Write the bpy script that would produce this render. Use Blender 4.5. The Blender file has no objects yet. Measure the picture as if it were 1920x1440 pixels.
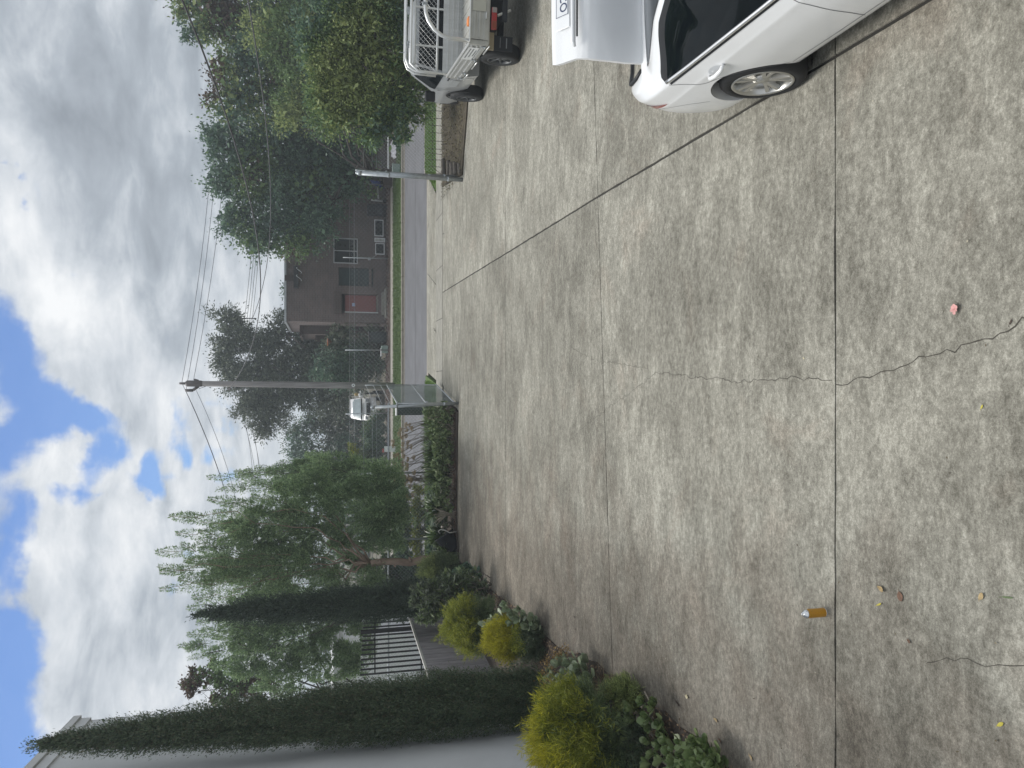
import bpy, bmesh, math, random
import numpy as np
from mathutils import Vector, Matrix
random.seed(11)
RNG = np.random.default_rng(23)
SC = bpy.context.scene
COL = SC.collection
rad = math.radians

# ------------------------------------------------------------------ camera
# phone held sideways on a first floor balcony: the sky is at the left edge of the frame
FOC, CX, CY, EYE = 1442.0, 960.0, 720.0, 3.6
PIT = math.atan(360.0 / 1442.0)
SP, CP = math.sin(PIT), math.cos(PIT)
cam_d = bpy.data.cameras.new('camera')
cam = bpy.data.objects.new('camera', cam_d)
COL.objects.link(cam)
cam_d.sensor_fit = 'HORIZONTAL'
cam_d.sensor_width = 36.0
cam_d.lens = FOC / 1920.0 * 36.0
cam_d.clip_end = 2000.0
cam_d.clip_start = 0.05
cam.matrix_world = Matrix(((0, 1, 0, 0), (-SP, 0, -CP, 0), (-CP, 0, SP, EYE), (0, 0, 0, 1)))
SC.camera = cam

# ------------------------------------------------------------------ view
SC.view_settings.view_transform = 'Standard'
SC.view_settings.look = 'None'
SC.view_settings.gamma = 1.0
SC.view_settings.use_curve_mapping = False
SC.view_settings.exposure = 1.0
SC.render.engine = 'CYCLES'
SC.cycles.use_denoising = True
SC.cycles.max_bounces = 6
SC.cycles.transparent_max_bounces = 12

# ------------------------------------------------------------------ measured points
def ray(x, y):
    a = (CY - y) / FOC
    b = (x - CX) / FOC
    return (a, CP - b * SP, -SP - b * CP)
def gp(x, y, z=0.0):
    r = ray(x, y); t = (z - EYE) / r[2]
    return Vector((r[0] * t, r[1] * t, z))
def at(x, y, Y):
    r = ray(x, y); t = Y / r[1]
    return Vector((r[0] * t, Y, EYE + r[2] * t))
def ppm(x, Y):
    return FOC / (Y / ray(x, 720)[1])

# ------------------------------------------------------------------ sun and sky
SUN_EL, SUN_AZ = rad(64), rad(-38)          # azimuth from +Y, clockwise
sd = bpy.data.lights.new('sun', 'SUN')
sd.energy = 1.5
sd.angle = rad(30)
sd.color = (1.0, 0.96, 0.90)
so = bpy.data.objects.new('sun', sd)
COL.objects.link(so)
sv = Vector((math.sin(SUN_AZ) * math.cos(SUN_EL), math.cos(SUN_AZ) * math.cos(SUN_EL), math.sin(SUN_EL)))
so.rotation_euler = sv.to_track_quat('Z', 'Y').to_euler()
so.location = sv * 60

W = bpy.data.worlds.new('World')
SC.world = W
W.use_nodes = True
wt = W.node_tree
wt.nodes.clear()
def wn(t, **kw):
    n = wt.nodes.new(t)
    for k, v in kw.items(): setattr(n, k, v)
    return n
def wl(a, b): wt.links.new(a, b)
def wmath(op, a, b=None, c=None, clamp=False):
    n = wn('ShaderNodeMath', operation=op); n.use_clamp = clamp
    for i, v in enumerate((a, b, c)):
        if v is None: continue
        if isinstance(v, (int, float)): n.inputs[i].default_value = v
        else: wl(v, n.inputs[i])
    return n.outputs[0]
def wvec(op, a, b=None, s=None):
    n = wn('ShaderNodeVectorMath', operation=op)
    for i, v in enumerate((a, b)):
        if v is None: continue
        if isinstance(v, (tuple, list, Vector)): n.inputs[i].default_value = v
        else: wl(v, n.inputs[i])
    if s is not None:
        if isinstance(s, (int, float)): n.inputs['Scale'].default_value = s
        else: wl(s, n.inputs['Scale'])
    return n
w_out = wn('ShaderNodeOutputWorld')
w_bg = wn('ShaderNodeBackground')
w_bg.inputs['Strength'].default_value = 0.1
sky = wn('ShaderNodeTexSky', sky_type='NISHITA')
sky.sun_disc = False
sky.sun_elevation = SUN_EL
sky.sun_rotation = SUN_AZ
sky.air_density = 1.0
sky.dust_density = 0.3
sky.ozone_density = 3.0
wtc = wn('ShaderNodeTexCoord')
DIR = wtc.outputs['Generated']
sepd = wn('ShaderNodeSeparateXYZ'); wl(DIR, sepd.inputs[0])
# cloud sheet coordinates: direction projected on a layer overhead
zden = wmath('ADD', wmath('MAXIMUM', sepd.outputs[2], 0.0), 0.22)
comb = wn('ShaderNodeCombineXYZ')
wl(wmath('DIVIDE', sepd.outputs[0], zden), comb.inputs[0])
wl(wmath('DIVIDE', sepd.outputs[1], zden), comb.inputs[1])
PLN = comb.outputs[0]
def wnoise(vec, scale, detail=6, rough=0.55, dist=0.0, off=(0, 0, 0)):
    n = wn('ShaderNodeTexNoise')
    n.inputs['Scale'].default_value = scale
    n.inputs['Detail'].default_value = detail
    n.inputs['Roughness'].default_value = rough
    n.inputs['Distortion'].default_value = dist
    wl(wvec('ADD', vec, off).outputs[0], n.inputs['Vector'])
    return n
n1 = wnoise(PLN, 2.3, 9, 0.62, 0.25, (3.1, 1.7, 0))
n2 = wnoise(PLN, 7.0, 8, 0.6, 0.2, (9.0, 4.0, 2))
n3 = wnoise(DIR, 3.0, 5, 0.55, 0.3, (1.0, 7.0, 3))
# billowed direction for ragged cloud edges
wob = wvec('SCALE', wvec('SUBTRACT', n3.outputs['Color'], (0.5, 0.5, 0.5)).outputs[0], None, 0.10)
wob2 = wvec('SCALE', wvec('SUBTRACT', wnoise(DIR, 11.0, 6, 0.6, 0.2).outputs['Color'], (0.5, 0.5, 0.5)).outputs[0], None, 0.085)
DW = wvec('ADD', wvec('ADD', DIR, wob.outputs[0]).outputs[0], wob2.outputs[0]).outputs[0]
def wblob(px, py, rpx, amp):
    r = Vector(ray(px, py)).normalized()
    rr = rpx / FOC * (Vector(ray(px, py)).length ** -1.0)
    d = wvec('DISTANCE', DW, tuple(r)).outputs['Value']
    m = wn('ShaderNodeMapRange', interpolation_type='SMOOTHSTEP')
    wl(d, m.inputs['Value'])
    m.inputs['From Min'].default_value = 0.0
    m.inputs['From Max'].default_value = rr * 1.55
    m.inputs['To Min'].default_value = amp
    m.inputs['To Max'].default_value = 0.0
    return m.outputs[0]
def wsum(l):
    s = l[0]
    for x in l[1:]: s = wmath('ADD', s, x)
    return s
GAPS = [(-10, 620, 50, 1), (20, 690, 60, 1), (45, 760, 55, 1), (10, 830, 55, .9), (105, 770, 46, 1.0), (150, 800, 46, 1.0), (152, 860, 36, 1.0),
        (140, 925, 32, .95), (40, 950, 40, .9), (12, 1010, 45, 1), (10, 1080, 40, 1), (5, 1150, 45, 1), (0, 1230, 60, 1.1), (10, 1310, 60, 1.1),
        (10, 1400, 75, 1.1), (-20, 1480, 90, 1.1), (238, 905, 36, .95), (258, 930, 28, .85), (255, 870, 28, .85), (330, 775, 40, 1.0), (325, 835, 36, .95), (340, 860, 22, .6),
        (412, 745, 30, .9), (420, 800, 24, .85), (405, 850, 22, .8), (415, 905, 24, .8), (365, 1045, 26, .7), (330, 1120, 24, .5), (2, 300, 13, .55),
        (28, 338, 14, .5), (55, 395, 14, .6), (105, 480, 20, .7), (150, 512, 18, .6), (300, 905, 16, .5), (-60, 580, 40, .8), (-80, 900, 90, 1.0), (-80, 1250, 90, 1.0)]
gap = wsum([wblob(*g) for g in GAPS])
# elsewhere the same broken cover by noise
gapn = wmath('MULTIPLY', wmath('SUBTRACT', n1.outputs['Fac'], 0.60), 1.6)
gapt = wmath('ADD', gap, wmath('MULTIPLY', gapn, 0.55))
edge = wmath('MULTIPLY', wmath('SUBTRACT', n2.outputs['Fac'], 0.5), 0.95)
cm = wn('ShaderNodeMapRange', interpolation_type='SMOOTHSTEP')
wl(wmath('ADD', gapt, edge), cm.inputs['Value'])
cm.inputs['From Min'].default_value = 0.12
cm.inputs['From Max'].default_value = 0.95
cm.inputs['To Min'].default_value = 1.0
cm.inputs['To Max'].default_value = 0.06
COVER = cm.outputs[0]
# brightness of the cover: thick grey deck towards the right, lit billows towards the sun
GREY = [(180, 60, 210, -.19), (300, 260, 190, -.20), (90, 150, 160, -.16), (330, 540, 95, -.20), (300, 640, 60, -.12), (420, 120, 150, -.2), (250, 400, 120, -.16), (180, 300, 100, -.10),
        (160, 430, 60, -.1), (380, 400, 100, -.14), (120, 680, 50, -.12), (210, 680, 40, -.10), (200, 1150, 120, -.10), (150, 1280, 120, -.10), (300, 1180, 100, -.12), (260, 780, 40, -.08),
        (110, 530, 70, .16), (40, 440, 60, .18), (170, 600, 70, .16), (60, 560, 60, .16), (200, 540, 30, .1), (235, 500, 40, .12), (150, 980, 90, .16), (250, 1030, 70, .14), (100, 870, 60, .12),
        (190, 880, 50, .12), (70, 1060, 60, .12), (70, 1220, 60, .10), (80, 1340, 80, .10), (300, 730, 60, .12), (470, 590, 60, .18), (450, 850, 60, .12), (520, 540, 60, .12), (500, 700, 60, .10)]
bri = wsum([wblob(*g) for g in GREY])
shade = wmath('MULTIPLY', wmath('SUBTRACT', wnoise(PLN, 4.2, 9, 0.6, 0.35, (5, 2, 0)).outputs['Fac'], 0.5), 1.25)
shade2 = wmath('MULTIPLY', wmath('SUBTRACT', n2.outputs['Fac'], 0.5), -0.5)
tot = wmath('ADD', wmath('ADD', wmath('ADD', bri, shade), shade2), 0.63)
cr = wn('ShaderNodeValToRGB')
wl(tot, cr.inputs[0])
els = cr.color_ramp.elements
els[0].position = 0.0; els[0].color = (0.29, 0.325, 0.37, 1)
els[1].position = 1.0; els[1].color = (0.93, 0.945, 0.96, 1)
e = els.new(0.35); e.color = (0.42, 0.465, 0.52, 1)
e = els.new(0.62); e.color = (0.63, 0.67, 0.72, 1)
ccol = wvec('SCALE', cr.outputs['Color'], None, 5.3)
hz = wn('ShaderNodeMapRange'); wl(sepd.outputs[2], hz.inputs['Value'])
hz.inputs['From Min'].default_value = -0.02; hz.inputs['From Max'].default_value = 0.16
hz.inputs['To Min'].default_value = 0.55; hz.inputs['To Max'].default_value = 0.0
cov2 = wmath('MAXIMUM', COVER, hz.outputs[0])
skyc = wvec('MULTIPLY', sky.outputs['Color'], (0.36, 0.46, 0.62))
mixw = wn('ShaderNodeMix', data_type='RGBA')
wl(cov2, mixw.inputs[0]); wl(skyc.outputs[0], mixw.inputs[6]); wl(ccol.outputs[0], mixw.inputs[7])
wl(mixw.outputs[2], w_bg.inputs['Color'])
wl(w_bg.outputs[0], w_out.inputs['Surface'])
W.cycles.sampling_method = 'MANUAL'
W.cycles.sample_map_resolution = 512

# ------------------------------------------------------------------ helpers
class MB:
    """collects quads and tubes for one mesh"""
    def __init__(s): s.v = []; s.f = []; s.m = []; s.cur = 0
    def face(s, pts):
        i = len(s.v); s.v += [tuple(p) for p in pts]; s.f.append(tuple(range(i, i + len(pts)))); s.m.append(s.cur); return s
    def box(s, a, b, bev=0.0, M=None):
        x0, y0, z0 = a; x1, y1, z1 = b
        if x0 > x1: x0, x1 = x1, x0
        if y0 > y1: y0, y1 = y1, y0
        if z0 > z1: z0, z1 = z1, z0
        if bev <= 0:
            P = [(x0, y0, z0), (x1, y0, z0), (x1, y1, z0), (x0, y1, z0), (x0, y0, z1), (x1, y0, z1), (x1, y1, z1), (x0, y1, z1)]
            Fs = [(0, 3, 2, 1), (4, 5, 6, 7), (0, 1, 5, 4), (1, 2, 6, 5), (2, 3, 7, 6), (3, 0, 4, 7)]
        else:
            bm = bmesh.new()
            bmesh.ops.create_cube(bm, size=1.0, matrix=Matrix.Translation(((x0 + x1) / 2, (y0 + y1) / 2, (z0 + z1) / 2)) @ Matrix.Diagonal((x1 - x0, y1 - y0, z1 - z0, 1)))
            bmesh.ops.bevel(bm, geom=bm.edges[:], offset=bev, segments=2, affect='EDGES', profile=0.5)
            bm.verts.index_update()
            P = [v.co[:] for v in bm.verts]; Fs = [tuple(v.index for v in f.verts) for f in bm.faces]
            bm.free()
        if M is not None: P = [tuple(M @ Vector(p)) for p in P]
        i = len(s.v); s.v += P
        for f in Fs: s.f.append(tuple(i + k for k in f)); s.m.append(s.cur)
        return s
    def prism(s, poly, z0, z1):
        """poly: list of (x,y) counter clockwise"""
        n = len(poly); i = len(s.v)
        s.v += [(p[0], p[1], z0) for p in poly] + [(p[0], p[1], z1) for p in poly]
        s.f.append(tuple(i + n + k for k in range(n))); s.m.append(s.cur)
        s.f.append(tuple(i + k for k in reversed(range(n)))); s.m.append(s.cur)
        for k in range(n):
            s.f.append((i + k, i + (k + 1) % n, i + n + (k + 1) % n, i + n + k)); s.m.append(s.cur)
        return s
    def tube(s, path, r, n=8, cap=True):
        path = [Vector(p) for p in path]
        rs = r if isinstance(r, (list, tuple)) else [r] * len(path)
        i0 = len(s.v); prev = None
        for k, p in enumerate(path):
            t = (path[min(k + 1, len(path) - 1)] - path[max(k - 1, 0)])
            if t.length < 1e-9: t = Vector((0, 0, 1))
            t.normalize()
            if prev is None:
                u = t.orthogonal().normalized()
            else:
                u = prev - t * prev.dot(t)
                u = t.orthogonal().normalized() if u.length < 1e-6 else u.normalized()
            prev = u; w = t.cross(u)
            for j in range(n):
                a = 2 * math.pi * j / n
                s.v.append(tuple(p + (u * math.cos(a) + w * math.sin(a)) * rs[k]))
        for k in range(len(path) - 1):
            for j in range(n):
                a = i0 + k * n + j; b = i0 + k * n + (j + 1) % n
                s.f.append((a, b, b + n, a + n)); s.m.append(s.cur)
        if cap:
            s.f.append(tuple(i0 + j for j in reversed(range(n)))); s.m.append(s.cur)
            e0 = i0 + (len(path) - 1) * n
            s.f.append(tuple(e0 + j for j in range(n))); s.m.append(s.cur)
        return s
    def lathe(s, prof, n=20, M=None, cap=True):
        """prof: list of (r,z) bottom to top"""
        i0 = len(s.v); M = M or Matrix()
        for r, z in prof:
            for j in range(n):
                a = 2 * math.pi * j / n
                s.v.append(tuple(M @ Vector((r * math.cos(a), r * math.sin(a), z))))
        for k in range(len(prof) - 1):
            for j in range(n):
                a = i0 + k * n + j; b = i0 + k * n + (j + 1) % n
                s.f.append((a, b, b + n, a + n)); s.m.append(s.cur)
        if not cap: return s
        s.f.append(tuple(i0 + j for j in reversed(range(n)))); s.m.append(s.cur)
        e0 = i0 + (len(prof) - 1) * n
        s.f.append(tuple(e0 + j for j in range(n))); s.m.append(s.cur)
        return s
    def grid(s, P):
        """P: rows of points"""
        i0 = len(s.v); r = len(P); c = len(P[0])
        for row in P: s.v += [tuple(p) for p in row]
        for a in range(r - 1):
            for b in range(c - 1):
                k = i0 + a * c + b
                s.f.append((k, k + 1, k + c + 1, k + c)); s.m.append(s.cur)
        return s
    def mesh(s, name, mats, smooth=False, off=None):
        me = bpy.data.meshes.new(name)
        v = s.v if off is None else [(p[0] - off[0], p[1] - off[1], p[2] - off[2]) for p in s.v]
        me.from_pydata(v, [], s.f)
        if not isinstance(mats, (list, tuple)): mats = [mats]
        for m in mats: me.materials.append(m)
        if len(mats) > 1: me.polygons.foreach_set('material_index', s.m)
        if smooth: me.polygons.foreach_set('use_smooth', [True] * len(me.polygons))
        me.update()
        return me

def link(name, me, parent=None, loc=None, **props):
    o = bpy.data.objects.new(name, me)
    COL.objects.link(o)
    if loc is not None: o.location = loc
    if parent is not None: o.parent = parent
    for k, v in props.items(): o[k] = v
    return o
def thing(name, label, cat, loc=(0, 0, 0), rz=0.0, group=None, kind=None):
    o = bpy.data.objects.new(name, None)
    COL.objects.link(o)
    o.empty_display_size = 0.2
    o.location = loc; o.rotation_euler = (0, 0, rz)
    o['label'] = label; o['category'] = cat
    if group: o['group'] = group
    if kind: o['kind'] = kind
    return o
def tag(o, label, cat, group=None, kind=None):
    o['label'] = label; o['category'] = cat
    if group: o['group'] = group
    if kind: o['kind'] = kind
    return o
def part(T, name, mb, mats, smooth=False, world=True, **props):
    """mesh under a thing; world=True: built in world coordinates under an unrotated thing"""
    off = None
    if world:
        off = Vector(T.location)
        q = T.parent
        while q is not None: off = off + Vector(q.location); q = q.parent
    return link(name, mb.mesh(name, mats, smooth, off), T, None, **props)
def structure(name, mb, mats, smooth=False, parent=None):
    o = link(name, mb.mesh(name, mats, smooth), parent)
    if parent is None: o['kind'] = 'structure'
    return o
def autosmooth(o, ang=35):
    me = o.data
    me.polygons.foreach_set('use_smooth', [True] * len(me.polygons))
    bm = bmesh.new(); bm.from_mesh(me)
    for e in bm.edges:
        if len(e.link_faces) == 2 and e.calc_face_angle(0) > rad(ang): e.smooth = False
    bm.to_mesh(me); bm.free()
    return o

# ------------------------------------------------------------------ materials
def _new(name):
    m = bpy.data.materials.new(name); m.use_nodes = True
    t = m.node_tree; b = t.nodes['Principled BSDF']
    return m, t, b
def mat(name, col, rough=0.6, metal=0.0, var=0.12, scale=5.0, bump=0.0, bscale=None, spec=0.5, coat=0.0, stretch=None, detail=6):
    m, t, b = _new(name)
    b.inputs['Roughness'].default_value = rough
    b.inputs['Metallic'].default_value = metal
    b.inputs['Specular IOR Level'].default_value = spec
    if coat: b.inputs['Coat Weight'].default_value = coat; b.inputs['Coat Roughness'].default_value = 0.06
    tc = t.nodes.new('ShaderNodeTexCoord'); mp = t.nodes.new('ShaderNodeMapping')
    if stretch: mp.inputs['Scale'].default_value = stretch
    t.links.new(tc.outputs['Object'], mp.inputs[0])
    n = t.nodes.new('ShaderNodeTexNoise'); n.inputs['Scale'].default_value = scale; n.inputs['Detail'].default_value = detail; n.inputs['Roughness'].default_value = 0.6
    t.links.new(mp.outputs[0], n.inputs['Vector'])
    r = t.nodes.new('ShaderNodeValToRGB')
    r.color_ramp.elements[0].position = 0.3; r.color_ramp.elements[1].position = 0.7
    r.color_ramp.elements[0].color = (*[c * (1 - var) for c in col], 1)
    r.color_ramp.elements[1].color = (*[min(1, c * (1 + var)) for c in col], 1)
    t.links.new(n.outputs['Fac'], r.inputs[0]); t.links.new(r.outputs[0], b.inputs['Base Color'])
    if bump:
        n2 = t.nodes.new('ShaderNodeTexNoise'); n2.inputs['Scale'].default_value = bscale or scale * 6; n2.inputs['Detail'].default_value = 5
        t.links.new(mp.outputs[0], n2.inputs['Vector'])
        bp = t.nodes.new('ShaderNodeBump'); bp.inputs['Strength'].default_value = bump; bp.inputs['Distance'].default_value = 0.01
        t.links.new(n2.outputs['Fac'], bp.inputs['Height']); t.links.new(bp.outputs[0], b.inputs['Normal'])
    return m
def leafmat(name, stops, trans=0.3, rough=0.5, spec=0.4):
    """leaf colours vary from leaf to leaf; stops: list of colours from dark to light"""
    m, t, b = _new(name)
    g = t.nodes.new('ShaderNodeNewGeometry')
    r = t.nodes.new('ShaderNodeValToRGB')
    els = r.color_ramp.elements
    while len(els) < len(stops): els.new(0.5)
    for i, c in enumerate(stops):
        els[i].position = i / (len(stops) - 1.0); els[i].color = (*c, 1)
    t.links.new(g.outputs['Random Per Island'], r.inputs[0])
    t.links.new(r.outputs[0], b.inputs['Base Color'])
    b.inputs['Roughness'].default_value = rough
    b.inputs['Specular IOR Level'].default_value = spec
    if trans:
        tr = t.nodes.new('ShaderNodeBsdfTranslucent'); t.links.new(r.outputs[0], tr.inputs['Color'])
        mx = t.nodes.new('ShaderNodeMixShader'); mx.inputs[0].default_value = trans
        out = t.nodes['Material Output']
        t.links.new(b.outputs[0], mx.inputs[1]); t.links.new(tr.outputs[0], mx.inputs[2]); t.links.new(mx.outputs[0], out.inputs['Surface'])
    return m

def leaves(name, P, D, L, Wd, mats, parent, midx=None, bend=0.0, off=None, sides=None, **props):
    """one mesh of N rhombic leaves: P base points, D directions, L lengths, Wd widths"""
    n = len(P)
    D = D / (np.linalg.norm(D, axis=1, keepdims=True) + 1e-9)
    R = RNG.normal(size=(n, 3)) if sides is None else sides
    S = np.cross(D, R); S /= (np.linalg.norm(S, axis=1, keepdims=True) + 1e-9)
    N = np.cross(S, D)
    L = np.broadcast_to(np.asarray(L, float), (n,))[:, None]; Wd = np.broadcast_to(np.asarray(Wd, float), (n,))[:, None]
    V = np.empty((n, 4, 3))
    mid = P + D * L * 0.45 + N * L * bend
    V[:, 0] = P; V[:, 1] = mid + S * Wd * .5; V[:, 2] = P + D * L; V[:, 3] = mid - S * Wd * .5
    if off is not None: V -= np.asarray(off)[None, None, :]
    me = bpy.data.meshes.new(name)
    me.vertices.add(n * 4); me.loops.add(n * 4); me.polygons.add(n)
    me.vertices.foreach_set('co', V.reshape(-1))
    me.loops.foreach_set('vertex_index', np.arange(n * 4, dtype=np.int32))
    me.polygons.foreach_set('loop_start', np.arange(0, n * 4, 4, dtype=np.int32))
    if not isinstance(mats, (list, tuple)): mats = [mats]
    for m in mats: me.materials.append(m)
    if midx is not None: me.polygons.foreach_set('material_index', np.asarray(midx, dtype=np.int32))
    me.update(); me.validate()
    return link(name, me, parent, None, **props)
# ================================================================== GROUND, DRIVEWAY, ROAD
def concrete_mat():
    m, t, b = _new('worn_concrete')
    N = t.nodes; L = t.links
    tc = N.new('ShaderNodeTexCoord')
    P = tc.outputs['Object']
    oi = N.new('ShaderNodeObjectInfo')
    def noise(sc, det=6, ro=.6, dist=0.0, off=(0, 0, 0), stretch=(1, 1, 1)):
        mp = N.new('ShaderNodeMapping'); mp.inputs['Location'].default_value = off; mp.inputs['Scale'].default_value = stretch
        L.new(P, mp.inputs[0])
        n = N.new('ShaderNodeTexNoise'); n.inputs['Scale'].default_value = sc; n.inputs['Detail'].default_value = det; n.inputs['Roughness'].default_value = ro; n.inputs['Distortion'].default_value = dist
        L.new(mp.outputs[0], n.inputs['Vector']); return n
    def mth(op, a, c=None, clamp=False):
        n = N.new('ShaderNodeMath'); n.operation = op; n.use_clamp = clamp
        for i, v in enumerate((a, c)):
            if v is None: continue
            if isinstance(v, (int, float)): n.inputs[i].default_value = v
            else: L.new(v, n.inputs[i])
        return n.outputs[0]
    def ramp(f, stops):
        r = N.new('ShaderNodeValToRGB'); e = r.color_ramp.elements
        while len(e) < len(stops): e.new(.5)
        for i, (p, c) in enumerate(stops):
            e[i].position = p; e[i].color = (*c, 1) if not isinstance(c, (int, float)) else (c, c, c, 1)
        L.new(f, r.inputs[0]); return r.outputs[0]
    def mix(f, a, c, mode='MIX'):
        n = N.new('ShaderNodeMix'); n.data_type = 'RGBA'; n.blend_type = mode
        for s, v in ((0, f), (6, a), (7, c)):
            if isinstance(v, (int, float)): n.inputs[s].default_value = v
            elif isinstance(v, tuple): n.inputs[s].default_value = (*v, 1)
            else: L.new(v, n.inputs[s])
        return n.outputs[2]
    big = noise(.55, 5, .55, .4, (2, 5, 0), (1, 1.2, 1))
    med = noise(4.0, 9, .74, .35, (7, 1, 0), (.55, 1.1, 1))
    sm = noise(20.0, 10, .84, .15, (1, 9, 0), (.78, 1.0, 1))
    fine = noise(75.0, 8, .85, .1)
    grit = noise(230.0, 3, .7)
    f = mth('ADD', mth('MULTIPLY', big.outputs['Fac'], .13), mth('MULTIPLY', med.outputs['Fac'], .20))
    f = mth('ADD', f, mth('MULTIPLY', sm.outputs['Fac'], .35))
    f = mth('ADD', f, mth('MULTIPLY', fine.outputs['Fac'], .25))
    f = mth('ADD', f, mth('MULTIPLY', grit.outputs['Fac'], .07))
    f = mth('ADD', f, mth('MULTIPLY', mth('SUBTRACT', oi.outputs['Random'], .5), .022))
    col = ramp(f, [(.425, (.088, .083, .068)), (.462, (.152, .145, .120)), (.497, (.222, .214, .181)), (.53, (.312, .302, .258)), (.575, (.475, .460, .400))])
    # rusty pink stain and damp dirt washed out of the garden bed on the left
    sx = N.new('ShaderNodeSeparateXYZ'); L.new(P, sx.inputs[0])
    st = mth('ADD', mth('MULTIPLY', sx.outputs[0], -.36), mth('MULTIPLY', noise(1.3, 5, .6, .3, (4, 4, 0)).outputs['Fac'], 1.8))
    stm = ramp(mth('SUBTRACT', st, 1.28), [(0.0, 0.0), (.75, 1.0)])
    col = mix(mth('MULTIPLY', stm, .62), col, (.66, .56, .52), 'MULTIPLY')
    pk = ramp(noise(.9, 6, .65, .8, (11, 3, 0)).outputs['Fac'], [(.56, 0.0), (.70, 1.0)])
    col = mix(mth('MULTIPLY', pk, .30), col, (1.0, .84, .78), 'MULTIPLY')
    dk = ramp(noise(1.1, 6, .62, .5, (21, 8, 0)).outputs['Fac'], [(.57, 0.0), (.74, 1.0)])
    col = mix(mth('MULTIPLY', dk, .38), col, (.62, .63, .62), 'MULTIPLY')
    # dark pin holes
    vo = N.new('ShaderNodeTexVoronoi'); vo.inputs['Scale'].default_value = 16.0; L.new(P, vo.inputs['Vector'])
    ph = ramp(vo.outputs['Distance'], [(.035, 1.0), (.07, 0.0)])
    col = mix(mth('MULTIPLY', ph, .5), col, (.16, .15, .13))
    L.new(col, b.inputs['Base Color'])
    b.inputs['Roughness'].default_value = .86
    b.inputs['Specular IOR Level'].default_value = .3
    bp = N.new('ShaderNodeBump'); bp.inputs['Strength'].default_value = .45; bp.inputs['Distance'].default_value = .004
    L.new(mth('ADD', mth('MULTIPLY', sm.outputs['Fac'], .5), fine.outputs['Fac']), bp.inputs['Height']); L.new(bp.outputs[0], b.inputs['Normal'])
    return m
M_CONC = concrete_mat()
M_JOINT = mat('joint_filler', (.034, .032, .028), .95)
M_CRACK = mat('crack_dirt', (.060, .055, .046), .95, var=.3, scale=12)
M_DIRT = mat('dry_soil', (.062, .048, .038), .95, var=.35, scale=6, bump=.6)
M_EARTH = mat('bare_earth', (.12, .11, .085), .95, var=.3, scale=1.2)
M_ASPH = mat('asphalt', (.125, .127, .138), .8, var=.16, scale=.9, bump=.3, bscale=120, spec=.4)
M_KERB = mat('kerb_concrete', (.28, .255, .215), .85, var=.2, scale=5, bump=.2)
M_PATH = mat('footpath_concrete', (.25, .242, .21), .85, var=.22, scale=3.5, bump=.2)
M_GRASSBASE = mat('turf', (.075, .125, .030), .9, var=.3, scale=5)
M_VERGEBASE = mat('verge_turf', (.07, .11, .032), .9, var=.35, scale=2.5)

mb = MB(); mb.face([(-510, -205, -.16), (510, -205, -.16), (510, 810, -.16), (-510, 810, -.16)])
structure('ground', mb, M_EARTH)

def l1(x): return 4.81
def l2(x): return 9.472 + .087 * x
def l3(x): return 14.95
def l4(x): return 20.25 - .108 * x
def l5(x): return 23.08
LONG = [(-3, 2.2), (3.9, 2.31), (5.99, 2.42), (9.71, 2.5), (23.08, 2.77)]
def xj(y): return float(np.interp(y, [p[0] for p in LONG], [p[1] for p in LONG]))
def jag(a, b, step=.22, amp=.0028):
    a = Vector(a); b = Vector(b); n = max(1, int((b - a).length / step))
    d = (b - a).normalized(); nn = Vector((-d.y, d.x))
    return [tuple(a.lerp(b, k / n) + (nn * random.gauss(0, amp) if k else nn * 0)) for k in range(n)]
drive = structure('driveway', MB().prism([(-7, -4), (12, -4), (12, 19.0), (5.6, 19.75), (5.3, 20.0), (6.4, 24.3), (-.3, 24.3), (-.7, 20.4), (-7, 21.0)], -.15, -.014), M_JOINT)
G = .008
GL = .015
rows = [(lambda x: -2.0, l1), (l1, l2), (l2, l3), (l3, l4)]
def slab(poly, z1=0.0):
    out = []
    for k in range(len(poly)): out += jag(poly[k], poly[(k + 1) % len(poly)])
    mbs = MB(); mbs.prism(out, -.10, z1)
    o = link('concrete_slab', mbs.mesh('concrete_slab', M_CONC), drive)
    return o
for r, (lo, hi) in enumerate(rows):
    a = xj(lo(2.4)); c = xj(hi(2.4))
    xl = -6.5; xr = 11.0
    slab([(xl, lo(xl) + G), (a - GL, lo(a) + G), (c - GL, hi(c) - G), (xl, hi(xl) - G)])
    top_r = hi(xr) if r < 3 else 18.2
    if r < 3: slab([(a + GL, lo(a) + G), (xr, lo(xr) + G), (xr, hi(xr) - G), (c + GL, hi(c) - G)])
    else: slab([(a + GL, lo(a) + G), (xr, lo(xr) + G), (xr, 17.4), (6.83, 19.0), (5.77, 19.53), (5.4, l4(5.4) - G), (c + GL, hi(c) - G)])
a = xj(20); c = xj(23.08)
slab([(-.72, l4(-.6) + G), (a - GL, l4(a) + G), (c - GL, 23.07), (-.15, 23.07)])
slab([(a + GL, l4(a) + G), (5.42, l4(5.4) + G), (5.95, 23.07), (c + GL, 23.07)])

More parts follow.
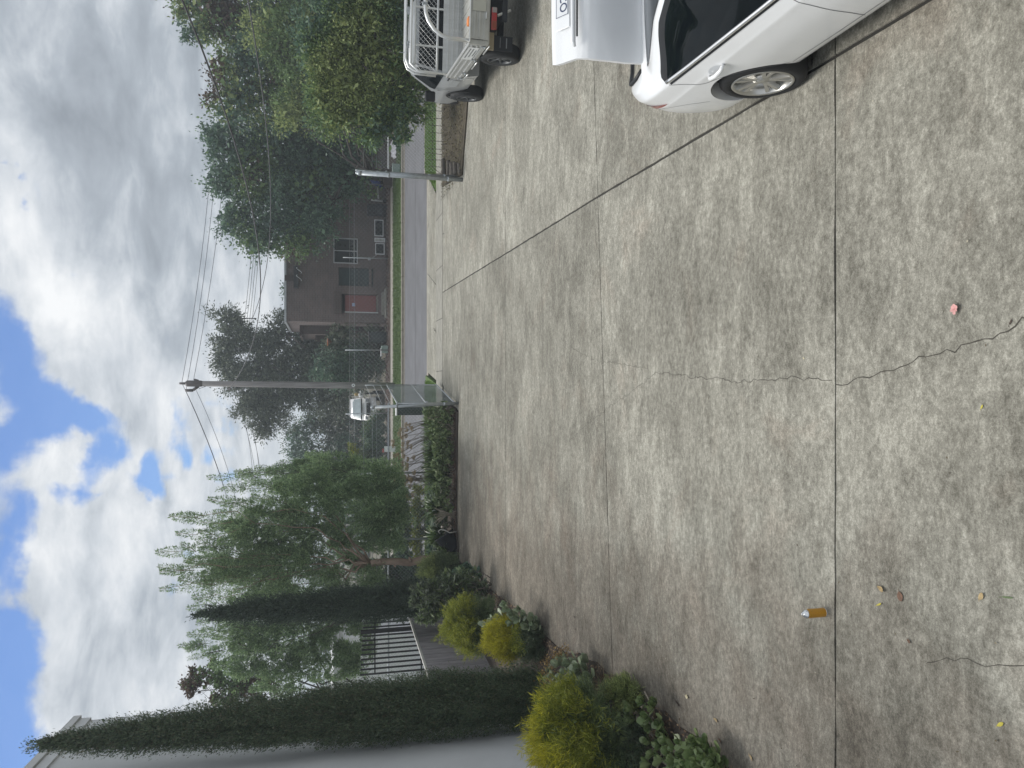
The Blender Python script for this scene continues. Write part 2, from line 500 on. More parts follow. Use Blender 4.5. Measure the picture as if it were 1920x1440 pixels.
def ribbon(mbr, pts, w0, w1, z, jit=.012, step=.05):
    """thin jagged strip on the ground"""
    P = []
    for k in range(len(pts) - 1):
        A = Vector(pts[k][:2]); B = Vector(pts[k + 1][:2]); n = max(1, int((B - A).length / step))
        d = (B - A).normalized(); nn = Vector((-d.y, d.x))
        for j in range(n): P.append(A.lerp(B, j / n) + nn * random.gauss(0, jit))
    P.append(Vector(pts[-1][:2]))
    n = len(P); Ls = []; Rs = []
    for k, p in enumerate(P):
        d = (P[min(k + 1, n - 1)] - P[max(k - 1, 0)]).normalized(); nn = Vector((-d.y, d.x))
        w = (w0 + (w1 - w0) * k / (n - 1)) * random.uniform(.5, 1.3) * .5
        Ls.append((*(p + nn * w), z)); Rs.append((*(p - nn * w), z))
    mbr.grid([Ls, Rs])
def G2(*pp): return [gp(*p) for p in pp]
for pts, a, b in [
    (G2((1935, 597), (1860, 628), (1790, 655), (1700, 684), (1640, 703), (1600, 716), (1568, 721)), .0075, .006),
    (G2((1560, 716), (1500, 709), (1440, 713), (1390, 716), (1300, 706), (1230, 697)), .0055, .005),
    (G2((1230, 697), (1218, 708), (1180, 738), (1135, 768), (1090, 806), (1060, 834)), .004, .003),
    (G2((1215, 690), (1170, 683), (1122, 678), (1085, 660), (1050, 632)), .004, .003),
    (G2((1738, 1240), (1790, 1237), (1815, 1236), (1850, 1253), (1872, 1244), (1895, 1251), (1935, 1248)), .004, .005),
    (G2((820, 451), (818, 445), (833, 438)), .03, .02), (G2((813, 616), (830, 640)), .03, .03)]:
    r_ = MB(); ribbon(r_, pts, a, b, .0025)
    link('crack', r_.mesh('crack', M_CRACK), drive)

# ---- footpath with its own slabs, crossover and road
fp = structure('footpath', MB().box((-40, 23.09, -.15), (45, 24.40, -.012)), M_JOINT)
xs = list(np.arange(-38, 44, 1.6))
for k in range(len(xs) - 1):
    m_ = MB(); m_.prism([(xs[k] + .008, 23.10), (xs[k + 1] - .008, 23.10), (xs[k + 1] - .008, 24.39), (xs[k] + .008, 24.39)], -.1, .004 + random.uniform(-.002, .002))
    link('paving_slab', m_.mesh('paving_slab', M_PATH), fp)
cx = structure('crossover', MB().prism([(.12, 24.41), (6.05, 24.41), (7.4, 27.02), (.42, 27.02)], -.15, -.075), M_JOINT)
def ramp_slab(poly):
    m_ = MB(); n = len(poly)
    zt = lambda y: -.002 - (y - 24.41) / 2.6 * .07
    top = [(x, y, zt(y)) for x, y in poly]; bot = [(x, y, -.14) for x, y in poly]
    m_.face(top); m_.face(bot[::-1])
    for k in range(n): m_.face([bot[k], bot[(k + 1) % n], top[(k + 1) % n], top[k]])
    link('ramp_slab', m_.mesh('ramp_slab', M_CONC), cx)
ramp_slab([(.12, 24.41), (3.15, 24.41), (3.88, 27.02), (.42, 27.02)])
ramp_slab([(3.17, 24.41), (6.05, 24.41), (7.4, 27.02), (3.90, 27.02)])
mb = MB(); mb.face([(-300, 27.4, -.11), (300, 27.4, -.11), (300, 34.8, -.11), (-300, 34.8, -.11)])
road = structure('road', mb, M_ASPH)
mb = MB(); ribbon(mb, [(-40, 30.9), (0, 30.86), (40, 30.9)], .05, .05, -.106, .004, .5)
link('tar_seam', mb.mesh('tar_seam', M_JOINT), road)
kn = structure('near_kerb', MB().box((-120, 27.03, -.16), (120, 27.40, -.102)), M_KERB)
kf = structure('far_kerb', MB().box((-120, 34.82, -.16), (120, 35.20, -.09)), M_KERB)
for k in range(-16, 17):
    x0 = k * 2.44
    m_ = MB()
    if not (-2.5 < x0 < 7): m_.box((x0 + .006, 27.03, -.105), (x0 + 2.434, 27.18, .015), .015)
    if m_.v: link('kerb_stone', m_.mesh('kerb_stone', M_KERB), kn)
    m_ = MB(); m_.box((x0 + .01, 35.02, -.105), (x0 + 2.43, 35.20, .02 + random.uniform(-.004, .004)), .015)
    link('kerb_stone', m_.mesh('kerb_stone', M_KERB), kf)
structure('near_verge', MB().prism([(-60, 24.41), (.0, 24.41), (.30, 26.99), (-60, 26.99)], -.14, .0), M_GRASSBASE)
structure('lawn', MB().prism([(6.15, 24.41), (60, 24.41), (60, 27.0), (7.5, 27.0)], -.14, .0), M_GRASSBASE)
structure('far_verge', MB().box((-120, 35.22, -.14), (120, 39.2, .0)), M_VERGEBASE)
structure('far_footpath', MB().box((-120, 39.21, -.14), (120, 40.8, .004)), mat('far_path', (.27, .255, .225), .9, var=.2, scale=2))
structure('far_garden_strip', MB().box((-120, 40.81, -.14), (120, 43.4, .03)), M_DIRT)

# garden bed soil along the wall and the front fence
def BX(y): return float(np.interp(y, [2, 6.26, 7.21, 8.45, 10.13, 11.63, 13.43, 17.18, 19.53, 20.4], [-3.35, -3.47, -3.49, -3.65, -3.78, -4.15, -4.16, -4.56, -4.67, -4.75]))
P = []
for y in np.arange(2, 20.4, .35): P.append((BX(y) + random.uniform(-.04, .04), y))
P += [(-4.0, 20.45), (-3.4, 20.56), (-2.4, 20.5), (-1.3, 20.42), (-.75, 20.35), (-.45, 23.05), (-14, 23.05), (-14, 2)]
gb = structure('garden_bed', MB().prism(P, -.1, .035), M_DIRT)
P = [(5.45, 19.75), (5.8, 19.56), (6.83, 19.04), (11.05, 17.5), (22, 17.5), (22, 23.05), (6.0, 23.05)]
gb2 = structure('mulch_bed', MB().prism(P, -.1, .03), mat('mulch', (.075, .062, .04), .95, var=.45, scale=9, bump=.8))

# grass blades and litter nobody could count
def blades(name, x0, x1, y0, y1, n, h, col, label, z=0.0, keep=None):
    X = RNG.uniform(x0, x1, n); Y = RNG.uniform(y0, y1, n)
    if keep is not None:
        k = keep(X, Y); X = X[k]; Y = Y[k]
    n = len(X)
    P = np.stack([X, Y, np.full(n, z)], 1)
    D = RNG.normal(size=(n, 3)) * .45; D[:, 2] = 1
    o = leaves(name, P, D, RNG.uniform(.5, 1.2, n) * h, h * .22, leafmat('blade_' + name, col, .35, .6), None)
    tag(o, label, 'grass', kind='stuff')
    return o
GG = [(.06, .12, .02), (.10, .19, .03), (.16, .26, .05)]
blades('lawn_grass', 6.2, 14, 24.4, 27.0, 16000, .07, GG, 'bright green lawn between the footpath and the road', 0, lambda X, Y: X > 6.15 + (Y - 24.4) * .53)
blades('verge_grass', -9, .1, 24.4, 27.0, 12000, .09, GG, 'grass strip left of the driveway crossover', 0, lambda X, Y: X < -.02 + (Y - 24.4) * .11)
blades('far_grass', -14, 22, 35.2, 39.15, 40000, .09, [(.045, .085, .02), (.08, .13, .035), (.12, .17, .06)], 'mown grass verge across the road')

def litter(name, pts, size, cols, label, z=.05, cat='leaf litter'):
    n = len(pts)
    P = np.array([(p[0], p[1], z + RNG.uniform(0, .02)) for p in pts])
    D = RNG.normal(size=(n, 3)); D[:, 2] *= .25
    S = RNG.normal(size=(n, 3)) * .35; S[:, 2] = 1
    o = leaves(name, P, D, RNG.uniform(.6, 1.3, n) * size, RNG.uniform(.35, .6, n) * size, leafmat('m_' + name, cols, 0, .8), None, bend=.12, sides=S)
    tag(o, label, cat, kind='stuff'); return o
BR = [(.05, .035, .025), (.12, .075, .045), (.22, .15, .09), (.30, .23, .15)]
pts = []
for _ in range(2600):
    y = RNG.uniform(5.4, 20); x = BX(y) - abs(RNG.normal(0, .35)) + .05
    pts.append((x, y))
litter('leaf_litter', pts, .05, BR, 'dry brown leaves along the edge of the garden bed')
pts = [(RNG.uniform(-4.4, -.7), 20.45 + abs(RNG.normal(0, .25))) for _ in range(900)]
litter('front_leaf_litter', pts, .05, [(.06, .03, .02), (.14, .07, .05), (.2, .12, .08)], 'reddish leaf litter along the bed by the left gate')
pts = []
while len(pts) < 6000:
    x = RNG.uniform(5.5, 12); y = RNG.uniform(17.3, 23)
    if y > 19.8 - (x - 5.45) * .40: pts.append((x, y))
litter('mulch_leaves', pts, .06, [(.04, .035, .022), (.09, .075, .045), (.17, .145, .075), (.08, .09, .04)], 'yellow brown fallen leaves covering the mulch bed')
pts = [(RNG.uniform(-2, 16), RNG.uniform(40.9, 43.2)) for _ in range(3500)]
litter('far_leaf_litter', pts, .11, [(.05, .03, .028), (.11, .07, .06), (.17, .12, .10)], 'brown leaf litter below the brick house')
# ================================================================== BUILDINGS
M_RENDER = mat('white_render', (.60, .62, .64), .85, var=.08, scale=.8, bump=.15, bscale=40)
M_CAP = mat('cap_metal', (.52, .53, .53), .5, var=.06)
M_WHITE = mat('white_paint', (.72, .73, .74), .6, var=.05)
M_DKSTEEL = mat('black_steel', (.018, .019, .022), .5, var=.1)
M_GALV = mat('galvanised_steel', (.40, .43, .45), .42, .65, var=.16, scale=14)
M_GLASSDK = mat('dark_window_glass', (.016, .020, .026), .08, var=.3, spec=.6)
M_ALU = mat('aluminium_frame', (.45, .46, .48), .45, .6, var=.08)
M_WOODDK = mat('dark_timber', (.055, .04, .035), .8, var=.3, scale=4)

# ---- white rendered building on the left, its long side wall runs beside the garden bed
def WX(y): return -4.25 - .100 * y
T = thing('white_building', 'tall white rendered building wall at the left behind the big cypress', 'building', (WX(9), 9, 0))
y0, y1, zt = 2.5, 14.35, 7.52
mb = MB(); mb.prism([(WX(y0), y0), (WX(y1), y1), (WX(y1) - 8, y1), (WX(y0) - 8, y0)], -.1, zt)
part(T, 'wall', mb, M_RENDER)
mb = MB(); o_ = .07
mb.prism([(WX(y0) + o_, y0), (WX(y1) + o_, y1 + o_), (WX(y1) - 8.1, y1 + o_), (WX(y0) - 8.1, y0)], zt + .002, zt + .12)
part(T, 'parapet_cap', mb, M_CAP)
mb = MB(); mb.prism([(WX(y0) + .035, y0), (WX(y1) + .035, y1 + .03), (WX(y1) - .1, y1 + .03), (WX(y0) - .1, y0)], zt - .16, zt)
part(T, 'flashing', mb, M_RENDER)

# ---- brick house across the road
def brick_mat(name, c1, c2, mortar):
    m, t, b = _new(name); N = t.nodes; L = t.links
    tc = N.new('ShaderNodeTexCoord'); sx = N.new('ShaderNodeSeparateXYZ'); L.new(tc.outputs['Object'], sx.inputs[0])
    cb = N.new('ShaderNodeCombineXYZ')
    ad = N.new('ShaderNodeMath'); ad.operation = 'ADD'; L.new(sx.outputs[0], ad.inputs[0]); L.new(sx.outputs[1], ad.inputs[1])
    L.new(ad.outputs[0], cb.inputs[0]); L.new(sx.outputs[2], cb.inputs[1])
    br = N.new('ShaderNodeTexBrick')
    br.inputs['Color1'].default_value = (*c1, 1); br.inputs['Color2'].default_value = (*c2, 1); br.inputs['Mortar'].default_value = (*mortar, 1)
    br.inputs['Scale'].default_value = 1.0; br.inputs['Brick Width'].default_value = .24; br.inputs['Row Height'].default_value = .086; br.inputs['Mortar Size'].default_value = .009
    L.new(cb.outputs[0], br.inputs['Vector'])
    n = N.new('ShaderNodeTexNoise'); n.inputs['Scale'].default_value = 1.3; n.inputs['Detail'].default_value = 6; L.new(tc.outputs['Object'], n.inputs['Vector'])
    r = N.new('ShaderNodeValToRGB'); r.color_ramp.elements[0].position = .3; r.color_ramp.elements[1].position = .7
    r.color_ramp.elements[0].color = (.72, .72, .74, 1); r.color_ramp.elements[1].color = (1, 1, 1, 1); L.new(n.outputs['Fac'], r.inputs[0])
    mx = N.new('ShaderNodeMix'); mx.data_type = 'RGBA'; mx.blend_type = 'MULTIPLY'; mx.inputs[0].default_value = 1
    L.new(br.outputs['Color'], mx.inputs[6]); L.new(r.outputs[0], mx.inputs[7]); L.new(mx.outputs[2], b.inputs['Base Color'])
    bp = N.new('ShaderNodeBump'); bp.inputs['Strength'].default_value = .5; bp.inputs['Distance'].default_value = .01; bp.invert = True
    L.new(br.outputs['Fac'], bp.inputs['Height']); L.new(bp.outputs[0], b.inputs['Normal'])
    b.inputs['Roughness'].default_value = .9
    return m
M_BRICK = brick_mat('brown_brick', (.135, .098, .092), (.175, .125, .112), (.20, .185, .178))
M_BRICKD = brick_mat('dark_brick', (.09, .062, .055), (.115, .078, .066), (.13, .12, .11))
HY = 43.5
def hz(x): return at(x, 600, HY).z
def hx(y): return at(640, y, HY).x
H = thing('brick_house', 'two storey brown brick house with a red door across the road', 'house', (9, HY, 0))
x_l, x_r, top = hx(604), 26.0, hz(537)
z_win = (hz(669), hz(627)); x_win = (hx(493), hx(447))           # window with two panes
z_gd = (hz(700), hz(635)); x_gd = (hx(535.5), hx(501))           # tall glazed bay
z_dr = (hz(709), hz(641)); x_dr = (hx(586.5), hx(551))           # red door recess
mb = MB()
def wall_with_holes(mb, x0, x1, z0, z1, y, holes, t=.28):
    xs = sorted({x0, x1, *[h[0] for h in holes], *[h[1] for h in holes]}); zs = sorted({z0, z1, *[h[2] for h in holes], *[h[3] for h in holes]})
    for a, b_ in zip(xs, xs[1:]):
        for c, d in zip(zs, zs[1:]):
            mx, mz = (a + b_) / 2, (c + d) / 2
            if any(h[0] < mx < h[1] and h[2] < mz < h[3] for h in holes): continue
            mb.face([(a, y, c), (b_, y, c), (b_, y, d), (a, y, d)])
    for h in holes:
        a, b_, c, d = h
        mb.face([(a, y, c), (a, y, d), (a, y + t, d), (a, y + t, c)]); mb.face([(b_, y, d), (b_, y, c), (b_, y + t, c), (b_, y + t, d)])
        mb.face([(a, y, d), (b_, y, d), (b_, y + t, d), (a, y + t, d)]); mb.face([(b_, y, c), (a, y, c), (a, y + t, c), (b_, y + t, c)])
wall_with_holes(mb, x_l, x_r, -.1, top, HY, [(*x_win, *z_win), (*x_gd, *z_gd), (*x_dr, *z_dr)])
mb.face([(x_l, HY, -.1), (x_l, HY, top), (x_l, HY + 9, top), (x_l, HY + 9, -.1)])
mb.face([(x_r, HY, -.1), (x_r, HY + 9, -.1), (x_r, HY + 9, top), (x_r, HY, top)])
mb.face([(x_l, HY + 9, -.1), (x_l, HY + 9, top), (x_r, HY + 9, top), (x_r, HY + 9, -.1)])
part(H, 'wall', mb, M_BRICK)
mb = MB(); mb.box((x_l - .05, HY - .06, top), (x_r + .05, HY + 9, top + .11)); part(H, 'parapet_cap', mb, mat('pale_capping', (.42, .44, .46), .5, .3))
def window(T, x0, x1, z0, z1, y, nx, rows=(), fr=M_ALU, gl=M_GLASSDK, w=.05):
    mb = MB()
    mb.box((x0 - .03, y - .03, z0 - .05), (x1 + .03, y + .05, z0)); mb.box((x0 - .03, y - .03, z1), (x1 + .03, y + .05, z1 + .05))
    mb.box((x0 - .03, y - .029, z0 + .001), (x0 + .03, y + .05, z1 - .001)); mb.box((x1 - .03, y - .029, z0 + .001), (x1 + .03, y + .05, z1 - .001))
    for k in range(1, nx):
        xx = x0 + (x1 - x0) * k / nx; mb.box((xx - .025, y - .02, z0 + .001), (xx + .025, y + .04, z1 - .001))
    for r in rows:
        zz = z0 + (z1 - z0) * r; mb.box((x0 + .031, y - .018, zz - .022), (x1 - .031, y + .038, zz + .022))
    f = part(T, 'window', mb, fr)
    for k in range(nx):
        m_ = MB(); m_.box((x0 + (x1 - x0) * k / nx + .02, y + .055 + .002 * k, z0), (x0 + (x1 - x0) * (k + 1) / nx - .0, y + .075 + .002 * k, z1))
        p = link('pane', m_.mesh('pane', gl, False, Vector(T.location)), f)
    return f
window(H, *x_win, *z_win, HY - .005, 2, (.12,))
M_GLASSGR = mat('greenish_glass', (.035, .055, .06), .12, var=.25)
window(H, *x_gd, *z_gd, HY + .16, 1, (.42, .12), M_DKSTEEL, M_GLASSGR)
mb = MB(); mb.box((x_gd[0] - .02, HY - .07, z_gd[0] + .10), (x_gd[1] + .02, HY - .001, z_gd[0] + .24)); part(H, 'sill', mb, M_BRICK)
# red door in a recess with a concrete hood
D_RED = mat('red_door_paint', (.22, .065, .062), .55, var=.15)
d0, d1, dz0, dz1 = x_dr[0] + .1, x_dr[1] - .03, z_dr[0] + .1, z_dr[1] - .18
door = part(H, 'door', MB().box((d0, HY + .23, dz0), (d1, HY + .27, dz1)), D_RED)
nb = 6
for k in range(nb):
    a = d0 + (d1 - d0) * k / nb
    link('door_board', MB().box((a + .01, HY + .205, dz0 + .005), (a + (d1 - d0) / nb - .01, HY + .228, dz1 - .005)).mesh('door_board', D_RED, False, Vector(H.location)), door)
link('door_sign', MB().box((hx(573), HY + .19, hz(666)), (hx(567), HY + .204, hz(660.5))).mesh('door_sign', mat('blue_white_sign', (.35, .45, .75), .5, var=.6, scale=9), False, Vector(H.location)), door)
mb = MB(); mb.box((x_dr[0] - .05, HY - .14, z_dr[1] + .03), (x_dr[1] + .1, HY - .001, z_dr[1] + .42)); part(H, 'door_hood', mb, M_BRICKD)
mb = MB(); mb.box((x_dr[0] + .03, HY + .1, z_dr[0]), (x_dr[0] + .09, HY + .2, z_dr[1] - .15)); part(H, 'door_jamb', mb, M_WHITE)
mb = MB(); mb.box((x_dr[0] - .3, HY - .9, -.02), (x_dr[1] + .3, HY - .005, .12)); mb.box((x_dr[0] - .1, HY - .5, .121), (x_dr[1] + .1, HY - .006, .27)); part(H, 'step', mb, M_PATH)
# awning box with white scroll brackets high on the wall
mb = MB(); mb.box((hx(543), HY - .28, hz(559)), (hx(503), HY - .001, hz(551))); aw = part(H, 'wall_lamp_box', mb, M_DKSTEEL)
for k in range(2):
    m_ = MB(); c = hx(511 + k * 14)
    m_.tube([(c + .32 * math.cos(a) * .5, HY - .31, hz(556) - .06 + .09 * math.sin(a * 2) - .05 * a) for a in np.linspace(0, 3.0, 12)], .014, 5)
    link('scroll', m_.mesh('scroll', M_WHITE, True, Vector(H.location)), aw)
mb = MB(); mb.box((hx(530), HY - .12, hz(549)), (hx(520), HY - .002, hz(534))); part(H, 'wall_conduit', mb, M_WOODDK)
mb = MB(); mb.tube([(hx(484), HY - .05, hz(693)), (hx(480), HY - .07, hz(700)), (hx(470), HY - .06, hz(712)), (hx(462), HY - .06, hz(722))], .018, 6)
mb.box((hx(486), HY - .1, hz(695)), (hx(481), HY - .004, hz(690))); part(H, 'hose_tap', mb, M_ALU)

# ---- set back porch wing of the same brick, left of the house
P_ = thing('porch_wing', 'dark brick porch with a carport opening left of the brick house', 'porch', (2.6, HY + 3.2, 0))
py_ = HY + 3
def qx(y): return at(640, y, py_).x
def qz(x): return at(x, 600, py_).z
mb = MB()
wall_with_holes(mb, qx(627), x_l - .02, -.1, qz(566), py_, [(qx(619), qx(606), qz(712), qz(640)), ], .4)
mb.face([(qx(627), py_, -.1), (qx(627), py_, qz(566)), (qx(627), py_ + 6, qz(566)), (qx(627), py_ + 6, -.1)])
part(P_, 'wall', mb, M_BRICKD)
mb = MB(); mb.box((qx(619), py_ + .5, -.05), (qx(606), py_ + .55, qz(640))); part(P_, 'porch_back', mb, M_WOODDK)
mb = MB(); mb.box((qx(620), py_ - .06, qz(634)), (qx(605.5), py_ - .002, qz(629))); part(P_, 'lintel', mb, mat('pale_timber', (.35, .27, .22), .8))
mb = MB(); mb.box((qx(631), py_ - .2, qz(566) + .003), (x_l + .1, py_ + 6, qz(566) + .12)); part(P_, 'roof', mb, M_WOODDK)
mb = MB(); mb.box((qx(640), py_ + .8, qz(613)), (qx(627.5), py_ + .86, qz(591))); part(P_, 'side_fascia', mb, M_WOODDK)

# ---- white building behind the steel fence on the left and other far walls
NB = thing('neighbour_building', 'white wall seen through the black steel fence behind the left cypress trees', 'building', (-10.5, 30, 0))
mb = MB(); mb.box((-21, 27.5, -.1), (-8.9, 34, 2.95)); part(NB, 'wall', mb, mat('bright_white_render', (.80, .80, .82), .7, var=.03))
mb = MB(); mb.box((-21.2, 27.3, 2.952), (-8.7, 34.2, 3.15)); part(NB, 'roof', mb, M_CAP)
# ================================================================== FENCES, GATES, POLES, WIRES
def chain(mb, A, B, z0, z1, pitch=.075, w=.0018):
    """woven wire between two ground points A and B: crossing wires pressed slightly out of plane"""
    A = Vector(A); B = Vector(B); Ld = (B - A).length; d = (B - A) / Ld; n = Vector((-d.y, d.x)); h = z1 - z0
    for s in (1, -1):
        k0 = -h if s > 0 else 0
        c = k0
        while c < (Ld if s > 0 else Ld + h):
            # line u = c + s*(z-z0)
            za, zb = 0.0, h
            ua, ub = c + s * za, c + s * zb
            def clip(u0, w0, u1, w1):
                t0, t1 = 0.0, 1.0
                du = u1 - u0
                if abs(du) < 1e-9: return (0, 1) if 0 <= u0 <= Ld else None
                ta, tb = (0 - u0) / du, (Ld - u0) / du
                if ta > tb: ta, tb = tb, ta
                t0, t1 = max(t0, ta), min(t1, tb)
                return (t0, t1) if t1 - t0 > 1e-4 else None
            q = clip(ua, za, ub, zb)
            if q:
                p0 = A + d * (ua + (ub - ua) * q[0]) + n * (.003 * s); p1 = A + d * (ua + (ub - ua) * q[1]) + n * (.003 * s)
                mb.tube([(p0.x, p0.y, z0 + h * q[0]), (p1.x, p1.y, z0 + h * q[1])], w, 3, False)
            c += pitch * (1.41 if True else 1)
    return mb
def wire(mb, pts, r=.006, n=4, sag=0.0, seg=10):
    P = []
    for a, b in zip(pts, pts[1:]):
        a = Vector(a); b = Vector(b)
        for k in range(seg): t = k / seg; p = a.lerp(b, t); p.z -= sag * 4 * t * (1 - t); P.append(p)
    P.append(Vector(pts[-1])); mb.tube(P, r, n); return mb
M_WIRE = mat('fence_wire', (.42, .45, .47), .45, .5, var=.1)
M_WIREG = mat('gate_wire', (.20, .24, .25), .5, .3, var=.15)
FY = 22.7
def fz(x): return at(x, 760, FY).z
def fx(y): return at(740, y, FY).x
def boundary_fence(x0, x1, posts, label, ztop, z0=.02):
    F = thing('chain_link_fence', label, 'fence', ((x0 + x1) / 2, FY, 0), group='chain link boundary fence')
    zr, zm = fz(728.5), fz(709.5)
    part(F, 'wire_mesh', chain(MB(), (x0, FY + .03), (x1, FY + .03), z0, zm), M_WIRE, kind='stuff')
    part(F, 'top_rail', MB().tube([(x0, FY, zr), (x1, FY, zr)], .024, 8), M_GALV, True)
    for z in (fz(681.5), fz(697.5), fz(706)):
        part(F, 'barbed_wire', wire(MB(), [(x0, FY, z)] + [(p, FY, z + random.uniform(-.015, .015)) for p in posts if x0 < p < x1] + [(x1, FY, z)], .006, 4, .015), M_WIRE)
    for p in posts:
        mb = MB().tube([(p, FY, 0), (p + .03, FY - .02, ztop)], .030, 10); mb.lathe([(.034, 0), (.034, .03), (.015, .05)], 10, Matrix.Translation((p + .03, FY - .02, ztop)))
        part(F, 'post', mb, M_GALV, True)
    return F
boundary_fence(-14.2, -.55, [fx(888), fx(1013), fx(1145)], 'long chain link fence with barbed wire left of the open gate', fz(677))
boundary_fence(6.3, 16, [9.6, 12.9], 'chain link fence with barbed wire right of the tall gate post', fz(677))

def gate_leaf(label, A, B, zb, zt, ztt, mesh_pitch=.06, n_rail=2):
    """A hinge, B free end (ground points)"""
    A = Vector((*A, 0)); B = Vector((*B, 0)); T = thing('gate_leaf', label, 'gate', A, group='pair of chain link driveway gates')
    r = .021
    U = lambda t, z: (A.lerp(B, t).x, A.lerp(B, t).y, z)
    mb = MB(); mb.tube([U(0.012, zb), U(0.012, zt), U(1, zt), U(1, zb), U(0.012, zb)], r, 8); part(T, 'gate_frame', mb, M_GALV, True)
    for k in range(1, n_rail): part(T, 'mid_rail', MB().tube([U(.012, zb + (zt - zb) * .5), U(1, zb + (zt - zb) * .5)], r * .9, 8), M_GALV, True)
    m2 = MB(); d = (B - A).normalized(); nn = Vector((-d.y, d.x, 0)) * .026
    chain(m2, ((A + nn).x, (A + nn).y), ((B + nn).x, (B + nn).y), zb, zt, mesh_pitch, .0037); part(T, 'wire_mesh', m2, M_WIREG, kind='stuff')
    part(T, 'barb_arm', MB().tube([U(.985, zt), U(.985, ztt)], .016, 7), M_GALV, True)
    for k in range(3):
        z = zt + (ztt - zt) * (.33 * (k + 1) - .03); part(T, 'barbed_wire', wire(MB(), [U(0.01, z), U(.985, z)], .007, 4, .01), M_WIRE)
    mb = MB()
    for t in (.3, .7): mb.tube([U(t, zb + .03), U(t, zb + (zt - zb) * .5)], .004, 4)
    m3 = MB(); m3.tube([U(.99, zb + .12), U(.99, zb - .02)], .012, 6); part(T, 'drop_bolt', m3, M_GALV, True)
    m3 = MB(); m3.box((-.05, -.02, -.03), (.05, .02, .03), .006, Matrix.Translation(Vector(U(.03, zb + .75)) - Vector((0, .05, 0)))); part(T, 'latch', m3, M_GALV)
    return T
hp = (-.52, 20.35)
gate_leaf('left gate leaf of chain link swung open towards the road', hp, (-.03, 23.7), .09, 1.62, 2.28)
gp_r = (5.31, 19.72)
gate_leaf('right gate leaf seen edge on beside the tall gate post', (5.36, 19.8), (6.17, 22.6), .1, 2.0, 2.62)
def post(label, x, y, h, r, lean=(0, 0), extra=False):
    T = thing('gate_post', label, 'post', (x, y, 0), group='gate posts')
    mb = MB(); mb.tube([(x, y, 0), (x + lean[0], y + lean[1], h)], r, 14); part(T, 'post_tube', mb, M_GALV, True)
    mb = MB(); mb.lathe([(r + .006, -.03), (r + .006, .03), (r * .8, .065), (.01, .08)], 14, Matrix.Translation((x + lean[0], y + lean[1], h))); part(T, 'post_cap', mb, M_GALV, True)
    for z in (.35, h * .72):
        mb = MB(); mb.lathe([(r + .008, 0), (r + .008, .05)], 14, Matrix.Translation((x + lean[0] * z / h, y + lean[1] * z / h, z))); mb.box((-.02, -.09, .005), (.02, 0, .045), 0, Matrix.Translation((x, y, z)))
        part(T, 'hinge', mb, M_GALV, True)
    return T
post('shorter galvanised gate post at the jade hedge, left side of the driveway', *hp, 2.24, .042, (-.09, .08))
post('tall galvanised gate post with a white streak, right side of the driveway', *gp_r, 2.62, .055, (-.0, .0))
post('second galvanised post standing close behind the tall right gate post', 5.55, 20.35, 2.63, .05, (-.06, 0))
# chain and padlock hanging at the left gate
T = thing('gate_chain', 'dark chain lying on the concrete at the open left gate', 'chain', (-.1, 23.3, 0))
mb = MB()
for k in range(9):
    a = random.uniform(0, 3); c = Vector((-.28 + .035 * k, 22.95 + .09 * math.sin(k), .02))
    mb.tube([c + Vector((.03 * math.cos(t) * math.cos(a), .03 * math.cos(t) * math.sin(a), .018 * math.sin(t))) for t in np.linspace(0, 6.28, 9)], .006, 4)
part(T, 'chain_links', mb, M_DKSTEEL, kind='stuff')

# low wire edging fence in front of the footpath on the right
T = thing('garden_edging_fence', 'low edging fence of thin rusty rods behind the mulch bed', 'fence', (8, 22.95, 0))
M_RUST = mat('rusty_rod', (.07, .05, .045), .8, var=.3)
for py in (323, 311, 297, 287, 277, 262, 247, 233, 219, 205, 190): 
    p = gp(833, py); part(T, 'rod', MB().tube([(p.x, 22.95, 0), (p.x + random.uniform(-.03, .03), 22.95, .48 + random.uniform(-.05, .05))], .008, 5), M_RUST)
part(T, 'top_wire', wire(MB(), [(gp(833, 326).x, 22.95, .02), (gp(833, 311).x, 22.95, .34), (12, 22.95, .30)], .008, 5), M_RUST)
# ================================================================== WHITE SEDAN (boot open, nose towards us)
M_CARW = mat('white_car_paint', (.80, .815, .83), .24, var=.02, coat=.7, spec=.5)
M_BLKPL = mat('black_plastic', (.012, .013, .015), .5, var=.2)
M_RUB = mat('tyre_rubber', (.016, .017, .019), .75, var=.25, scale=20, bump=.2)
M_ALLOY = mat('alloy_rim', (.55, .545, .52), .32, .8, var=.06)
M_CHROME = mat('chrome_trim', (.92, .92, .92), .28, 1.0, var=.02)
M_CARGL = mat('tinted_glass', (.006, .009, .011), .03, var=.2, spec=.18)
M_SEAM = mat('panel_gap', (.10, .105, .11), .8)
M_REDL = mat('red_lens', (.30, .012, .016), .12, var=.1, spec=.6, coat=.5)
M_BOOTIN = mat('boot_lining', (.05, .05, .052), .9, var=.3)
M_PLATE = mat('plate_white', (.72, .74, .76), .4, var=.03)
M_INK = mat('dark_blue_ink', (.03, .045, .11), .6)

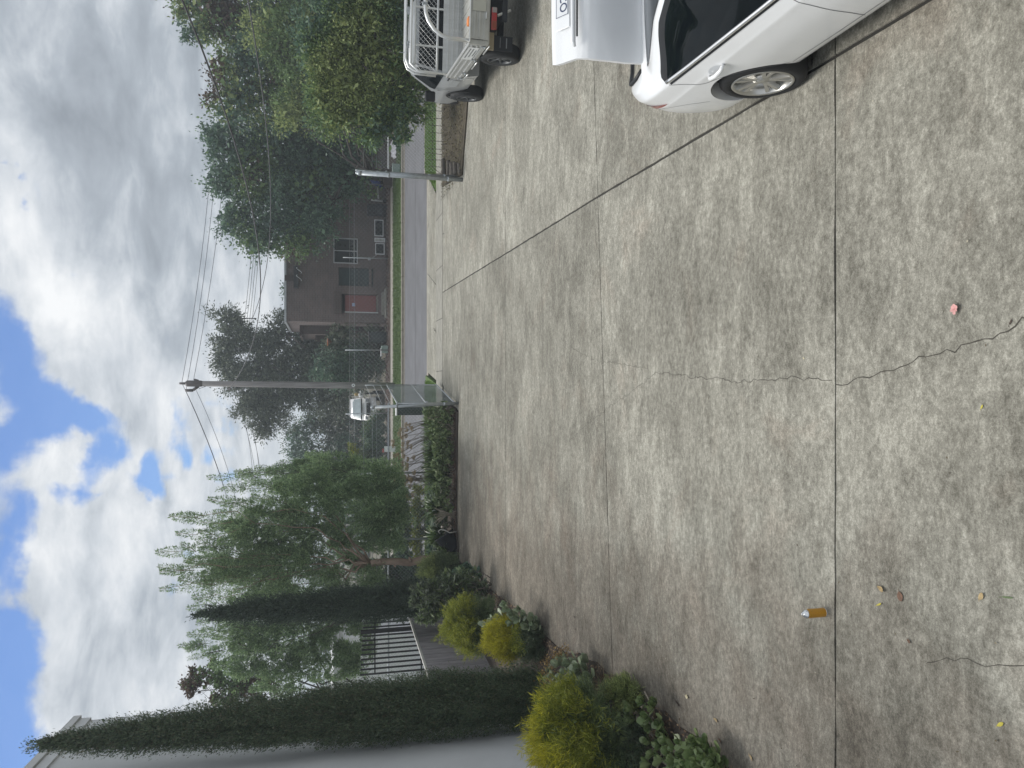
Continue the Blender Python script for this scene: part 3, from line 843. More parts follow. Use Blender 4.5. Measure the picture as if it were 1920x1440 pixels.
CARX, CARY = 3.20, 5.23
def smooth(xs, ys, x, w=.10):
    k = np.linspace(-2, 2, 9); g = np.exp(-k * k); g /= g.sum()
    return float(sum(gg * np.interp(x + kk * w, xs, ys) for kk, gg in zip(k, g)))
_HW = .93
def c_top(x): return smooth([-1.05, -.95, -.6, -.45, .10, .55, 1.2, 1.75, 2.35, 2.55, 3.2, 3.5, 3.62], [1.00, 1.035, 1.075, 1.09, 1.30, 1.425, 1.465, 1.40, 1.10, 1.02, .92, .80, .68], x, .05)
def c_belt(x): return smooth([-1.05, -.5, .2, 1.0, 2.0, 2.6, 3.3, 3.62], [.955, .985, .955, .925, .90, .90, .82, .66], x, .1)
def c_plan(x):
    s = min(1, max(0.0, (x + 1.045) / .62)); f = .70 + .30 * math.sqrt(max(0, 1 - (1 - s) ** 2.2))
    s2 = min(1, max(0.0, (3.62 - x) / .8)); f2 = .62 + .38 * math.sqrt(max(0, 1 - (1 - s2) ** 2.2))
    return f * f2
def c_roofw(x): return smooth([-1.05, -.7, -.4, .0, .5, 1.2, 1.8, 2.4, 2.7, 3.6], [.80, .78, .74, .66, .595, .60, .60, .68, .76, .62], x, .12)
def ring(x):
    """half section, list of (y,z) from sill to roof centre"""
    w = _HW * c_plan(x); zb = c_belt(x); zt = c_top(x); wr = c_roofw(x) * (c_plan(x) ** .7)
    wb = w * .935
    lip = .20 + (.07 * max(0, (-x - .55)) if x < -.55 else 0) + (.05 * max(0, x - 3.0) if x > 3 else 0)
    cab = max(0.0, min(1.0, (zt - zb - .10) / .2))
    ze = zt - .05 if cab > 0 else zt - .03
    ze = max(ze, zb + .025)
    ctrl = [(0, lip), (w * .80, lip), (w * .925, lip + .015), (w * .965, lip + .09), (w * .985, .42), (w * 1.0, .58), (w * .998, .68), (w * .988, .775), (w * .984, .815), (w * .975, .835), (w * .950, zb - .03), (wb, zb)]
    m = (wb * .52 + wr * .48 + .014 * cab, zb * .5 + ze * .5)
    ctrl += [m, (wr, ze), (wr * .90, ze + (zt - ze) * .45), (wr * .6, zt - .012), (wr * .3, zt - .002), (0, zt)]
    return ctrl
def dens(ctrl, n=5):
    out = []
    P = [Vector(c) for c in ctrl]
    for i in range(len(P) - 1):
        p0 = P[max(i - 1, 0)]; p1 = P[i]; p2 = P[i + 1]; p3 = P[min(i + 2, len(P) - 1)]
        for k in range(n):
            t = k / n
            a = (1 - t) ** 3 / 6; b_ = (3 * t ** 3 - 6 * t * t + 4) / 6; c = (-3 * t ** 3 + 3 * t * t + 3 * t + 1) / 6; d = t ** 3 / 6
            bs = p0 * a + p1 * b_ + p2 * c + p3 * d
            cm_ = .5 * ((2 * p1) + (p2 - p0) * t + (2 * p0 - 5 * p1 + 4 * p2 - p3) * t * t + (3 * p1 - p0 - 3 * p2 + p3) * t ** 3)
            out.append(bs * .6 + cm_ * .4)
    out.append(P[-1]); out[0] = P[0]
    return out
XS = list(np.arange(-1.045, -.8, .012)) + list(np.arange(-.8, 3.3, .03)) + list(np.arange(3.3, 3.62, .02))
def tail_shift(x, z):
    """the tail panel leans: the lip stands proud, the bumper bulges"""
    f = max(0.0, min(1.0, (-x - .55) / .5)) ** 1.5
    g = np.interp(z, [.2, .35, .55, .72, .82, .95, 1.05], [.10, .03, -.035, -.02, .02, .03, .09])
    return f * float(g)
_rings = {}
def ringd(x):
    k = round(x, 4)
    if k not in _rings: _rings[k] = dens(ring(x))
    return _rings[k]
def side_y(x, z):
    pts = ringd(x); best = None
    for a, b_ in zip(pts[12:], pts[13:]):
        if (a.y - z) * (b_.y - z) <= 0 and abs(a.y - b_.y) > 1e-6:
            t = (z - a.y) / (b_.y - a.y); best = a.x + (b_.x - a.x) * t
    return best if best is not None else pts[12].x
def bpt(x, z, s=-1, off=0.0):
    return (x + tail_shift(x, z), s * (side_y(x, z) + off), z)

CAR = thing('parked_car', 'white sedan with its boot lid raised, nose towards the camera', 'car', (CARX, CARY, 0), -math.pi / 2)
mb = MB()
rows_ = []
for x in XS:
    h = ringd(x)
    pts = [(x + tail_shift(x, p.y), p.x, p.y) for p in h]
    full = pts[::-1] + [(q[0], -q[1], q[2]) for q in pts[1:-1]][::1]
    left = [(q[0], q[1], q[2]) for q in pts]             # +y
    right = [(q[0], -q[1], q[2]) for q in pts]
    rows_.append(left[::-1] + right[1:])                  # roof centre(+y) .. sill .. right .. roof centre
mb.grid(rows_)
mb.face([p for p in rows_[0]]); mb.face([p for p in rows_[-1]][::-1])
me = mb.mesh('body', M_CARW, True)
bm = bmesh.new(); bm.from_mesh(me)
bmesh.ops.remove_doubles(bm, verts=bm.verts, dist=.0008)
bmesh.ops.recalc_face_normals(bm, faces=bm.faces)
bm.to_mesh(me); bm.free()
body = link('body', me, CAR)
# wheel arches cut out of the shell
AX = (0.0, 2.70); WZ = .325; WR = .325
cuts = []
for ax in AX:
    c = MB(); c.lathe([(.372, -1.2), (.372, 1.2)], 56, Matrix.Translation((ax, 0, WZ + .012)) @ Matrix.Rotation(math.pi / 2, 4, 'X'))
    cuts.append(link('cutter', c.mesh('cutter', M_BLKPL), CAR))
# boot opening
c = MB(); c.box((-1.30, -.66, .80), (-.60, .66, 1.4)); cuts.append(link('cutter', c.mesh('cutter', M_BOOTIN), CAR))
for cu in cuts:
    md = body.modifiers.new('cut', 'BOOLEAN'); md.operation = 'DIFFERENCE'; md.solver = 'EXACT'; md.object = cu
dg = bpy.context.evaluated_depsgraph_get()
me2 = bpy.data.meshes.new_from_object(body.evaluated_get(dg))
body.modifiers.clear(); body.data = me2; me2.name = 'body'
for cu in cuts: bpy.data.objects.remove(cu)
autosmooth(body, 38)
# dark wheel houses
for ax in AX:
    m_ = MB(); m_.lathe([(.368, -.80), (.368, -.3), (.368, .3), (.368, .80)], 28, Matrix.Translation((ax, 0, WZ + .012)) @ Matrix.Rotation(math.pi / 2, 4, 'X'), False)
    link('wheel_housing', m_.mesh('wheel_housing', M_BLKPL), CAR)
link('underbody', MB().box((-.8, -.66, .19), (3.3, .66, .30)).mesh('underbody', M_BLKPL), CAR)

def patch(outline, n=26, m=10, off=.004, s=-1):
    """outline(t)-> (x, zlow, zhigh) strip that follows the body side"""
    m_ = MB(); R = []
    for i in range(n + 1):
        x, zl, zh = outline(i / n)
        R.append([bpt(x, zl + (zh - zl) * j / m, s, off) for j in range(m + 1)])
    m_.grid(R if s < 0 else [r[::-1] for r in R]); return m_
def rib(pts, w, off, s=-1, step=.03):
    """ribbon along a polyline of (x,z) on the body side"""
    P = []
    for a, b_ in zip(pts, pts[1:]):
        n = max(1, int(math.hypot(b_[0] - a[0], b_[1] - a[1]) / step))
        for k in range(n): P.append((a[0] + (b_[0] - a[0]) * k / n, a[1] + (b_[1] - a[1]) * k / n))
    P.append(pts[-1]); m_ = MB(); A = []; B = []
    for k, p in enumerate(P):
        q0 = P[max(k - 1, 0)]; q1 = P[min(k + 1, len(P) - 1)]
        d = Vector((q1[0] - q0[0], q1[1] - q0[1])); d.normalize(); nn = Vector((-d.y, d.x)) * w * .5
        A.append(bpt(p[0] + nn.x, p[1] + nn.y, s, off)); B.append(bpt(p[0] - nn.x, p[1] - nn.y, s, off))
    m_.grid([A, B]); return m_
def spl(P, n=6):
    P = [Vector(p) for p in P]; out = []
    for i in range(len(P) - 1):
        p0 = P[max(i - 1, 0)]; p1 = P[i]; p2 = P[i + 1]; p3 = P[min(i + 2, len(P) - 1)]
        for k in range(n):
            t = k / n
            out.append(.5 * ((2 * p1) + (p2 - p0) * t + (2 * p0 - 5 * p1 + 4 * p2 - p3) * t * t + (3 * p1 - p0 - 3 * p2 + p3) * t ** 3))
    return out + [P[-1]]
def zb_(x): return c_belt(x) + .022
def zt_(x):
    # upper edge of the side glass: rounded at the rear
    t = max(0.0, min(1.0, (x + .235) / .60)); hi = c_top(x) - .085
    lo = zb_(x); e = (1 - (1 - t) ** 2.0) ** .5 * .55 + .45 * (1 - (1 - t) ** 2)
    f = max(0.0, min(1.0, (2.1 - x) / .75)); e2 = f
    return lo + max(0.002, (min(hi, 1.385) - lo)) * min(e, e2)
for s in (-1, 1):
    W0, W1 = -.235, 2.08
    frame = patch(lambda t: (W0 - .055 + (W1 + .08 - W0) * t, zb_(W0 - .03 + (W1 + .05 - W0) * t) - .004, min(zt_(W0 + (W1 - W0) * t) + .030, c_top(W0 - .05 + (W1 + .08 - W0) * t) - .055)), 60, 8, .003, s)
    link('window_frame', frame.mesh('window_frame', M_BLKPL, True), CAR)
    for a, b_ in ((W0, 1.14), (1.21, W1)):
        g = patch(lambda t: (a + (b_ - a) * t, zb_(a + (b_ - a) * t), zt_(a + (b_ - a) * t)), 40, 8, .007, s)
        link('side_window', g.mesh('side_window', M_CARGL, True), CAR)
    link('chrome_strip', MB().tube([bpt(x, zb_(x) - .008, s, .004) for x in np.arange(-.27, 2.2, .06)], .016, 10).mesh('chrome_strip', M_CHROME, True), CAR)
    link('window_seal', rib([(x, zb_(x) - .029) for x in np.arange(-.25, 2.2, .08)], .014, .006, s).mesh('window_seal', M_BLKPL, True), CAR)
    arc = [(WZ * 0 + .0 + .395 * math.cos(a), WZ + .012 + .395 * math.sin(a)) for a in np.linspace(2.0, .55, 12)]
    rd = [(-.275, zb_(-.27) - .03), (-.20, .90), (-.13, .82), (-.07, .765)] + [(x, z + .03) for x, z in [(.06, .685), (.16, .63), (.24, .56), (.30, .49), (.335, .42)]] + [(.40, .345)]
    rd = [tuple(v) for v in spl(rd)]
    link('door_seam', rib(rd, .006, .0015, s).mesh('door_seam', M_SEAM), CAR)
    link('door_seam', rib([tuple(v) for v in spl([(1.17, zb_(1.17) - .03), (1.18, .7), (1.15, .45), (1.11, .30)])], .006, .0015, s).mesh('door_seam', M_SEAM), CAR)
    link('door_seam', rib([(2.12, zb_(2.1) - .03), (2.16, .65), (2.12, .42), (2.05, .30)], .006, .0015, s).mesh('door_seam', M_SEAM), CAR)
    link('sill_seam', rib([(.40, .333), (.9, .318), (1.5, .316), (2.1, .318)], .006, .0015, s).mesh('sill_seam', M_SEAM), CAR)
    for hx_ in (.16, 1.42):
        zc = .80
        m_ = MB(); m_.tube([bpt(hx_ - .115, zc - .004, s, .002), bpt(hx_ - .09, zc, s, .03), bpt(hx_, zc + .006, s, .042), bpt(hx_ + .08, zc + .008, s, .032), bpt(hx_ + .11, zc + .006, s, .002)], [.014, .017, .017, .017, .014], 10)
        h_ = link('door_handle', m_.mesh('door_handle', M_CARW, True), CAR)
        m_ = MB(); C0 = [bpt(hx_ + .075 * math.cos(a), zc + .012 + .036 * math.sin(a), s, .0025) for a in np.linspace(0, 2 * math.pi, 25)[:-1]]
        m_.face(C0 if s < 0 else C0[::-1]); link('handle_cup_shade', m_.mesh('handle_cup_shade', mat('cup_shade', (.50, .52, .54), .5)), h_)  # flat grey oval, the recess shade is put into its colour
    tl = patch(lambda t: (-1.03 + .45 * t, .815 + .022 * t, .842 + .055 * math.sin(math.pi * min(1, t * .95 + .03)) ** .8 * (1 - .55 * t) - .004 * t), 20, 4, .007, s)
    link('tail_light', tl.mesh('tail_light', M_REDL, True), CAR)
    m_ = MB(); m_.box((2.0, s * .93, .95), (2.16, s * 1.13, 1.07), .03); link('wing_mirror', m_.mesh('wing_mirror', M_CARW, True), CAR)
    hl = patch(lambda t: (3.05 + .42 * t, .66 + .02 * t, .74 + .03 * math.sin(3.1 * t)), 12, 4, .004, s); link('headlight', hl.mesh('headlight', mat('clear_lens', (.35, .37, .4), .1, coat=.6), True), CAR)
    # bumper seam near the rear wheel
    link('bumper_seam', rib([tuple(v) for v in spl([(-.97, .80), (-.7, .79), (-.5, .70), (-.385, .56)])], .004, .0015, s).mesh('bumper_seam', M_SEAM), CAR)
# rear window and windscreen follow the loft
def top_patch(x0, x1, fr, off=.005):
    m_ = MB(); R = []
    for x in np.linspace(x0, x1, 16):
        h = ringd(x); ze = max(c_top(x) - .05, c_belt(x) + .02)
        row = []
        for k in np.linspace(-fr, fr, 17):
            y = k * c_roofw(x) * (c_plan(x) ** .7)
            up = [p for p in h[50:]]
            z = None
            for a, b_ in zip(up, up[1:]):
                if (a.x - abs(y)) * (b_.x - abs(y)) <= 0 and abs(a.x - b_.x) > 1e-6: z = a.y + (b_.y - a.y) * (abs(y) - a.x) / (b_.x - a.x)
            row.append((x, y, (z if z is not None else c_top(x)) + off))
        R.append(row)
    m_.grid(R); return m_
link('rear_window', top_patch(-.46, .42, .90).mesh('rear_window', M_CARGL, True), CAR)
link('windscreen', top_patch(1.72, 2.42, .90).mesh('windscreen', M_CARGL, True), CAR)

# boot interior, seal and raised lid
m_ = MB(); m_.box((-.96, -.62, .42), (-.56, .62, .70)); link('boot_floor', m_.mesh('boot_floor', M_BOOTIN), CAR)
m_ = MB(); m_.box((-.58, -.64, .44), (-.555, .64, 1.03)); link('boot_bulkhead', m_.mesh('boot_bulkhead', M_BOOTIN), CAR)
for s in (-1, 1):
    m_ = MB(); m_.grid([[( -.56 - .42 * t, s * (.655 - .05 * t * t), 1.03 - .05 * t) for t in np.linspace(0, 1, 8)], [(-.56 - .42 * t, s * (.60 - .05 * t * t), .97 - .07 * t) for t in np.linspace(0, 1, 8)], [(-.56 - .42 * t, s * (.585 - .05 * t * t), .6) for t in np.linspace(0, 1, 8)]])
    link('boot_gutter', m_.mesh('boot_gutter', M_CARW, True), CAR)
m_ = MB(); m_.tube([(-.60, -.645, 1.055), (-.72, -.665, 1.05), (-.86, -.655, 1.03), (-.955, -.62, 1.0), (-.99, -.5, .97), (-1.0, 0, .96), (-.99, .5, .97), (-.955, .62, 1.0), (-.86, .655, 1.03), (-.60, .645, 1.055)], .018, 8)
link('boot_seal', m_.mesh('boot_seal', M_BLKPL, True), CAR)
LP = [(-.555, 1.045), (-.560, 1.10), (-.568, 1.20), (-.580, 1.32), (-.597, 1.44), (-.612, 1.50), (-.640, 1.548), (-.685, 1.585), (-.75, 1.625), (-.83, 1.672), (-.89, 1.708), (-.93, 1.722), (-.955, 1.715)]
def lid_w(k):
    return float(np.interp(k, [0, 2, 5, 7, 10, 11, 12], [.60, .598, .566, .545, .525, .51, .475]))
def lid_pts(off):
    R = []
    for k in np.linspace(0, 12, 49):
        i = min(int(k), 11); t = k - i
        p = Vector(LP[i]).lerp(Vector(LP[i + 1]), t)
        d = (Vector(LP[min(i + 1, 12)]) - Vector(LP[i])).normalized(); nn = Vector((d.y, -d.x))     # outer side (towards +x / up)
        row = []
        for q in np.linspace(-1, 1, 29):
            w = lid_w(k); crown = (1 - q * q) * (.035 if k < 6 else .035 + .012 * (k - 6))
            c = p + nn * (off + (crown * .45 if k < 6 else 0))
            # the lid bows back at its sides
            back = -.0 - .055 * (q * q) * min(1, k / 6)
            row.append((c.x + back * (1 if k < 6.5 else .9), q * w, c.y - (.025 * q * q * min(1, max(0, (k - 6) / 3)))))
        R.append(row)
    return R
o_, i_ = lid_pts(0), lid_pts(-.03)
m_ = MB(); m_.grid(o_); m_.grid([r[::-1] for r in i_])
def edge(a, b_): m_.grid([a, b_])
edge(o_[0][::-1], i_[0][::-1]); edge(o_[-1], i_[-1]); edge([r[0] for r in o_], [r[0] for r in i_]); edge([r[-1] for r in o_][::-1], [r[-1] for r in i_][::-1])
lid = link('boot_lid', m_.mesh('boot_lid', M_CARW, True), CAR)
bm = bmesh.new(); bm.from_mesh(lid.data); bmesh.ops.remove_doubles(bm, verts=bm.verts, dist=.0005); bmesh.ops.recalc_face_normals(bm, faces=bm.faces); bm.to_mesh(lid.data); bm.free()
autosmooth(lid, 40)
m_ = MB(); m_.tube([(-.545, y, 1.040 - .0 * y) for y in np.linspace(-.66, .66, 12)], .012, 6); link('lid_seal', m_.mesh('lid_seal', M_BLKPL, True), CAR)
m_ = MB(); m_ = None
for s in (-1, 1): link('lid_hinge', MB().tube([(-.62, s * .56, 1.03), (-.605, s * .565, 1.07), (-.60, s * .565, 1.16)], .012, 6).mesh('lid_hinge', M_BLKPL, True), CAR)
# garnish bar and number plate on the turned up rear face of the lid
pu = (Vector((-.89, 1.708)) - Vector((-.685, 1.585))).normalized(); pn = Vector((-pu.y, pu.x)) * -1; pn = Vector((pu.y, -pu.x)) if Vector((pu.y, -pu.x)).y > 0 else Vector((-pu.y, pu.x))
pc = Vector((-.80, 1.655)) + pn * .012
# plate frame: x axis across the car, text is upside down seen from the nose of the car
B_ = Matrix(((0, -pu.x * -1, pn.x, pc.x), (-1, 0, 0, 0), (0, pu.y, pn.y, pc.y), (0, 0, 0, 1)))
ex = Vector((0, -1, 0)); ey = Vector((-pu.x, 0, -pu.y)); ez = Vector((pn.x, 0, pn.y))
B_ = Matrix.Translation((pc.x, 0, pc.y)) @ Matrix((ex, ey, ez)).transposed().to_4x4()
def on_lid(name, mbx, m, parent=None, lift=0.0, smooth=False):
    o = link(name, mbx.mesh(name, m, smooth), parent or CAR)
    o.matrix_local = B_ @ Matrix.Translation((0, 0, lift)); return o
rec = on_lid('plate_recess', MB().box((-.29, -.075, -.004), (.29, .075, .006), .004), M_CARW)
plate = on_lid('number_plate', MB().box((-.186, -.064, .007), (.186, .064, .012), .002), M_PLATE)
fr = MB()
for a, b_ in (((-.186, -.064, .0122), (.186, -.0605, .0135)), ((-.186, .0605, .0122), (.186, .064, .0135)), ((-.186, -.0605, .0122), (-.1825, .0605, .0135)), ((.1825, -.0605, .0122), (.186, .0605, .0135))): fr.box(a, b_)
o = link('plate_border', fr.mesh('plate_border', M_INK), plate)
def text(name, body, size, m, parent, M, extrude=.0006, align='CENTER', sx=1.0):
    cu = bpy.data.curves.new(name, 'FONT'); cu.body = body; cu.size = size; cu.extrude = extrude; cu.align_x = align; cu.align_y = 'CENTER'; cu.materials.append(m); cu.offset = 0.0006
    o = bpy.data.objects.new(name, cu); COL.objects.link(o); 
    dg = bpy.context.evaluated_depsgraph_get(); me = bpy.data.meshes.new_from_object(o.evaluated_get(dg)); me.name = name
    bpy.data.objects.remove(o)
    o = bpy.data.objects.new(name, me); COL.objects.link(o); o['kind'] = 'stuff'
    o.parent = parent; o.matrix_local = M @ Matrix.Diagonal((sx, 1, 1, 1)); return o
text('plate_lettering', 'CO', .105, M_INK, plate, Matrix.Translation((.085, .012, .0135)), sx=.92)
g = MB(); g.tube([(-.47, .128, .0), (-.44, .130, .022), (-.2, .134, .030), (.2, .134, .030), (.44, .130, .022), (.47, .128, .0)], [.012, .02, .021, .021, .02, .012], 10)
on_lid('garnish_bar', g, M_CARW, smooth=True)
g = MB(); g.box((-.40, .153, .004), (.40, .166, .016), .003); on_lid('handle_slot', g, M_BLKPL)

# ---- wheels
def wheel(name, parent, loc, side, R=.325, rim=.228, w=.215, spokes=5, alloy=True, M_ALLOY=M_ALLOY):
    """side -1: outer face towards -y"""
    o = bpy.data.objects.new(name, None); COL.objects.link(o); o.parent = parent; o.location = loc
    Mx = Matrix.Rotation(math.pi / 2 * (1 if side < 0 else -1), 4, 'X')
    def L_(prof, n=40): return MB().lathe(prof, n, Mx)
    h = w / 2
    ty = MB(); ty.lathe([(rim - .01, -h + .01), (rim + .03, -h), (R - .03, -h), (R - .006, -h + .025), (R, -h + .05), (R, h - .05), (R - .006, h - .025), (R - .03, h), (rim + .02, h + .004), (rim - .004, h - .012)], 48, Mx, False)
    link('tyre', ty.mesh('tyre', M_RUB, True), o)
    rm = MB()
    prof = [(rim + .004, h - .004), (rim - .004, h + .006), (rim - .016, h - .004), (rim - .022, h - .05), (rim - .03, 0), (.06, -.01)]
    i0 = len(rm.v); n = 48
    for r, z in prof:
        for j in range(n): a = 2 * math.pi * j / n; rm.v.append(tuple(Mx @ Vector((r * math.cos(a), r * math.sin(a), z))))
    for k in range(len(prof) - 1):
        for j in range(n): rm.f.append((i0 + k * n + j, i0 + k * n + (j + 1) % n, i0 + (k + 1) * n + (j + 1) % n, i0 + (k + 1) * n + j)); rm.m.append(0 if k < 3 else 1)
    r_ = link('rim', rm.mesh('rim', [M_ALLOY, M_ALLOY if alloy else M_BLKPL], True), o)
    hub = MB(); hub.lathe([(.075, h - .06), (.07, h - .03), (.035, h - .022), (.032, h - .018)], 20, Mx); link('hub', hub.mesh('hub', M_ALLOY, True), o)
    for k in range(spokes):
        sp = MB()
        for d in ((-.115, .115) if alloy else (0,)):
            a0 = 2 * math.pi * k / spokes + .31; a1 = a0 + d * 1.9
            path = []
            for t in np.linspace(0, 1, 6):
                r = .045 + (rim - .058) * t; a = a0 + d * .9 * (1 - t) * 1.1 + d * 1.75 * t
                path.append((r, a, h - .026 + .018 * t))
            A = []; Bq = []; C = []; Dq = []
            for r, a, z in path:
                wd = .0155 + .006 * (r / rim)
                c = Vector((r * math.cos(a), r * math.sin(a), z)); t_ = Vector((-math.sin(a), math.cos(a), 0)) * wd
                A.append(Mx @ (c - t_ + Vector((0, 0, -.03)))); Bq.append(Mx @ (c - t_ * .7)); C.append(Mx @ (c + t_ * .7)); Dq.append(Mx @ (c + t_ + Vector((0, 0, -.03))))
            sp.grid([A, Bq, C, Dq])
        link('spoke', sp.mesh('spoke', M_ALLOY, False), o)
    bk = MB(); bk.lathe([(rim - .03, -.03), (rim - .03, -.02)], 24, Mx); link('brake_disc', bk.mesh('brake_disc', mat('brake_grey', (.10, .10, .10), .6, .3)), o)
    return o
for ax in AX:
    for s in (-1, 1): wheel('wheel', CAR, (ax, s * (_HW - .125), WZ), s)
# ================================================================== TRAY UTE with ladder rack
M_UTEW = mat('silver_ute_paint', (.48, .50, .52), .32, .35, var=.03, coat=.5)
M_TRAY = mat('aluminium_tray', (.56, .57, .565), .42, .55, var=.10, scale=3, stretch=(1, 6, 1))
M_TRAYD = mat('dull_aluminium', (.44, .44, .41), .5, .4, var=.12, scale=4)
M_TUBE = mat('bright_tube', (.68, .69, .68), .3, .6, var=.06)
M_DARK = mat('chassis_black', (.012, .014, .018), .7, var=.3)
M_STICK = mat('white_sticker', (.66, .68, .68), .45, var=.04)
M_GREY = mat('grey_ink', (.18, .19, .20), .6)
M_OLIVE = mat('olive_emblem', (.16, .17, .07), .5, var=.1)
M_DRIM = mat('dusty_dark_rim', (.10, .105, .11), .5, .4, var=.2)
M_TIM = mat('raw_timber', (.33, .28, .19), .8, var=.2)
UT = thing('tray_ute', 'silver ute with an aluminium tray and tube rack parked beyond the white sedan', 'ute', (6.90, 13.76, 0), rad(81.5))
def U_(name, mb, m, parent=None, smooth=False): return link(name, mb.mesh(name, m, smooth), parent or UT)
Zf, Zt, HWt, XR, XF = .80, 1.10, .925, -.93, 1.60
# tray
U_('tray_floor', MB().box((XR + .03, -HWt + .03, Zf - .04), (XF, HWt - .03, Zf + .02)), M_TRAYD)
m_ = MB()
for k in range(9):
    y = -HWt + .1 + k * .205; m_.box((XR + .05, y - .012, Zf + .0205), (XF - .02, y + .012, Zf + .032))
U_('floor_rib', m_, M_TRAYD, kind='stuff') if False else link('floor_rib', m_.mesh('floor_rib', M_TRAYD), UT, None, kind='stuff')
for s in (1, -1):
    sp = U_('drop_side', MB().box((XR + .07, s * (HWt - .032), Zf - .01), (XF - .07, s * HWt, Zt), .006), M_TRAY)
    for z in (Zf + .055, Zf + .15, Zf + .245):
        link('side_ridge', MB().box((XR + .09, s * (HWt + .0005), z - .018), (XF - .09, s * (HWt + .012), z + .018), .005).mesh('side_ridge', M_TRAY), sp)
    link('top_edge', MB().box((XR + .06, s * (HWt - .045), Zt + .001), (XF - .06, s * (HWt + .012), Zt + .022), .005).mesh('top_edge', M_TUBE), sp)
    for x in (XR + .10, .05, XF - .55, XF - .12):
        m_ = MB(); m_.box((x - .03, s * (HWt + .013), Zf + .0), (x + .03, s * (HWt + .024), Zf + .10), .003); m_.tube([(x - .05, s * (HWt + .03), Zf + .02), (x + .05, s * (HWt + .03), Zf + .02)], .012, 6)
        link('latch', m_.mesh('latch', M_GALV), sp)
    for x in (XR + .25, .4, XF - .3):
        link('rope_rail', MB().tube([(x - .26, s * (HWt + .022), Zf - .035), (x + .26, s * (HWt + .022), Zf - .035)], .013, 8).mesh('rope_rail', M_TUBE, True), sp)
    U_('corner_post', MB().box((XR, s * (HWt - .07), Zf - .02), (XR + .065, s * (HWt + .004), Zt + .02), .006), M_TRAYD)
    U_('corner_post', MB().box((XF - .065, s * (HWt - .07), Zf - .02), (XF, s * (HWt + .004), Zt + .02), .006), M_TRAYD)
# sticker with phone lines on the left side
st = U_('side_sticker', MB().box((XR + .18, HWt + .0128, Zf + .10), (XR + .98, HWt + .0148, Zf + .285)), M_STICK)
for k, (a, b_) in enumerate(((.08, .70), (.08, .62), (.16, .55))):
    link('sticker_print', MB().box((XR + .18 + a, HWt + .0150, Zf + .235 - k * .055 - .011), (XR + .18 + b_, HWt + .0158, Zf + .235 - k * .055 + .011)).mesh('sticker_print', M_GREY), st)
# tailgate
tg = U_('tailgate', MB().box((XR - .03, -HWt + .075, Zf - .01), (XR + .0, HWt - .075, Zt), .006), M_TRAYD)
for z in (Zf + .06, Zf + .15, Zf + .235):
    link('gate_ridge', MB().box((XR - .042, -HWt + .1, z - .022), (XR - .0305, HWt - .1, z + .018), .005).mesh('gate_ridge', M_TRAYD), tg)
link('gate_lip', MB().box((XR - .045, -HWt + .02, Zt + .001), (XR + .02, HWt - .02, Zt + .022), .005).mesh('gate_lip', M_TUBE), tg)
pl = link('sign_board', MB().box((XR - .052, -.38, Zf + .05), (XR - .0425, .40, Zt - .02)).mesh('sign_board', mat('cream_sign', (.44, .435, .37), .5, var=.05)), tg)
MT = lambda x, y, z: Matrix.Translation((x, y, z)) @ Matrix(((0, 0, -1, 0), (-1, 0, 0, 0), (0, 1, 0, 0), (0, 0, 0, 1)))
text('sign_lettering', 'solarhub', .118, M_GREY, pl, MT(XR - .0525, -.0, Zf + .105))
em = MB()
n = 28; c0 = (XR - .0528, .07, Zf + .20)
def shield(r, k=0): return [(c0[0] - k, c0[1] + r * 1.15 * math.cos(a), c0[2] + r * .98 * math.sin(a) * (1 if math.sin(a) > 0 else 1.0)) for a in np.linspace(0, 2 * math.pi, n, endpoint=False)]
em.face(shield(.078)); link('round_emblem', em.mesh('round_emblem', M_OLIVE), pl)
tri = MB(); tri.face([(c0[0] - .001, c0[1] + .072, c0[2] + .032), (c0[0] - .001, c0[1] - .072, c0[2] + .032), (c0[0] - .001, c0[1], c0[2] - .066)][::1]); link('emblem_triangle', tri.mesh('emblem_triangle', mat('pale_yellow', (.50, .47, .30), .5)), pl)
tri = MB(); tri.face([(c0[0] - .002, c0[1] + .040, c0[2] + .018), (c0[0] - .002, c0[1] - .040, c0[2] + .018), (c0[0] - .002, c0[1], c0[2] - .036)]); link('emblem_triangle', tri.mesh('emblem_triangle', mat('straw', (.30, .25, .10), .5)), pl)
for y in (.46, -.46): link('gate_latch', MB().tube([(XR - .05, y - .06, Zf + .04), (XR - .05, y + .06, Zf + .04)], .014, 8).mesh('gate_latch', M_TUBE, True), tg)
# lamps, bumper and underside
for s in (1, -1):
    tl = U_('tail_light', MB().box((XR - .01, s * .30, Zf - .155), (XR + .05, s * .66, Zf - .065), .008), M_REDL)
    link('lamp_lens', MB().box((XR - .016, s * .30, Zf - .15), (XR - .009, s * .385, Zf - .07), .003).mesh('lamp_lens', mat('clear_lamp', (.25, .22, .21), .25)), tl)
    link('lamp_lens', MB().box((XR - .016, s * .52, Zf - .15), (XR - .009, s * .65, Zf - .07), .003).mesh('lamp_lens', mat('amber_lamp', (.20, .045, .025), .25)), tl)
    mf = U_('mud_flap', MB().box((-.62, s * .66, .28), (-.60, s * .91, .62)), M_DARK)
    link('flap_print', MB().box((-.6215, s * .69, .38), (-.6205, s * .86, .40)).mesh('flap_print', M_GREY), mf); link('flap_print', MB().box((-.6215, s * .69, .50), (-.6205, s * .86, .51)).mesh('flap_print', M_GREY), mf)
    U_('mudguard', MB().box((-.63, s * .62, .62), (-.58, s * .91, .79)), M_TIM)
    U_('chassis_rail', MB().box((XR + .06, s * .36, .50), (2.2, s * .44, .70)), M_DARK)
    U_('stay', MB().tube([(XR + .02, s * .42, Zf - .17), (XR + .05, s * .30, Zf - .40)], .025, 6), M_TRAYD)
U_('rear_axle', MB().tube([(0, -.75, .37), (0, .75, .37)], .06, 8), M_DARK)
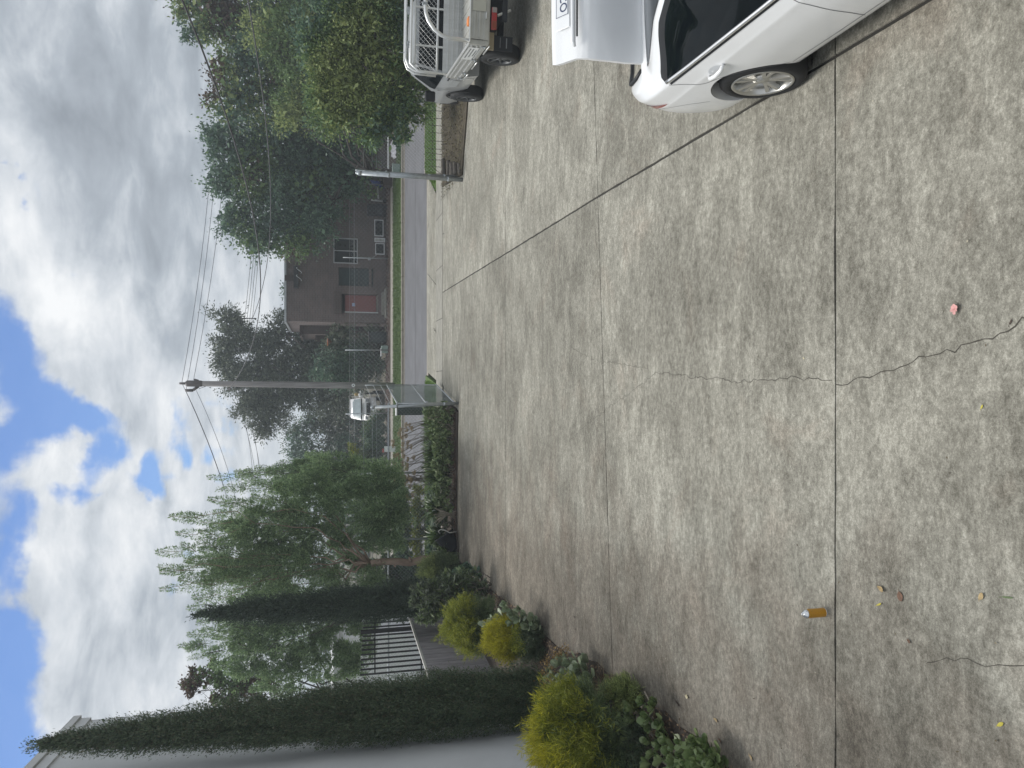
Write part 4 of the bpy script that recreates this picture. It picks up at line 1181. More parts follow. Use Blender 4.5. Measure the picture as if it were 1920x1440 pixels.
U_('tow_bar', MB().box((XR + .0, -.5, .46), (XR + .08, .5, .55)), M_DARK)
U_('under_tank', MB().box((-.55, -.42, .42), (1.4, .36, .72)), M_DARK)
U_('hose_fitting', MB().box((XR - .0, .06, Zf - .10), (XR + .06, .13, Zf - .035)), M_TRAYD)
# head board: frame, woven mesh, posts
hb = XF - .02; Zh = 1.84
fr = MB(); fr.tube([(hb, -HWt + .07, Zt - .05), (hb, -HWt + .07, Zh - .16), (hb, -HWt + .20, Zh), (hb, HWt - .20, Zh), (hb, HWt - .07, Zh - .16), (hb, HWt - .07, Zt - .05)], .028, 10)
H_ = U_('head_board', fr, M_TUBE, None, True)
link('board_rail', MB().tube([(hb, -HWt + .07, Zt + .21), (hb, HWt - .07, Zt + .21)], .026, 8).mesh('board_rail', M_TUBE, True), H_)
link('board_rail', MB().tube([(hb, -HWt + .18, Zh - .075), (hb, HWt - .18, Zh - .075)], .024, 8).mesh('board_rail', M_TUBE, True), H_)
for y in (-.36, .36): link('board_post', MB().box((hb - .018, y - .018, Zf), (hb + .018, y + .018, Zh - .08)).mesh('board_post', M_TUBE), H_)
m_ = MB(); chain(m_, (0, -HWt + .09), (0, HWt - .09), Zt + .22, Zh - .08, .070, .0042)
m_.v = [(v[0] + hb + .022, v[1], v[2]) for v in m_.v]
link('guard_mesh', m_.mesh('guard_mesh', M_TUBE), H_, None, kind='stuff')
U_('front_panel', MB().box((XF - .05, -HWt + .075, Zf), (XF - .02, HWt - .075, Zt + .10), .004), M_TRAY)
for z in (Zf + .10, Zf + .20, Zf + .30): U_('panel_ridge', MB().box((XF - .066, -HWt + .09, z - .02), (XF - .0505, HWt - .09, z + .02), .006), M_TRAY)
# twin load tubes over the cab and the rear hoop
for dx, z in ((XF + .10, 1.93), (XF + .30, 1.93)):
    U_('load_tube', MB().tube([(dx, -.70, z - .05), (dx, -.60, z), (dx, .60, z), (dx, .76, z - .06), (dx - .03, .84, z - .20), (dx - .12, .87, Zt + .2)], .024, 10), M_TUBE, None, True)
U_('load_tube_bracket', MB().box((XF - .02, .30, Zh + .0), (XF + .32, .345, Zh + .07)), M_GALV)
U_('load_tube_bracket', MB().box((XF - .02, -.345, Zh + .0), (XF + .32, -.30, Zh + .07)), M_GALV)
pth = [(XR + .035, HWt - .05, Zt), (XR + .035, HWt - .055, Zt + .36)] 
arc = [(XR + .035, HWt - .06 - .03, Zt + .50), (XR + .035, HWt - .17, Zt + .62), (XR + .035, HWt - .30, Zt + .72), (XR + .035, HWt - .42, Zt + .765), (XR + .035, HWt - .52, Zt + .775)]
U_('rear_hoop', MB().tube(pth + arc + [(p[0], -p[1], p[2]) for p in (pth + arc)[::-1]], .033, 12), M_TUBE, None, True)
U_('hoop_bracket', MB().box((XR + .0, .34, Zt + .74), (XR + .07, .39, Zt + .83), .008), M_GALV)
U_('aerial', MB().tube([(XF + .1, .5, 1.95), (XF + .1, .5, 2.06)], .008, 6), M_GALV)
U_('orange_tie', MB().box((XR + .06, .46, Zt - .04), (XR + .22, .60, Zt + .035), .02), mat('orange_strap', (.62, .20, .05), .6, var=.2))
U_('dark_bundle', MB().box((XR + .2, HWt - .16, Zf + .03), (XR + .5, HWt - .06, Zt - .02), .03), M_DARK)
# cab: side profile swept across, narrowed at the roof
cabp = [(1.68, .42), (1.68, 1.10), (1.76, 1.62), (1.86, 1.73), (2.40, 1.76), (2.74, 1.71), (3.40, 1.15), (4.25, 1.01), (4.40, .86), (4.45, .45)]
def cab_w(z): return float(np.interp(z, [.4, .6, .9, 1.08, 1.70, 1.75], [.80, .845, .86, .845, .665, .60]))
m_ = MB()
zs_n = 17; ys = np.linspace(-1, 1, 15)
prof = [tuple(v) for v in spl(cabp, 5)]
R = []
for (x, z) in prof:
    R.append([(x, y * cab_w(z), z + (.03 * (1 - y * y) if z > .95 else 0)) for y in ys])
m_.grid(R)
# side skins
for s in (1, -1):
    S = []
    top = [(x, z) for x, z in prof if x >= 1.68]
    for x in np.linspace(1.68, 4.44, 44):
        zt_x = max([z for xx, z in prof if abs(xx - x) < .09] + [.5])
        zb_x = .44
        for ax in (0.0, 3.36):
            if abs(x - ax) < .42: zb_x = max(zb_x, .385 + math.sqrt(max(0, .42 ** 2 - (x - ax) ** 2)))
        zt_x = float(np.interp(x, [1.68, 1.70, 1.76, 1.86, 2.40, 2.74, 3.40, 4.25, 4.40, 4.45], [1.1, 1.25, 1.62, 1.73, 1.76, 1.71, 1.15, 1.01, .86, .5]))
        col = []
        for t in np.linspace(0, 1, 12):
            z = zb_x + (max(zt_x, zb_x + .01) - zb_x) * t; col.append((x, s * cab_w(z), z))
        S.append(col if s < 0 else col[::-1])
    m_.grid(S)
cabo = U_('cab', m_, M_UTEW, None, True); autosmooth(cabo, 40)
for s in (1, -1):
    g = MB(); A = []
    for x in np.linspace(1.83, 3.12, 14):
        zt_x = min(float(np.interp(x, [1.83, 1.90, 2.4, 2.70, 3.14], [1.50, 1.65, 1.68, 1.64, 1.22])), 1.68); col = []
        for t in np.linspace(0, 1, 6):
            z = 1.13 + (max(zt_x, 1.14) - 1.13) * t; col.append((x, s * (cab_w(z) + .004), z))
        A.append(col if s < 0 else col[::-1])
    g.grid(A); U_('side_window', g, M_CARGL, None, True)
    dr = MB(); dr.tube([(1.80, s * (cab_w(1.0) + .001), 1.62), (1.79, s * (cab_w(1.0) + .002), 1.0), (1.80, s * (cab_w(.6) + .002), .50)], .004, 4); dr.tube([(3.12, s * (cab_w(1.05) + .001), 1.08), (3.10, s * (cab_w(.8) + .001), .78), (2.86, s * (cab_w(.6) + .001), .52)], .004, 4)
    U_('door_seam', dr, M_SEAM) if False else link('door_seam', dr.mesh('door_seam', M_SEAM), UT, None, kind='stuff')
    U_('door_handle', MB().box((1.88, s * .862, .99), (2.06, s * .885, 1.025), .01), M_BLKPL)
    lt = U_('door_sticker', MB().box((2.05, s * (cab_w(.85) + .003), .74), (2.62, s * (cab_w(.85) + .005), .92)), mat('faded_print', (.36, .38, .39), .4, var=.1))
    mi = MB(); mi.box((2.98, s * .90, 1.13), (3.10, s * 1.12, 1.36), .035); U_('wing_mirror', mi, M_BLKPL)
    ar = MB(); R2 = []
    for a in np.linspace(0, math.pi, 16): R2.append([(3.36 + r * math.cos(a), s * .875, .385 + r * math.sin(a)) for r in (.40, .455)])
    ar.grid(R2 if s > 0 else [r[::-1] for r in R2]); U_('wheel_arch_flare', ar, M_BLKPL)
    for ax in (0.0, 3.36): wheel('wheel', UT, (ax, s * .80, .37), -1 if s < 0 else 1, .37, .225, .24, 6, False, M_DRIM)
gls = MB(); gls.grid([[(x, y * (cab_w(z) - .06), z + .035 + .03 * (1 - y * y)) for y in np.linspace(-1, 1, 9)] for x, z in ((2.80, 1.66), (3.06, 1.44), (3.32, 1.21))]); U_('windscreen', gls, M_CARGL, None, True)
gls = MB(); gls.grid([[(x, y * w, z) for y in (-1, 1)] for x, z, w in ((1.66, 1.12, .80), (1.73, 1.66, .66))]); U_('rear_window', gls, M_CARGL)
U_('front_bumper', MB().box((4.28, -.84, .38), (4.55, .84, .72), .05), M_BLKPL)
# ================================================================== TREES
M_BARK = mat('grey_bark', (.13, .115, .10), .9, var=.35, scale=5, bump=.8, stretch=(2, 2, .5))
M_BARKP = mat('pinkish_bark', (.30, .22, .17), .85, var=.3, scale=4, bump=.5, stretch=(1, 1, .5))
M_BARKD = mat('dark_bark', (.055, .048, .042), .95, var=.3, scale=5, bump=.8)
def limb(mb, a, b, r0, r1, wob=.08, n=7, nseg=7):
    a = Vector(a); b = Vector(b); L = (b - a).length
    P = [a.lerp(b, k / nseg) + Vector((random.gauss(0, 1), random.gauss(0, 1), random.gauss(0, .4))) * wob * L * .12 * math.sin(math.pi * k / nseg) for k in range(nseg + 1)]
    mb.tube(P, [r0 + (r1 - r0) * k / nseg for k in range(nseg + 1)], n)
def unit(n):
    d = RNG.normal(size=(n, 3)); return d / np.linalg.norm(d, axis=1, keepdims=True)
def blobs3(bl, Y):
    """measured outline discs -> spheres at their own distance"""
    out = []
    for b in bl:
        y = Y + (b[3] if len(b) > 3 else 0); c = at(b[0], b[1], y); out.append((np.array(c), b[2] / ppm(b[0], y)))
    return out
def crown(T, name, spheres, n, L, Wd, mats, clump=.42, droop=-.15, frac=None, core=.30, squash=.8, thr=None, up=.0):
    """leaf clumps spread through the crown's volume, plus larger inner leaves"""
    vol = np.array([r ** 2.3 for c, r in spheres]); vol /= vol.sum()
    P = []; D = []; Ls = []
    for (c, r), w in zip(spheres, vol):
        m = max(20, int(n * w * (1 - core)))
        ncl = max(5, int(2.6 * (r / clump) ** 2 * 1.6))
        dirs = unit(ncl); rr = r * RNG.uniform(.35, 1.04, (ncl, 1)) ** .55
        cc = c + dirs * rr * np.array([1, squash, 1]); cs = clump * RNG.uniform(.45, 1.15, (ncl, 1)) * min(1, r / .8)
        idx = RNG.integers(0, ncl, m)
        off = RNG.normal(size=(m, 3)) * .48
        p = cc[idx] + off * cs[idx]
        P.append(p); d = (p - c) / r * .8 + unit(m) * 1.0 + off * .5; d[:, 2] += droop; D.append(d); Ls.append(L * RNG.uniform(.55, 1.25, m))
        m2 = int(n * w * core * .5)
        p = c + unit(m2) * (r * .72 * RNG.uniform(0, 1, (m2, 1)) ** .4); P.append(p); D.append(unit(m2)); Ls.append(L * 2.0 * RNG.uniform(.7, 1.3, m2))
    P = np.concatenate(P); D = np.concatenate(D); Ls = np.concatenate(Ls)
    mi = None
    if isinstance(mats, list) and len(mats) > 1:
        # colour clumps by a low frequency field so that patches of the crown differ
        f = np.sin(P[:, 0] * 1.7 + 3) + np.sin(P[:, 2] * 2.1 + P[:, 0] * .6) + np.sin(P[:, 1] * 1.3 + P[:, 2]) + RNG.normal(size=len(P)) * .7
        qs = np.quantile(f, np.cumsum(frac)[:-1]); mi = np.searchsorted(qs, f)
    k = P[:, 2] > .02
    P, D, Ls = P[k], D[k], Ls[k]
    return leaves(name, P, D, Ls, Ls * (Wd / L), mats, T, None if mi is None else mi[k], off=tuple(T.location))
def tree(name, label, cat, base, spheres, n, L, Wd, mats, bark, r0, fork, group=None, **kw):
    T = thing(name, label, cat, base, 0, group)
    base = Vector(base)
    mb = MB(); top = base + Vector((0, 0, fork)); limb(mb, base - Vector((0, 0, .1)), top, r0 * 1.15, r0 * .8, .5, 10)
    for c, r in sorted(spheres, key=lambda s: -s[1])[:9]:
        e = Vector(c); limb(mb, top - Vector((0, 0, random.uniform(0, fork * .3))), e, r0 * .45, r0 * .10, 1.0, 6)
        for _ in range(3): limb(mb, e * .7 + top * .3, e + Vector(unit(1)[0]) * r * .8, r0 * .16, r0 * .04, 1.0, 5)
    part(T, 'trunk', mb, bark, True)
    crown(T, 'crown', spheres, n, L, Wd, mats, **kw)
    return T

# ---- leaf colours (brightened by eye)
LM_DARK = leafmat('leaf_deep_green', [(0.053, 0.093, 0.077), (0.086, 0.152, 0.109), (0.131, 0.214, 0.143), (0.204, 0.313, 0.195)], .25)
LM_MID = leafmat('leaf_mid_green', [(0.074, 0.124, 0.049), (0.116, 0.190, 0.071), (0.174, 0.265, 0.101), (0.266, 0.379, 0.156)], .3)
LM_OLIVE = leafmat('leaf_olive', [(0.126, 0.163, 0.064), (0.208, 0.262, 0.098), (0.307, 0.374, 0.140), (0.530, 0.597, 0.241)], .3)
LM_RED = leafmat('leaf_turning', [(.05, .034, .028), (.085, .056, .042), (.125, .078, .054), (.14, .11, .06)], .3)
LM_EUC = leafmat('leaf_gum', [(0.054, 0.070, 0.054), (0.090, 0.113, 0.081), (0.135, 0.161, 0.113), (0.225, 0.251, 0.179)], .2)
LM_FEA = leafmat('leaf_feathery', [(0.121, 0.182, 0.113), (0.197, 0.289, 0.151), (0.294, 0.411, 0.206), (0.428, 0.551, 0.300)], .35)
LM_CYP = leafmat('leaf_cypress', [(.045, .070, .045), (.070, .108, .064), (.105, .155, .088), (.16, .215, .125), (.15, .13, .085)], .12)
LM_CYP2 = leafmat('leaf_blue_cypress', [(.026, .043, .030), (.040, .064, .044), (.062, .094, .06), (.09, .128, .085)], .12)
LM_YEL = leafmat('leaf_golden', [(0.256, 0.256, 0.023), (0.406, 0.390, 0.030), (0.570, 0.540, 0.044), (0.690, 0.630, 0.074)], .3)
LM_YEG = leafmat('leaf_yellow_green', [(0.124, 0.164, 0.026), (0.214, 0.255, 0.036), (0.329, 0.354, 0.049), (0.460, 0.460, 0.083)], .3)
LM_BUSH = leafmat('leaf_shrub_green', [(0.061, 0.092, 0.047), (0.101, 0.146, 0.069), (0.162, 0.219, 0.101), (0.254, 0.324, 0.156)], .3)

# ---- across the road, right of the gate post
Y1 = 44.6
sp = blobs3([(470, 330, 70), (430, 270, 55), (520, 260, 70), (545, 370, 75), (440, 410, 45), (600, 300, 70), (590, 410, 55), (480, 450, 35), (650, 330, 60), (505, 430, 50), (640, 240, 60), (415, 340, 35), (402, 250, 25), (560, 455, 35)], 40.6)
tree('large_tree', 'large dark green tree standing in front of the brick house across the road', 'tree', at(722, 330, 40.6).xy.to_3d(), sp, 50000, .15, .095, [LM_DARK, LM_MID, LM_RED], M_BARKD, .24, 2.2, 'trees across the road', frac=[.75, .24, .01], clump=.5)
sp = blobs3([(455, 180, 60), (420, 130, 40), (500, 120, 75), (450, 60, 60), (540, 190, 60), (400, 20, 55), (375, 60, 30), (520, 30, 80), (600, 150, 70), (620, 60, 80), (425, 200, 35), (360, 0, 35), (340, 25, 22), (350, 65, 16), (520, -80, 100), (420, -70, 70)], 38.5)
tree('large_tree', 'tall tree with reddish leaf tips at the right edge of the photo', 'tree', at(722, 90, 38.5).xy.to_3d(), sp, 52000, .15, .095, [LM_DARK, LM_OLIVE, LM_MID, LM_RED], M_BARKD, .22, 2.2, 'trees across the road', frac=[.40, .20, .24, .16], clump=.5)
sp = blobs3([(560, 235, 45), (600, 195, 55), (650, 225, 45), (540, 150, 50), (590, 100, 60), (560, 60, 60), (520, 215, 30), (630, 140, 60)], 31.5)
sp = [(c, r) for c, r in sp]
tree('street_tree', 'grey green tree of middle height behind the olive tree at the road', 'tree', (9.8, 35.9, 0), blobs3([(545, 215, 42), (590, 205, 48), (560, 150, 50), (600, 120, 60), (630, 185, 50), (520, 60, 60), (600, 40, 70)], 36.2), 26000, .13, .07, [LM_OLIVE, LM_MID], M_BARKD, .14, 1.6, 'street trees', frac=[.5, .5], clump=.4)
sp = blobs3([(620, 215, 45), (650, 170, 60), (700, 220, 50), (640, 100, 60), (600, 130, 45), (720, 150, 70), (680, 60, 80), (760, 200, 45), (770, 120, 60), (780, 60, 70), (590, 60, 45), (745, 255, 28), (690, 262, 25), (575, 90, 25), (600, 175, 28), (640, 235, 22), (700, -30, 100), (620, -20, 70), (660, 200, 40), (725, 200, 40)], 21.4)
tree('street_tree', 'olive leaved bushy tree in the mulch bed behind the ute, in front of the fence', 'tree', (8.3, 21.4, 0), sp, 60000, .10, .042, [LM_OLIVE, LM_MID, LM_DARK], M_BARK, .12, 1.0, 'street trees', frac=[.48, .34, .18], clump=.36, droop=-.2)

# ---- gum tree behind the power pole and the dark growth left of the house
sp = blobs3([(425, 600, 26), (450, 625, 30), (425, 655, 30), (470, 640, 22), (520, 625, 32), (500, 655, 28), (480, 700, 42), (440, 705, 30), (520, 715, 40), (560, 680, 45), (470, 760, 34), (510, 775, 32), (495, 805, 20), (560, 740, 36), (600, 700, 42), (570, 640, 30), (600, 640, 36), (415, 680, 18), (540, 590, 18), (620, 740, 40), (480, 745, 30), (600, 600, 22)], 54)
sp = [(c, r * 1.08) for c, r in sp]
tree('gum_tree', 'open crowned grey green gum tree behind the power pole', 'tree', at(722, 690, 54).xy.to_3d(), sp, 66000, .18, .075, [LM_EUC], M_BARK, .3, 3.2, clump=.6, droop=-.4, core=.24)
def shrub(name, label, cat, px, py, Y, bl, n, L, Wd, mats, bark=M_BARKD, group=None, base=None, **kw):
    b = base if base is not None else Vector((at(700, py, Y).x, Y, 0)); sp = blobs3(bl, Y)
    T = thing(name, label, cat, b, 0, group)
    mb = MB()
    for c, r in sorted(sp, key=lambda s: -s[1])[:6]:
        e = Vector(c)
        for _ in range(2): limb(mb, Vector(b) + Vector((random.gauss(0, .08), random.gauss(0, .08), -.03)), e + Vector(unit(1)[0]) * r * .5, .03 * max(.4, r), .008, 1.2, 5)
    part(T, 'stems', mb, bark, True, kind='stuff')
    crown(T, 'foliage', sp, n, L, Wd, mats, **kw); return T
shrub('garden_tree', 'dark leafy tree with an orange basket hanging in front, left of the brick house', 'tree', 0, 640, 44.2, [(640, 640, 34), (660, 660, 34), (690, 650, 30), (640, 690, 40), (680, 690, 36), (705, 680, 24), (700, 620, 16), (660, 712, 30), (610, 690, 30), (620, 640, 16), (710, 640, 14), (700, 600, 12)], 18000, .14, .07, [LM_DARK, LM_EUC], frac=[.6, .4], clump=.45)
shrub('tall_hedge', 'rounded dark tree at the far end of the street left of the gum tree', 'tree', 0, 800, 60, [(565, 845, 34), (560, 815, 30), (600, 790, 36), (620, 850, 40), (590, 880, 30), (640, 800, 36), (650, 760, 26), (680, 860, 40), (575, 790, 20), (690, 800, 34), (700, 760, 24), (655, 840, 34), (560, 880, 24)], 20000, .19, .08, [LM_EUC, LM_DARK], frac=[.55, .45], clump=.7)
shrub('distant_treetop', 'small round treetop showing above the parapet of the brick house', 'tree', 0, 548, 66, [(548, 548, 22), (560, 548, 26), (600, 550, 40), (660, 550, 40)], 5000, .2, .09, [LM_DARK])
shrub('roadside_hedge', 'dark clipped hedge behind the far fence below the white van', 'hedge', 0, 830, 42.2, [(705, 790, 18), (700, 815, 20), (700, 840, 22), (712, 800, 14), (712, 830, 14), (690, 850, 18), (710, 860, 16), (700, 880, 18), (715, 775, 10)], 9000, .12, .05, [LM_DARK, LM_BUSH], frac=[.7, .3], clump=.4)
shrub('flowering_shrub', 'yellow green shrub at the top of the far hedge beside the feathery trees', 'shrub', 0, 850, 41.6, [(662, 845, 9), (668, 862, 12), (676, 880, 12), (660, 835, 6)], 2600, .11, .05, [LM_YEG, LM_BUSH], frac=[.6, .4], clump=.3)
# ---- behind everything: the next street's tree line keeps the horizon closed
for k, (px, py, rr) in enumerate([(640, 1330, 60), (610, 1180, 70), (640, 1020, 70), (650, 930, 60), (640, 1420, 60), (650, 1480, 70)]):
    shrub('background_tree', ['broad dark tree far off behind the neighbour building', 'distant tree behind the second cypress', 'distant tree filling the gaps of the feathery tree', 'distant tree left of the rounded dark tree', 'distant tree behind the white building corner', 'distant tree at the left edge beyond the building'][k], 'tree', 0, py, 62, [(px, py, rr), (px + 50, py - 20, rr * .8), (px + 60, py + 30, rr * .8)], 6000, .24, .11, [LM_DARK, LM_EUC], group='distant trees', frac=[.5, .5], clump=.9)
for k, (py, Y) in enumerate([(60, 62), (-60, 60), (180, 64), (300, 66), (420, 66)]):
    shrub('background_tree', ['distant tree behind the tall tree with red tips', 'distant tree past the right edge of the photo', 'distant tree between the two large right hand trees', 'distant tree behind the large dark green tree', 'distant tree behind the roof of the brick house'][k], 'tree', 0, py, Y, [(560, py, 50), (620, py + 20, 60), (660, py - 30, 60)], 4500, .26, .12, [LM_DARK, LM_EUC], group='distant trees', frac=[.5, .5], clump=.9)

# ---- feathery upright trees on the left
def plume(P, D, Ls, a, b, n, spread, L, up=.6, pw=.7):
    a = np.array(a); b = np.array(b); t = RNG.uniform(0, 1, n) ** .85
    ax = (b - a) / np.linalg.norm(b - a)
    o = RNG.normal(size=(n, 3)); o -= ax * (o @ ax)[:, None]; on = o / np.linalg.norm(o, axis=1, keepdims=True)
    tw = np.sin(t * 23 + RNG.uniform(0, 6)) * .25 + 1
    rad_ = spread * (1 - t) ** pw * RNG.uniform(.05, 1, n) ** .6 * tw + .02
    P.append(a + (b - a) * t[:, None] + on * rad_[:, None]); D.append(on * .75 + ax * up + RNG.normal(size=(n, 3)) * .35); Ls.append(L * RNG.uniform(.55, 1.3, n) * (1 - .35 * t))
def feathery(label, base, fork, tips, body, n_body, n_tip, Y, bark, r0, L=.10):
    T = thing('feathery_tree', label, 'tree', base, 0, 'feathery upright trees')
    mb = MB(); bz = Vector(base); fk = bz + Vector((0, 0, fork)); limb(mb, bz - Vector((0, 0, .1)), fk, r0, r0 * .85, .25, 12)
    for k in range(5): 
        c = fk - Vector((0, 0, fork * (.12 + .17 * k))); a = random.uniform(-2.4, -.6)
        mb.tube([c, c + Vector((math.cos(a) * (r0 + .05), math.sin(a) * (r0 + .05), .05))], [r0 * .42, r0 * .3], 7)
    P = []; D = []; Ls = []
    sp = blobs3(body, Y)
    for tp in tips:
        y = Y + RNG.uniform(-.7, .7) + (tp[3] if len(tp) > 3 else 0); e = at(tp[0], tp[1], y); wdt = tp[2] * 1.15 / ppm(tp[0], y)
        s = fk.lerp(e, .25); s = Vector((fk.x * .3 + e.x * .7, fk.y * .3 + e.y * .7, fk.z + (e.z - fk.z) * .30))
        limb(mb, fk, s, r0 * .28, r0 * .13, .5, 6); limb(mb, s, e, r0 * .13, .005, .3, 5)
        plume(P, D, Ls, s, e, int(n_tip * (tp[2] / 24.0)), wdt, L)
        for q in range(int(3 + wdt * 5)):
            t = random.uniform(.15, .85); c = s.lerp(e, t); d = Vector((random.gauss(0, 1), random.gauss(0, 1), 0)).normalized() * wdt * (1 - t) ** .6 * 1.0
            e2 = c + d + Vector((0, 0, random.uniform(.35, .8))); plume(P, D, Ls, c, e2, int(n_tip * .16), .13, L * .9)
            limb(mb, c, e2, .012, .004, .3, 4, 3)
    n = 0
    for c, r in sp:
        m = int(n_body * r * r)
        for q in range(int(10 * r * r) + 4):
            s0 = np.array(c) + unit(1)[0] * r * random.uniform(.2, .9); dd = (s0 - np.array(c)) * .5 + np.array([0, 0, random.uniform(.3, .8)])
            plume(P, D, Ls, s0 - dd * .4, s0 + dd * .6, max(20, m // (int(10 * r * r) + 4)), .20, L, .5)
    part(T, 'trunk', mb, bark, True)
    P = np.concatenate(P); D = np.concatenate(D); Ls = np.concatenate(Ls); k = P[:, 2] > .25
    leaves('crown', P[k], D[k], Ls[k], Ls[k] * .30, [LM_FEA], T, off=tuple(T.location)); return T
TB = at(700, 1056, 20.6); TB.z = 0
feathery('big feathery tree with a pinkish trunk left of the jade hedge', TB, 2.3,
    [(292, 1035, 34), (318, 968, 30), (300, 1072, 26), (300, 1105, 24), (330, 1000, 28), (345, 1050, 30), (390, 935, 24), (400, 960, 28), (335, 1085, 26), (420, 985, 30), (470, 930, 22), (360, 1120, 26)],
    [(460, 1000, 62), (460, 1070, 60), (540, 950, 62), (540, 1030, 72), (540, 1100, 58), (630, 930, 56), (620, 1010, 66), (630, 1080, 52), (690, 960, 40), (700, 1020, 34), (410, 1060, 44), (690, 905, 30), (720, 940, 22), (600, 890, 40), (735, 975, 34), (742, 1010, 30), (748, 935, 32), (715, 985, 40), (750, 895, 26), (720, 890, 34), (700, 940, 44), (755, 965, 24), (700, 1075, 34), (690, 1110, 30), (640, 1120, 34)], 19000, 1700, 20.6, M_BARKP, .105, .085)
feathery('smaller feathery tree nearest the power pole', (at(700, 905, 23.4).x, 24.0, 0), 1.4,
    [(388, 895, 20), (405, 918, 16), (440, 885, 18), (470, 905, 22), (500, 880, 20), (520, 868, 20), (450, 915, 18)],
    [(560, 890, 46), (600, 870, 38), (650, 895, 44), (690, 880, 34), (620, 920, 44), (700, 915, 34), (560, 930, 40), (670, 865, 24), (725, 905, 22)], 11000, 1100, 24.0, M_BARK, .07)
feathery('feathery tree between the two cypresses', (at(700, 1140, 22.5).x, 22.5, 0), 2.6,
    [(335, 1212, 26), (352, 1190, 24), (380, 1225, 28), (370, 1160, 26), (420, 1240, 28), (350, 1140, 24), (400, 1195, 26)],
    [(470, 1210, 56), (520, 1170, 56), (560, 1220, 52), (460, 1150, 54), (620, 1200, 46), (560, 1140, 54), (650, 1160, 44), (640, 1230, 36), (600, 1252, 36), (550, 1262, 36), (500, 1262, 34), (660, 1248, 34), (685, 1222, 28), (690, 1185, 26), (440, 1255, 28)], 12000, 1300, 22.8, M_BARK, .08)
sp = blobs3([(375, 1275, 26), (405, 1262, 26), (360, 1298, 16), (440, 1285, 30), (420, 1310, 24), (480, 1280, 34)], 25.5)
tree('plum_tree', 'small reddish leaved tree showing beside the big cypress', 'tree', (at(700, 1300, 25.5).x, 25.5, 0), sp, 7000, .10, .06, [LM_RED, LM_MID], M_BARKD, .09, 2.0, frac=[.55, .45], clump=.3, core=.08)

# ---- pencil cypresses
def cypress(label, base, prof, tips, n, L, seed, lm):
    """prof: list of (z, radius); tips: extra leaders (dx,dy,z0,z1,r)"""
    T = thing('cypress', label, 'cypress tree', base, 0, 'pencil cypresses')
    zs = [p[0] for p in prof]; rs = [p[1] for p in prof]; H_ = zs[-1]
    mb = MB(); limb(mb, Vector(base) - Vector((0, 0, .1)), Vector(base) + Vector((0, 0, H_ * .93)), .10, .012, .1, 8); part(T, 'trunk', mb, M_BARKD, True)
    zz = np.linspace(0, H_, 400); rr = np.interp(zz, zs, rs); w = rr + .02; w /= w.sum()
    ns = int(n / 70); P = []; D = []; Ls = []; NB = []
    z0 = RNG.choice(zz, ns, p=w) + RNG.uniform(-.1, .1, ns); az = RNG.uniform(0, 2 * math.pi, ns)
    lob = 1 + .16 * np.sin(az * 5 + z0 * 1.3) + .13 * np.sin(az * 9 - z0 * 3.1) + .11 * np.sin(z0 * 4.3 + az * 2) + .08 * np.sin(z0 * 11 + az * 4)
    for k in range(ns):
        r = float(np.interp(z0[k], zs, rs)) * lob[k] * RNG.uniform(.70, 1.14) * np.where(RNG.uniform() < .11, RNG.uniform(1.15, 1.42), 1.0); ln = RNG.uniform(.30, .80)
        b = np.array([math.cos(az[k]), math.sin(az[k]), 0.0]); m = 70
        t = RNG.uniform(0, 1, m)
        zc = z0[k] + (t - .5) * ln; rc = np.minimum(r, np.interp(zc, zs, rs) * 1.15) + .07 * t - .13 * (1 - t) + .02 * np.sin(t * 9 + z0[k])
        rc = np.maximum(rc, .01)
        jit = RNG.normal(size=(m, 3)) * np.array([.030, .030, .03])
        P.append(np.stack([b[0] * rc, b[1] * rc, zc], 1) + jit); D.append(b * .55 + np.array([0, 0, 1.0]) + RNG.normal(size=(m, 3)) * .42); Ls.append(L * RNG.uniform(.6, 1.3, m))
    m = int(n * .10); zi = RNG.choice(zz, m, p=w); ri = np.interp(zi, zs, rs) * .72 * RNG.uniform(.3, 1, m) ** .5; ai = RNG.uniform(0, 6.28, m)
    P.append(np.stack([ri * np.cos(ai), ri * np.sin(ai), zi], 1)); D.append(unit(m) + np.array([0, 0, .5])); Ls.append(np.full(m, .13))
    for dx, dy, a, b_, r in tips:
        m = int(450 * (b_ - a)); t = RNG.uniform(0, 1, m); an = RNG.uniform(0, 6.28, m); q = r * (1 - t) ** .8 * RNG.uniform(.3, 1, m)
        P.append(np.stack([dx + q * np.cos(an), dy + q * np.sin(an), a + (b_ - a) * t], 1)); D.append(np.stack([np.cos(an) * .5, np.sin(an) * .5, np.ones(m)], 1) + RNG.normal(size=(m, 3)) * .3); Ls.append(L * RNG.uniform(.7, 1.3, m))
    P = np.concatenate(P); D = np.concatenate(D); Ls = np.concatenate(Ls); k = P[:, 2] > .03
    leaves('foliage', P[k], D[k], Ls[k], Ls[k] * .34, [lm], T); return T
